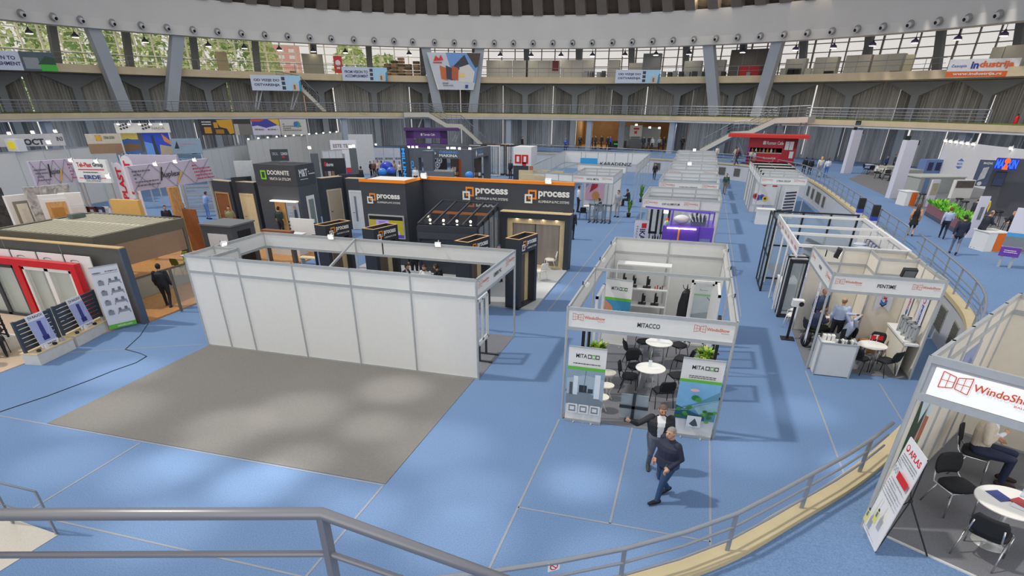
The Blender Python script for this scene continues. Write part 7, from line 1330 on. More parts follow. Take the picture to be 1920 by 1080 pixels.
for k in range(7): x = .5+k*(L-2.2)/7; c = p+u*x+v*.3; tag(MB().lathe([(.1,0),(.12,.2),(.05,.3),(.05,.38)],(c.x,c.y,ZR+1.184),8).build('jar', (mat('c98a4a',.5),WHITE,mat('8a5a3a',.5),ALU)[k%4]), '%s jar on the counter of the red kiosk, %s' % (('amber','white','brown','silver')[k%4], ('first','second','third','fourth','fifth','sixth','seventh')[k]), 'jar', 'jars on the red kiosk')
D0 = 84; pk = thing('kiosk', 'purple cafe kiosk with flat purple roof under the left staircase', 'kiosk', (-25,80,ZR)); A = at_dist(760,243,D0); B = at_dist(838,243,D0); p = V((A.x,A.y,0)); q = V((B.x,B.y,0)); u = (q-p).normalized(); v = V((-u.y,u.x,0)); L = (q-p).length; o = (p.x,p.y); zt = A.z; PU = mat('5a2a78',.45)
MB().rbox(o,u,v,-.2,L*1.3,-.5,3,zt-.1,zt+.15).build('roof', mat('4a1f66',.4), pk); MB().rbox(o,u,v,0,L,0,.2,zt-.95,zt-.1).build('sign_board', PU, pk); MB().rbox(o,u,v,0,1.0,0,2.5,ZR,zt-.1).build('side_block', PU, pk); MB().rbox(o,u,v,L-.9,L,0,2.5,ZR,zt-.1).build('side_block', mat('4a1f66',.4), pk); MB().rbox(o,u,v,1,L-.9,0,.6,ZR,ZR+1.1).build('counter', PU, pk)
a = Art(V((p.x,p.y,zt-.95)),u,(0,0,1),.03); a.txt('Terrain Cafe',L*.42,.28,L*.7,.55,WHITE); a.rect(L*.36,.28,L*.4,.55,WHITE); a.build('lettering', pk)
# passage behind the far railing: amber-lit hall and a machine stand
pas = MB(); th0 = theta_of(1080,250,RW)[0]; th1 = theta_of(1310,250,RW)[0]
def PZ(px, py, R): return on_cyl(px, py, R)
pas.strip([C(RW+9,th0+(th1-th0)*i/12,ZR) for i in range(13)],[C(RW+9,th0+(th1-th0)*i/12,5.2) for i in range(13)]); pas.strip([C(RW,th0,ZR),C(RW+9,th0,ZR)],[C(RW,th0,5.2),C(RW+9,th0,5.2)]); pas.strip([C(RW,th1,ZR),C(RW+9,th1,ZR)],[C(RW,th1,5.2),C(RW+9,th1,5.2)]); struct(pas.build('wall_passage', mat('6a5540',.8,0,0,.2,.8)))
pm = MB(); pm.strip([C(RW,th0+(th1-th0)*i/12,5.15) for i in range(13)],[C(RW+9.2,th0+(th1-th0)*i/12,5.15) for i in range(13)]); struct(pm.build('ceiling_passage', mat('4a443c',.8)))
pm = MB(); pm.strip([C(RW-.5,th0+(th1-th0)*i/12,ZR+.01) for i in range(13)],[C(RW+9.2,th0+(th1-th0)*i/12,ZR+.01) for i in range(13)]); struct(pm.build('floor_passage', mat('8a6a48',.6)))
for px in (1110,1135,1300,1320):
    l = bpy.data.lights.new('passage_lamp','POINT'); lo = bpy.data.objects.new('passage_lamp', l); COL.objects.link(lo); lo.location = PZ(px,240,RW+5); lo.location.z = 4.6; l.energy = 260; l.color = (1,.72,.38)
sign_px('stand_backing', 'pale blue stand wall with bright spots inside the far passage', 1160, 1240, 238, 285, 103, mat('8fa4bc',.5), None, 'wall', floor=ZR); sign_px('stand_sign', 'tall white stand block with red lettering inside the far passage', 1182, 1205, 235, 256, 101, WHITE, lambda a,w_,h: (a.rect(w_*.3,h*.62,w_*.75,h*.78,REDL), a.rect(w_*.38,h*.25,w_*.6,h*.5,REDL)), floor=ZR)
sign_px('machine', 'grey packed machine in front of the white block in the far passage', 1180, 1203, 262, 283, 99.5, mat('6f757c',.5), None, 'machine', 1.5, floor=ZR); sign_px('machine', 'black machine with green lights in the far passage', 1142, 1175, 265, 283, 98, mat('22252a',.5), lambda a,w_,h: (a.rect(w_*.3,h*.55,w_*.5,h*.68,mat('2ac85a',.5,0,.6))), 'machine', 1.5, floor=ZR)
for k,(px,py) in enumerate(((1166,241),(1193,236),(1218,241),(1236,242),(1308,246),(1323,249),(1339,249))): floodlight('bright lamp in the far passage, %s from the left' % ('first','second','third','fourth','fifth','sixth','seventh')[k], at_dist(px,py,97), (.1,-1,-.2), 'lamps in the far passage', s=1.8)
PASS = [(1087,'24262b'),(1108,'2a2c33'),(1116,'3a342e'),(1127,'1f2126'),(1138,'2c2a30'),(1143,'4a5ab0'),(1205,'24303a'),(1215,'25283a'),(1222,'9aa0a0'),(1235,'8a8c88'),(1243,'20222a'),(1278,'1e2026')]
for k,(px,c) in enumerate(PASS):
    b = at_dist(px, 280, 93+.8*(k%4)); person('visitor %s in the far passage, %s' % ('in dark clothes' if c not in ('4a5ab0','9aa0a0','8a8c88') else 'in blue' if c == '4a5ab0' else 'in pale grey', 'number %s from the left' % ('one','two','three','four','five','six','seven','eight','nine','ten','eleven','twelve')[k]), (b.x,b.y,ZR+.012), facing((0,0),(random.uniform(-1,1),-1)), random.choice(('stand','walk','phone')), c, '25272e', '2a211b', 1.8, .026, group='visitors in the far passage')
b = at_dist(1060,280,86); person('man in blue suit standing alone by the far kerb railing', (b.x,b.y,ZR), facing((0,0),(.3,-1)), 'phone', '3a5aa8','2a3a6a','6a5040',1.85,.022); b = at_dist(979,276,88); person('person in dark clothes by the curtain above the red kiosk of window frames', (b.x,b.y,ZR), facing((0,0),(1,-.2)), 'stand', '2a2528','33262b','2a211b',1.8,.024)
# ================================================================== banners on the galleries
def ostv(t1, t2):
    def f(a,w_,h): a.rect(0,0,w_,h,mat('c9d2e2',.6,0,0,.02)); a.txt(t1,w_*.06,h*.55,w_*.57,h*.76,mat('2a3264',.6),.035); a.txt(t2,w_*.06,h*.25,w_*.57,h*.46,mat('2a3264',.6),.035); a.rect(w_*.6,0,w_*.7,h,mat('b9cfe6',.6)); [a.rect(w_*.61,h*(.08+.3*k),w_*.68,h*(.3+.3*k),mat('2c3440',.5)) for k in range(3)]; a.rect(w_*.7,0,w_,h,mat('a9d0e8',.6)); a.poly([(w_*.8,0),(w_*.95,0),(w_*.93,h*.45),(w_*.82,h*.55)],mat('c9c0b4',.6)); a.rect(w_*.84,h*.1,w_*.88,h*.4,mat('8a6a4a',.6)); a.poly([(w_*.95,0),(w_,0),(w_,h*.75),(w_*.96,h*.6)],mat('3a8ab0',.6))
    return f
DG = (theta_of(600,150,RU-.7)[1])
def gal_banner(label, x0, x1, yt, yb, R, paint, name='hanging_banner'):
    D = theta_of((x0+x1)/2, yt, R)[1]; return sign_px(name, label, x0, x1, yt, yb, D, WHITE, paint, 'banner', .05, legs=False, floor=ZG)
gal_banner('left blue and white banner with words OD VIZIJE DO OSTVARENJA', 468, 562, 141, 170, RU-1.9, ostv('OD VIZIJE DO','OSTVARENJA')); gal_banner('right blue and white banner with words OD VIZIJE DO OSTVARENJA on the upper gallery', 1155, 1239, 131, 156, RU-.8, ostv('OD VIZIJE DO','OSTVARENJA')); gal_banner('blue and white banner with words FROM VISION TO ACCOMPLISHMENT left of the roof tile banner', 640, 725, 126, 152, RU-.8, ostv('FROM VISION TO','ACCOMPLISHMENT'))
def vis(a,w_,h): a.rect(0,0,w_,h,mat('c4ccdc',.6)); a.txt('FROM VISION TO',w_*.1,h*.55,w_*.58,h*.75,mat('2a3264',.6),.03); a.txt('ACCOMPLISHMENT',w_*.1,h*.25,w_*.62,h*.45,mat('2a3264',.6),.03); a.rect(w_*.63,0,w_,h,mat('4a5a66',.6)); a.rect(w_*.66,h*.1,w_*.82,h*.7,mat('8a8f94',.6)); a.rect(w_*.82,0,w_,h*.35,mat('3fae3a',.6)); a.poly([(w_*.8,h*.35),(w_,h*.35),(w_,h*.7),(w_*.9,h*.8)],mat('2a4a34',.6))
gal_banner('banner with house and green lawn at the far left of the upper gallery', -85, 97, 95, 131, RU-1.9, vis)
def tile(a,w_,h):
    a.rect(0,0,w_,h,mat('c9ccd2',.6)); a.poly([(w_*.35,h),(w_,h),(w_,h*.2),(w_*.45,h*.25)],mat('6f9ad0',.6)); a.poly([(w_*.42,h*.55),(w_*.7,h*.85),(w_*.95,h*.5),(w_*.95,h*.2),(w_*.5,h*.22)],mat('d8d4cc',.6)); a.poly([(w_*.45,h*.62),(w_*.7,h*.95),(w_*.8,h*.7),(w_*.62,h*.62)],mat('3a3a48',.6)); a.poly([(w_*.74,h),(w_*.95,h*.6),(w_,h*.65),(w_,h)],mat('4a4034',.6)); a.rect(w_*.6,h*.35,w_*.72,h*.45,mat('e0b86a',.5,0,.1)); a.rect(w_*.52,h*.55,w_*.6,h*.66,mat('3a4450',.5))
    for k,c in enumerate(('c8642a','34344a','b5562a')): a.poly([(w_*(.14+.13*k),h*.3),(w_*(.3+.13*k),h*.26),(w_*(.32+.13*k),h*.58),(w_*(.18+.13*k),h*.66)],mat(c,.5))
    a.poly([(w_*.08,h*.78),(w_*.15,h*.92),(w_*.2,h*.84),(w_*.25,h*.94),(w_*.28,h*.8)],REDL); a.rect(w_*.06,h*.72,w_*.24,h*.75,REDL); a.txt('KRUNA',w_*.14,h*.16,w_*.3,h*.2,INK); a.txt('SVAKE KU\u0106E',w_*.14,h*.1,w_*.42,h*.145,INK); a.rect(w_*.75,h*.05,w_*.83,h*.14,mat('2c3a8a',.5))
D = theta_of(850,130,49.0)[1]-1.0
tb_ = thing('hanging_banner','large banner with roof tiles and a house, hung between the middle pair of slanting columns','banner',tuple(at_dist(848,168,D))); P = [at_dist(x,y,D) for x,y in ((821,168),(886,168),(901,99),(800,98))]; sh = MB().add(P,[(0,1,2,3)]).build('sheet', WHITE, tb_)
u = (P[1]-P[0]); u.z = 0; W_ = (P[2]-P[3]).length; u.normalize(); a = Art(V((P[3].x,P[3].y,P[0].z)),u,(0,0,1),.05); tile(a,W_,P[3].z-P[0].z)
zl, zh = P[0].z, P[3].z                         # trim the print to the slanted outline
for i, vv in enumerate(a.mb.v):
    f = (vv.z-zl)/(zh-zl); xx = (vv-a.o).dot(u)/W_; l0 = (821-800)/101*(1-f); r0 = 1-(901-886)/101*(1-f); nx = l0+(r0-l0)*xx; a.mb.v[i] = vv + u*((nx-xx)*W_)
a.build('print', sh)
def indu(a,w_,h): a.rect(0,0,w_,h,mat('dfe0e4',.6)); a.rect(0,0,w_,h*.32,mat('e0692a',.6)); a.txt('\u010dasopis',w_*.05,h*.5,w_*.27,h*.72,mat('4a5aa0',.6)); a.txt('in',w_*.33,h*.46,w_*.44,h*.86,mat('2a3a9a',.6),.04); a.txt('dustrija',w_*.45,h*.42,w_*.93,h*.88,mat('e0692a',.6),.04); a.txt('www.industrija.rs',w_*.1,h*.06,w_*.8,h*.26,WHITE,.03)
gal_banner('white and orange banner with magazine lettering at the upper right', 1783, 1916, 110, 144, RU-1.1, indu)
gal_banner('small red flag with white crest on the upper gallery', 624, 640, 105, 137, RU+.8, lambda a,w_,h: (a.rect(0,0,w_,h,REDL), a.disc(w_*.5,h*.6,w_*.3,WHITE), a.rect(w_*.3,h*.25,w_*.7,h*.35,WHITE)), 'flag')
gal_banner('small dark red picture on the white cabinets of the upper gallery', 1036, 1048, 114, 133, RU+1.4, lambda a,w_,h: a.rect(0,0,w_,h,mat('6a1f24',.6)), 'picture')
gal_banner('small cream exit sign on the walkway edge', 671, 688, 213, 218, RG-.1, lambda a,w_,h: (a.rect(0,0,w_,h,mat('d8d4a8',.6)), a.txt('IZLAZ',w_*.1,h*.2,w_*.9,h*.8,mat('6a6a4a',.6))), 'sign')
# ================================================================== things on the upper gallery
def up(px, py, R, z=ZU): p = on_cyl(px, py, R); return V((p.x,p.y,z))
def cab(label, x0, x1, yt, R, m, grp, name='cabinet', d=.8, yb=None):
    p, q = on_cyl(x0, yt, R), on_cyl(x1, yt, R); z1 = (p.z+q.z)/2; p.z = q.z = 0; u = (q-p); L = u.length; u.normalize(); v = V((-u.y,u.x,0)); t = thing(name, label, name.replace('_',' '), (p.x,p.y,ZU), grp); MB().rbox((p.x,p.y),u,v,0,L,0,d,ZU,z1).build('body', m, t); n = max(1, round(L/1.6))
    for k in range(1,n): MB().rbox((p.x,p.y),u,v,L*k/n-.02,L*k/n+.02,-.01,0,ZU+.05,z1-.05).build('joint', mat('8a8a88',.5), t)
    return t
CABM = mat('b5b2a8',.6,0,0,.04)
for k,(x0,x1,yt) in enumerate(((912,960,113),(961,986,113),(990,1050,113),(1052,1114,112),(1140,1162,112),(1180,1205,118),(1284,1316,114),(1340,1360,112),(1475,1512,110),(1530,1572,107),(1588,1635,103),(1640,1695,101),(1862,1885,88),(1888,1930,84))):
    cab('row of pale grey storage cabinets on the upper gallery, block %s from the left' % ('one','two','three','four','five','six','seven','eight','nine','ten','eleven','twelve','thirteen','fourteen')[k], x0, x1, yt, RU+2.5, CABM, 'storage cabinets on the upper gallery')
cab('dark grey tall cabinet on the upper gallery behind the right blue banner', 1207, 1240, 100, RU+2.6, mat('7a7d82',.6), None); cab('large dark booth between the right pair of slanting columns', 1372, 1447, 92, RU+3.2, mat('6a6762',.7), None, 'storage_booth'); cab('red crate on the upper gallery between the right pair of slanting columns', 1388, 1424, 122, RU+1.6, mat('a8282a',.5), None, 'crate')
cab('beige board leaning on the upper gallery right of the left staircase', 565, 604, 101, RU+2, mat('8f8d7c',.7), None, 'board', .15); cab('pale board on the upper gallery near the left columns', 403, 424, 97, RU+2.2, mat('a89a78',.7), None, 'board', .15); cab('white board by the dark picture on the right', 1700, 1716, 102, RU+2, mat('c9c2a8',.6), None, 'board', .15)
for k in range(16):
    x = (1095,1107,1119,1128,1240,1252,1262,1273,1286,1298,1310,1316,1346,1352,1400,1430)[k]; cab('small grey office machine stored on the upper gallery, number %s from the left' % ('one','two','three','four','five','six','seven','eight','nine','ten','eleven','twelve','thirteen','fourteen','fifteen','sixteen')[k], x, x+7, 133+k%3, RU+1.4, (mat('8f9498',.5),mat('3a3d42',.5))[k%2], 'office machines on the upper gallery', 'office_machine', .7)
random.seed(21)
for k,x in enumerate((728,741,754,767,782)):
    p = up(x,140,RU+1.6); t = thing('pallet_stack', 'stack of cardboard and timber pallets left of the roof tile banner, %s from the left' % ('first','second','third','fourth','fifth')[k], 'stack', tuple(p), 'pallet stacks'); 
    for j in range(4+k%3): MB().box((p.x-.4,p.y-.3,ZU+.36*j),(p.x+.4,p.y+.3,ZU+.36*j+.3)).build('bundle', (mat('8a6a48',.7),mat('a5835a',.7),mat('5f4c38',.7))[(j+k)%3], t)
for k,(x,m_) in enumerate(((1464,CABM),(1478,BLACK),(1490,BLACK),(1510,CABM),(445,CABM),(545,mat('8a6a48',.7)),(1545,BLACK),(1668,BLACK),(1700,BLACK),(1750,BLACK))):
    p = up(x,134,RU+1.3); cab('%s stored box on the upper gallery, number %s from the left of its kind' % ('pale' if m_ is CABM else 'black' if m_ is BLACK else 'brown', ('one','two','three','four','five','six','seven','eight','nine','ten')[k]), x, x+(10 if k < 6 else 14), 128 if k < 4 else 133, RU+1.3, m_, 'boxes on the upper gallery', 'box', .6)
# lamps: nozzles along the beam and pendants behind it
NOZ = mat('8f9296',.5,.2); 
def nozz_proto(p, th, lab):
    t = thing('air_nozzle', lab, 'air nozzle', tuple(p), 'ball nozzles along the white beam'); d = V((-cos(th),-sin(th),-.35)).normalized()
    MB().sph(p, (.34,.34,.34), 10, 8).build('ball', NOZ, t, True); MB().tube([p+d*.2,p+d*.5],[.24,.2],10).build('spout', mat('c9cacb',.5), t); MB().cyl(p+d*.5,p+d*.505,.15,n=10).build('opening', BLACK, t)
NX = (3,58,115,164,221,273,320,367,412,456,499,541,582,622,664,702,739,774,815,852,890,927,963,1000,1037,1074,1111,1149,1186,1224,1262,1301,1342,1382,1424,1468,1511,1556,1602,1649,1698,1749,1801,1856,1912)
for k,x in enumerate(NX):
    th = theta_of(x,86,RB)[0]; p = C(RB-.22, th, 14.05); nozz_proto(p, th, 'pale ball air nozzle on the lower edge of the white ring beam')
PX_ = (68,151,278,394,460,525,588,648,767,852,938,996,1052,1111,1172,1230,1292,1392,1490,1560,1632,1709,1787,1870)
for k,x in enumerate(PX_):
    th = theta_of(x,100,RU+1.6)[0]; p = C(RU+1.6, th, 12.75); t = thing('pendant_lamp', 'bell-shaped pendant lamp hanging behind the white ring beam', 'lamp', tuple(p), 'pendant lamps over the upper gallery')
    MB().lathe([(.38,0),(.32,.2),(.12,.34),(.08,.5)],p,14).build('shade', mat('5a5a68' if x < 1400 else '6a5f8a',.4,.3), t, True); MB().lathe([(.32,.0),(.32,.02)],p-V((0,0,.03)),14).build('bulb', LAMPGLOW, t); MB().cyl(p+V((0,0,.5)),p+V((0,0,1.5)),.03,n=6).build('cord', BLACK, t)
for k in range(-5, 9):
    i0 = round((math.degrees(theta_of(985,2,RB-3)[0]-TH0)+125)/250*nr-.5) - k
    for e in (-.2, .2):
        th = TH0 + math.radians(-125+250*(i0+.5+e)/nr); p = C(RB-3.6, th, 21.0); tag(MB().lathe([(.38,0),(.38,.1),(.15,.3)],p,12).build('dome_downlight', mat('f0e8da',.4,0,1.0,0)), 'round bright skylight disc between the dome ribs', 'skylight', 'skylight discs')  # skylight discs, their emission stands in for daylight coming through
for x,y in ((1310,25),(1365,20),(1422,16),(1482,11),(1545,4)):
    th = theta_of(x,y,RB-.3)[0]; l = bpy.data.lights.new('dome_glow','POINT'); lo = bpy.data.objects.new('dome_glow', l); COL.objects.link(lo); lo.location = C(RB-.4, th, 18.0); l.energy = 60; l.color = (1,.85,.55); l.shadow_soft_size = .15
for x,y,e in ((1340,70,1),(1440,60,1),(1500,55,1.3),(1565,50,1.8),(1630,45,1.4),(1690,40,1.8),(1765,35,1.5),(1840,30,1.7),(1900,20,1.5)):
    th = theta_of(x,y,RB)[0]; q = C(RB,th,zb+2); spot_at(0,0,1,1) if 0 else None
    l = bpy.data.lights.new('sun_streak','SPOT'); lo = bpy.data.objects.new('sun_streak', l); COL.objects.link(lo); src = C(RB-3.5,th+.03,29); lo.location = src; lo.rotation_euler = (C(RB,th,14.6)-src).to_track_quat('-Z','Y').to_euler(); l.spot_size = .09; l.spot_blend = 1; l.energy = 5000*e; l.color = (1,.95,.85)
# trees and buildings outside the left windows
def tree(label, px, D, h, r, m1, m2):
    p = at_dist(px, 100, D); p.z = 0; t = thing('tree', label, 'tree', tuple(p)); MB().cyl(p, p+V((0,0,h*.5)), .35, .2, 8).build('trunk', mat('4a3c30',.9), t); mb = MB(); 
    for k in range(1500):
        a = random.random()*2*PI; s_ = random.uniform(-1,1); rr = r*random.uniform(.55,1.0)*math.sqrt(max(.05,1-s_*s_*.8)); c = p + V((rr*cos(a), rr*sin(a), h*.62+s_*h*.38)); w_ = random.uniform(.25,.6); n1 = V((random.gauss(0,1),random.gauss(0,1),random.gauss(0,1))).normalized(); n2 = n1.cross(V((.3,.5,.8))).normalized(); mb.mat(m1 if random.random() < .55 else m2); mb.poly([c+n1*w_,c+n2*w_*.7,c-n1*w_,c-n2*w_*.7])
    mb.build('foliage', None, t)
TG1, TG2, TG3 = mat('8fa05a',.8,0,.25,.2,.5), mat('bcbf86',.8,0,.3,.2,.5), mat('74904e',.8,0,.2,.2,.5)  # leaf colours carry slight emission in place of daylight
for k,(px,D,h,r) in enumerate(((-40,118,20,3.6),(40,112,20,3.5),(110,120,20,3.6),(180,112,19.5,3.3),(250,119,19.5,3.6),(318,112,18.5,3.3),(383,119,18.5,3.5),(440,113,17.5,3),(655,130,16,3.6),(720,132,14.5,3.6),(490,124,16,3))):
    tree('%s tree outside the glazing, %s from the left' % ('yellow-green' if k%2 else 'fresh green', ('first','second','third','fourth','fifth','sixth','seventh','eighth','tenth','eleventh','ninth')[k]), px, D, h, r, (TG1,TG3)[k%2], TG2)
sign_px('building', 'pinkish red apartment building outside the left windows', 470, 560, 84, 215, 150, mat('c08a7c',.8,0,.25,.05), lambda a,w_,h: [a.rect(w_*(.1+.22*i),h*(.72+.09*j),w_*(.22+.22*i),h*(.77+.09*j),mat('e2d8d0',.5)) for i in range(4) for j in range(3)], 'building', 8)  # facade colour given slight emission to look daylit
# ================================================================== stands on the raised ring, right
GFL = mat('6f7074',.8,0,0,.05,2); 
struct(MB().slab([tuple(G(x,y,ZR+.012).xy) for x,y in ((1985,500),(1880,462),(1700,385),(1590,335),(1640,318),(1800,330),(2060,400))][::1], ZR-.02, ZR+.002).build('floor_stand', GFL))
def ring_pillar(label, x0, x1, yb, xt, yt, m):
    b0, b1 = G(x0,yb,ZR), G(x1,yb,ZR); h = HT(b0,xt,yt); u = V((b1.x-b0.x,b1.y-b0.y,0)); L = u.length; u.normalize(); v = V((-u.y,u.x,0)); t = thing('pylon', label, 'pylon', tuple(b0)); MB().rbox((b0.x,b0.y),u,v,0,L,0,.5,ZR,h).build('shaft', m, t); MB().rbox((b0.x,b0.y),u,v,L*.1,L*.3,.1,.4,h,h+.25).build('spot_head', BLACK, t); MB().rbox((b0.x,b0.y),u,v,L*.9,L*1.2,.1,.4,h-.3,h).build('spot_head', BLACK, t)
LIL = mat('d4d2de',.5,0,0,.02)
ring_pillar('tall white square pylon in front of the grey machines, nearer one', 1667,1688,372,1700,263,LIL); ring_pillar('tall white square pylon farther left on the ring, behind the railing', 1581,1596,325,1601,244,LIL)
def pxbox(name, label, cat, x0, x1, yb, yt, m, d=1.0, extra=None, group=None):
    p, q = G(x0,yb,ZR), G(x1,yb,ZR); D = math.hypot(*p.lerp(q,.5).xy); h = at_dist((x0+x1)/2,yt,D).z; u = V((q.x-p.x,q.y-p.y,0)); L = u.length; u.normalize(); v = V((-u.y,u.x,0)); t = thing(name, label, cat, tuple(p), group); bd = MB().rbox((p.x,p.y),u,v,0,L,0,d,ZR,h).build('body', m, t)
    if extra: extra(t, (p.x,p.y), u, v, L, h, bd)
    return t
OD = mat('e06a12',.5)
def orange_front(t,o,u,v,L,h,bd): MB().rbox(o,u,v,L*.45,L,-.02,0,ZR+.02,h).build('orange_front', OD, t); MB().rbox(o,u,v,-.03,L+.03,-.04,1.0,h,h+.04).build('top', WHITE, t)
pxbox('reception_counter', 'white and orange reception counter at the right edge of the ring walkway', 'counter', 1842, 1878, 472, 436, WHITE, .9, orange_front); pxbox('reception_counter', 'white and orange reception counter by the nearer white pylon', 'counter', 1694, 1713, 386, 360, WHITE, .9, orange_front)
BM = mat('6c85b5',.4,0,0,.05); GM = mat('a5aaa8',.5,0,0,.05)
def bluem(t,o,u,v,L,h,bd):
    for k in range(4): MB().rbox(o,u,v,L*(.08+.23*k),L*(.22+.23*k),-.03,0,ZR+(h-ZR)*.4,ZR+(h-ZR)*.85).build('window', mat('22305a',.2), t)
pxbox('machine', 'blue machining centre with dark windows on the right stand', 'machine', 1728, 1790, 333, 299, BM, 1.0, bluem); pxbox('machine', 'light grey machine body in front of the blue machining centre', 'machine', 1718, 1800, 362, 333, GM, 2.2, lambda t,o,u,v,L,h,bd: (MB().rbox(o,u,v,-.05,L+.05,-.05,2.3,h,h+.08).build('top_cover', mat('b9bdb8',.5), t), MB().rbox(o,u,v,L*.1,L*.2,-.03,0,ZR,h).build('blue_stripe', BM, t)))
pxbox('machine', 'low grey machine base left of the nearer white pylon', 'machine', 1695, 1722, 350, 318, GM, 2); pxbox('machine', 'pale grey cabinet behind the seated visitors', 'machine', 1660, 1690, 325, 313, mat('b9b8ae',.5), 2)
pxbox('poster_stand', 'white stand with grey machine photo beside the grey machine', 'poster', 1782, 1818, 372, 337, WHITE, .3, lambda t,o,u,v,L,h,bd: (MB().rbox(o,u,v,L*.05,L*.95,-.03,0,ZR+(h-ZR)*.58,h-.05).build('photo', mat('5c5450',.5,0,0,.3,3), t)))
pxbox('poster_stand', 'slim white poster stand left of the grey machine', 'poster', 1733, 1747, 388, 336, LIL, .15, lambda t,o,u,v,L,h,bd: MB().rbox(o,u,v,L*.1,L*.9,-.03,0,ZR+(h-ZR)*.45,h-.2).build('photo', mat('a9a68a',.5,0,0,.2,3), t))
pxbox('poster_stand', 'white banner stand with line drawing beside the man in the dark suit', 'poster', 1811, 1828, 446, 366, LIL, .1, lambda t,o,u,v,L,h,bd: MB().rbox(o,u,v,L*.35,L*.7,-.03,0,ZR+(h-ZR)*.45,ZR+(h-ZR)*.75).build('drawing', mat('6a6d74',.5,0,0,.2,5), t))
# white spot-lit wall and dark wall
p, q, r_ = G(1752,331,ZR), G(1835,352,ZR), G(1900,366,ZR); t = thing('stand_backing', 'white spot-lit stand wall with blue hexagon sign and machine poster on the right', 'wall', tuple(p)); hh = ZR+3.0
wm = MB(); wm.bar((p.x,p.y,(ZR+hh)/2),(q.x,q.y,(ZR+hh)/2),.2,hh-ZR); wm.build('wall_panel', mat('dadbe0',.5,0,0,.02), t); wm = MB(); wm.bar((q.x,q.y,(ZR+hh)/2),(q.x+1.5,q.y-9,(ZR+hh)/2),.2,hh-ZR); wm.build('wall_panel', mat('dadbe0',.5,0,0,.02), t)
for k in range(8): c = V((p.x,p.y,hh)).lerp(V((q.x,q.y,hh)),k/8) if k < 6 else V((q.x,q.y,hh)).lerp(V((q.x+1.5,q.y-9,hh)),(k-5)/4); floodlight('small spotlight along the white wall of the right stand, %s from the left' % ('first','second','third','fourth','fifth','sixth','seventh','eighth')[k], c, (-.6,-.6,-.8), 'spotlights on the right stand wall', s=1.5)
pl = sign_px('machine_picture', 'dark blue machine poster on the white wall at the right', 1838, 1868, 300, 350, 56.5, mat('4a5470',.5,0,0,.2,2), lambda a,w_,h: (a.poly([(w_*.3,h*.2),(w_*.7,h*.3),(w_*.75,h*.75),(w_*.4,h*.7)],mat('b0b4bc',.5,0,0,.2)), a.txt('MAZAK',w_*.3,h*.84,w_*.9,h*.92,WHITE), a.disc(w_*.5,h*.1,w_*.15,mat('c9ccd0',.5))), 'poster', .1, legs=False, floor=ZR)
hx = sign_px('stand_sign', 'blue and white hexagon sign on the white wall', 1797, 1810, 297, 317, 61, LIL, lambda a,w_,h: (a.poly([(0,h*.75),(w_*.5,h),(w_,h*.75)],mat('3f74b4',.5)), a.poly([(0,h*.25),(w_*.5,0),(w_,h*.25)],mat('3f74b4',.5)), a.txt('MAZAK',w_*.1,h*.4,w_*.9,h*.6,mat('3f74b4',.5))), 'sign', .1, legs=False, floor=ZR)
dkp = G(1850,395,ZR); t = sign_px('stand_backing', 'tall dark grey stand wall at the right edge', 1868, 1990, 300, 425, 47.5, mat('4a4d55',.6,0,0,.04), None, 'wall', 1.0, floor=ZR)
sg = sign_px('stand_sign', 'blue neon-like sign with orange figure on the dark wall at the right', 1870, 1914, 297, 319, 46.8, mat('2436a8',.4), lambda a,w_,h: (a.txt('MAXXIN',w_*.03,h*.12,w_*.97,h*.9,mat('2a64f0',.4,0,.8),.04), a.poly([(w_*.36,h*.02),(w_*.5,h*.75),(w_*.62,h*.02)],mat('f0581c',.4,0,.8)), a.disc(w_*.5,h*.78,.14,mat('f0581c',.4,0,.8))), 'sign', .2, legs=False, floor=ZR)
sg = sign_px('wall_screen', 'black flat screen on the dark wall at the right edge', 1868, 1890, 322, 350, 47.0, BLACK, lambda a,w_,h: a.rect(w_*.04,h*.05,w_*.96,h*.95,mat('39425c',.2)), 'screen', .1, legs=False, floor=ZR)
sg = sign_px('picture_display', 'purple and white info stand at the lower right edge of the ring', 1908, 1950, 392, 486, 31.5, LIL, lambda a,w_,h: (a.rect(0,0,w_,h*.2,mat('6a3aa0',.5)), a.rect(0,h*.42,w_,h*.5,mat('4a9ad0',.5)), a.rect(0,h*.22,w_,h*.42,mat('7a7f86',.5)), a.lines(w_*.2,h*.08,w_*.9,h*.15,2,WHITE)), 'display', .2, floor=ZR)
# planter and bar stools
q0, q1 = G(1733,403,ZR), G(1795,440,ZR); u = V((q1.x-q0.x,q1.y-q0.y,0)); L = u.length; u.normalize(); v = V((-u.y,u.x,0)); v = v if v.x > 0 else -v; t = thing('planter', 'long dusky pink planter with bright green leaves beside the ring walkway', 'planter', tuple(q0)); MB().rbox((q0.x,q0.y),u,v,0,L,0,.8,ZR,ZR+.62).build('trough', mat('8a5a64',.6,0,0,.05), t); MB().rbox((q0.x,q0.y),u,v,-.02,L,-.02,.82,ZR,ZR+.2).build('plinth', mat('4a5260',.6), t)
mb = MB(); BG = mat('5fb52a',.5,0,0,.2); BG2 = mat('8fd048',.5,0,0,.2)
for k in range(420):
    c = q0+u*random.uniform(0,L)+v*random.uniform(0,.8)+V((0,0,.62)); e = c+V((random.gauss(0,.16),random.gauss(0,.16),random.uniform(.1,.42))); s_ = V((random.gauss(0,1),random.gauss(0,1),0)).normalized()*.09; mb.mat(random.choice((BG,BG2))); mb.poly([c,c.lerp(e,.5)+s_,e,c.lerp(e,.5)-s_])
mb.build('foliage', None, t)
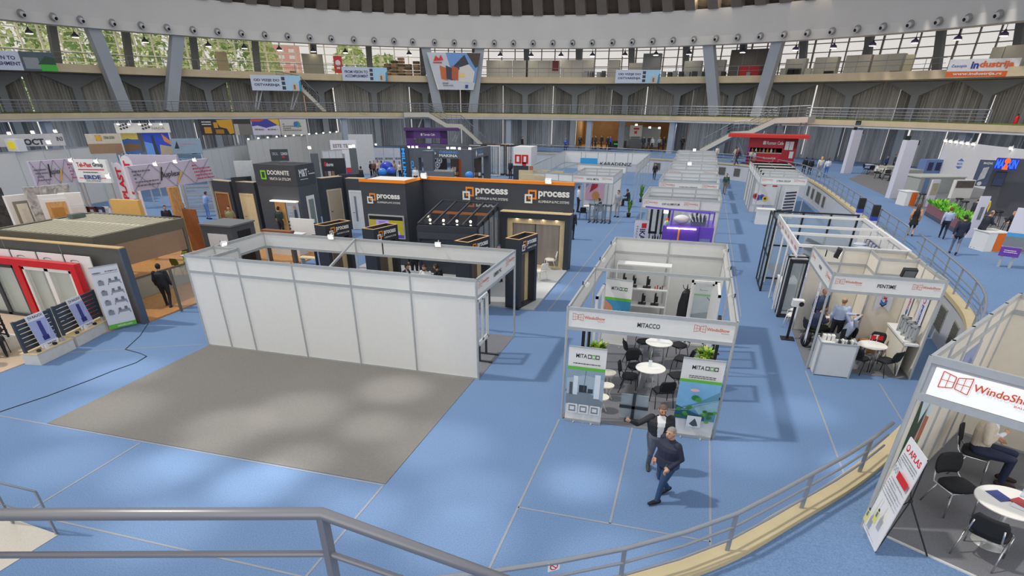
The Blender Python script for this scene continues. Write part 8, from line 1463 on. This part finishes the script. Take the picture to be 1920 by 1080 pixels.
def stool(label, px, py, grp='bar stools on the right stand'):
    p = G(px,py,ZR); t = thing('bar_stool', label, 'stool', tuple(p), grp); MB().lathe([(.2,.74),(.22,.78),(.2,.81)],p,16).build('seat', BLACK, t)
    for k in range(4): a = k*PI/2+.7; MB().tube([p+V((.13*cos(a),.13*sin(a),.74)),p+V((.24*cos(a),.24*sin(a),0))],.018,6).build('leg', BLACK, t)
for k,(x,y) in enumerate(((1722,388),(1740,382),(1790,398),(1800,404),(1880,440),(1862,425),(1895,470))): stool('black bar stool on the right stand, %s' % ('by the farther counter','behind the slim poster','behind the planter, left','behind the planter, right','behind the nearer counter, left','behind the suited man','behind the nearer counter, right')[k], x, y)
for k,(x,y) in enumerate(((1630,328),(1645,335),(1660,338),(1622,326))): 
    p = G(x,y,ZR); dup(CH,tuple(p),k*1.4,'black chair at the visitor tables left of the nearer pylon, %s' % ('first','second','third','fourth')[k])
for k,(x,y) in enumerate(((1652,334),(1626,324))): p = G(x,y,ZR); dup(tb,tuple(p),0,'white round visitor table left of the nearer pylon, %s' % ('nearer','farther')[k])
RP = [('woman in short black dress with long brown hair walking on the ring',1705,442,1721,382,(.2,1),'step',dict(top='17171b',legs='17171b',hair='4a3024',long=.3,skirt=(1.05,.62,.24),bare=True,sleeves='half')),
('woman in pale blue top and navy trousers walking on the ring',1764,447,1781,388,(.3,1),'walk',dict(top='a9b4d0',legs='20263a',hair='7a3e26')),('man in navy jacket and grey trousers walking on the ring with a phone',1785,477,1809,402,(.25,1),'walk',dict(top='20263a',legs='7a7d8c',hair='2a211b',coat=.12,fat=1.15)),
('bald man in dark suit leaning on the orange counter',1826,466,1858,393,(.9,.3),'desk',dict(top='1f2432',legs='1f2432',hair='6a5a50',bald=True,fat=1.2)),('bald man in dark clothes behind the planter, bending over a table',1812,425,1824,372,(.8,.4),'desk',dict(top='20242f',legs='20242f',bald=True)),('woman in yellow top standing behind the banner stand',1833,420,1843,374,(-.5,-1),'stand',dict(top='d8c04a',legs='22252b',hair='2a1f1a',long=.25)),
('woman with long blond hair and black jacket behind the orange counter',1885,455,1892,400,(-1,-.4),'desk',dict(top='1b1d22',legs='1b1d22',hair='b08a5a',long=.28)),
('man in white shirt seated at the visitor table left of the nearer pylon',1638,333,1642,307,(1,-.2),'sittable',dict(top='d9dbe2',legs='22252b')),('man in blue jumper standing by the visitor tables',1656,322,1661,292,(.5,-.8),'stand',dict(top='2c4078',legs='22252b')),('man in grey jacket by the grey cabinet behind the first visitor table',1672,318,1674,294,(.8,-.4),'stand',dict(top='4a4a52',legs='2a2d35')),('man in dark jacket beside the man in the grey jacket',1679,318,1682,294,(-1,-.3),'stand',dict(top='2a2a30',legs='2a2d35')),('person in brown seated by the nearer visitor table',1676,340,1680,319,(-1,0),'sittable',dict(top='6a4a40',legs='22252b')),
('woman with blond hair in white jacket walking on the ring by the railing',1533,332,1538,293,(.1,1),'walk',dict(top='cfcbc6',legs='9a9ca8',hair='c9a060',long=.3)),('person in white top and blue jeans walking on the ring',1546,333,1554,296,(.2,1),'walk',dict(top='d0d2dc',legs='5a7ac0',hair='4a382c')),('person in black on the ring beside the railing, left of a pair',1505,326,1510,295,(.2,1),'stand',dict(top='1b1c21',legs='1b1c21')),('person in black on the ring beside the railing, right of a pair',1516,328,1521,298,(.2,1),'stand',dict(top='1f2024',legs='1f2024')),
('man in beige shirt walking past the foot of the right staircase',1376,303,1379,275,(-.8,-.4),'walk',dict(top='cfc4b4',legs='b9ae9c')),('man in navy jacket and red top walking past the foot of the right staircase',1380,309,1385,277,(-.7,-.5),'walk',dict(top='262c48',legs='22252b',shirt='c01f2a',hair='8a8580')),('man in grey shirt at the corner of the red kiosk',1411,311,1415,283,(.8,.5),'stand',dict(top='9a9fae',legs='8a7f70')),('woman in cream blouse at the far end of the centre row',1342,300,1345,274,(-.3,-1),'stand',dict(top='d9d4c8',legs='b0a898',hair='2a1f1a')),('man with tablet by the left post of the red kiosk',1404,309,1408,283,(.6,.8),'phone',dict(top='b9b4ac',legs='3a3d45'))]
for lab,fx,fy,hx_,hy_,lk,ps,kw in RP:
    if kw.get('sleeves') == 'half': kw['sleeves'] = False
    pperson(lab, fx, fy, hx_, hy_, ZR, lk, ps, res=.018 if fx > 1690 and fy > 380 else .024, hmin=1.45, **kw)
# speakers hung on the mid railing, vents in the arena wall, fire extinguisher
for k,(x,y) in enumerate(((1610,390),(1636,405))): p = G(x,y+12,ZR+.3); t = thing('loudspeaker', 'black and blue loudspeaker column by the ring railing, %s' % ('left','right')[k], 'loudspeaker', (p.x,p.y,ZR)); MB().box((p.x-.16,p.y-.12,ZR),(p.x+.16,p.y+.16,ZR+.4)).build('base', mat('dcdde2',.5), t); MB().box((p.x-.16,p.y-.14,ZR+.4),(p.x+.16,p.y+.16,ZR+.6)).build('blue_band', mat('2a44b0',.5), t); MB().box((p.x-.16,p.y-.12,ZR+.6),(p.x+.16,p.y+.16,ZR+1.15)).build('cabinet', BLACK, t)
WL = resample(CURB, 1.0)
def vent(label, px, py):
    best = min(WL, key=lambda p: (lambda a: abs(a))((V((p.x,p.y,.8))-EYE).normalized().cross(ray(px,py).normalized()).length if p.y > 12 else 9)); i = WL.index(best); d = (WL[i+1]-WL[i-1]).normalized(); n = V((-d.y,d.x,0))*.015; c = best+n
    t = thing('air_vent', label, 'vent', (c.x,c.y,.4), 'vents in the ring wall'); MB().bar((c.x-d.x*.45,c.y-d.y*.45,.82),(c.x+d.x*.45,c.y+d.y*.45,.82),.03,.8).build('frame', mat('9a9a94',.5), t); mb = MB()
    for k in range(7): mb.bar((c.x-d.x*.4+n.x,c.y-d.y*.4+n.y,.5+.105*k),(c.x+d.x*.4+n.x,c.y+d.y*.4+n.y,.5+.105*k),.04,.08)
    mb.build('grille', mat('5a5a54',.6), t)
for k,(x,y) in enumerate(((1766,607),(1785,635),(1511,362),(1520,370),(1527,374),(1533,379),(1541,384),(1359,325),(1380,329),(1237,309))): vent('dark louvred vent in the ring wall, %s' % ('behind the pennant booth, left','behind the pennant booth, right','first of five past the right-hand row','second of five past the right-hand row','third of five past the right-hand row','fourth of five past the right-hand row','fifth of five past the right-hand row','at the far end of the aisle, left','at the far end of the aisle, right','behind the man walking down the left aisle')[k], x, y)
p = C(RG+.6, theta_of(1895,225,RG)[0], ZG); fe = thing('fire_extinguisher', 'small red fire extinguisher on the walkway at the right', 'fire extinguisher', tuple(p)); MB().lathe([(.14,0),(.16,.05),(.16,.6),(.06,.72)],p,12).build('cylinder', RED, fe, True); MB().cyl(p+V((0,0,.72)),p+V((0,0,.85)),.05,n=8).build('valve', BLACK, fe)
for k,x in enumerate((1610,)): p = on_cyl(x,232,RG-.3); floodlight('black twin spotlight hanging from the walkway edge on the right', p, (-.3,-1,-.6), m=BLACK, lit=False, s=2.5)

for k in range(-4,5):                          # area lights added under the walkway to brighten the curtains
    th = TH0 + math.radians(18*k); l = bpy.data.lights.new('walkway_light','AREA'); lo = bpy.data.objects.new('walkway_light', l); COL.objects.link(lo); lo.location = C(RG+1.2, th, 4.95); l.shape = 'RECTANGLE'; l.size = 12; l.size_y = .6; l.energy = 150; l.color = (1,.98,.95)
    lo.rotation_euler = V((cos(th), sin(th), -.75)).to_track_quat('-Z','Y').to_euler()
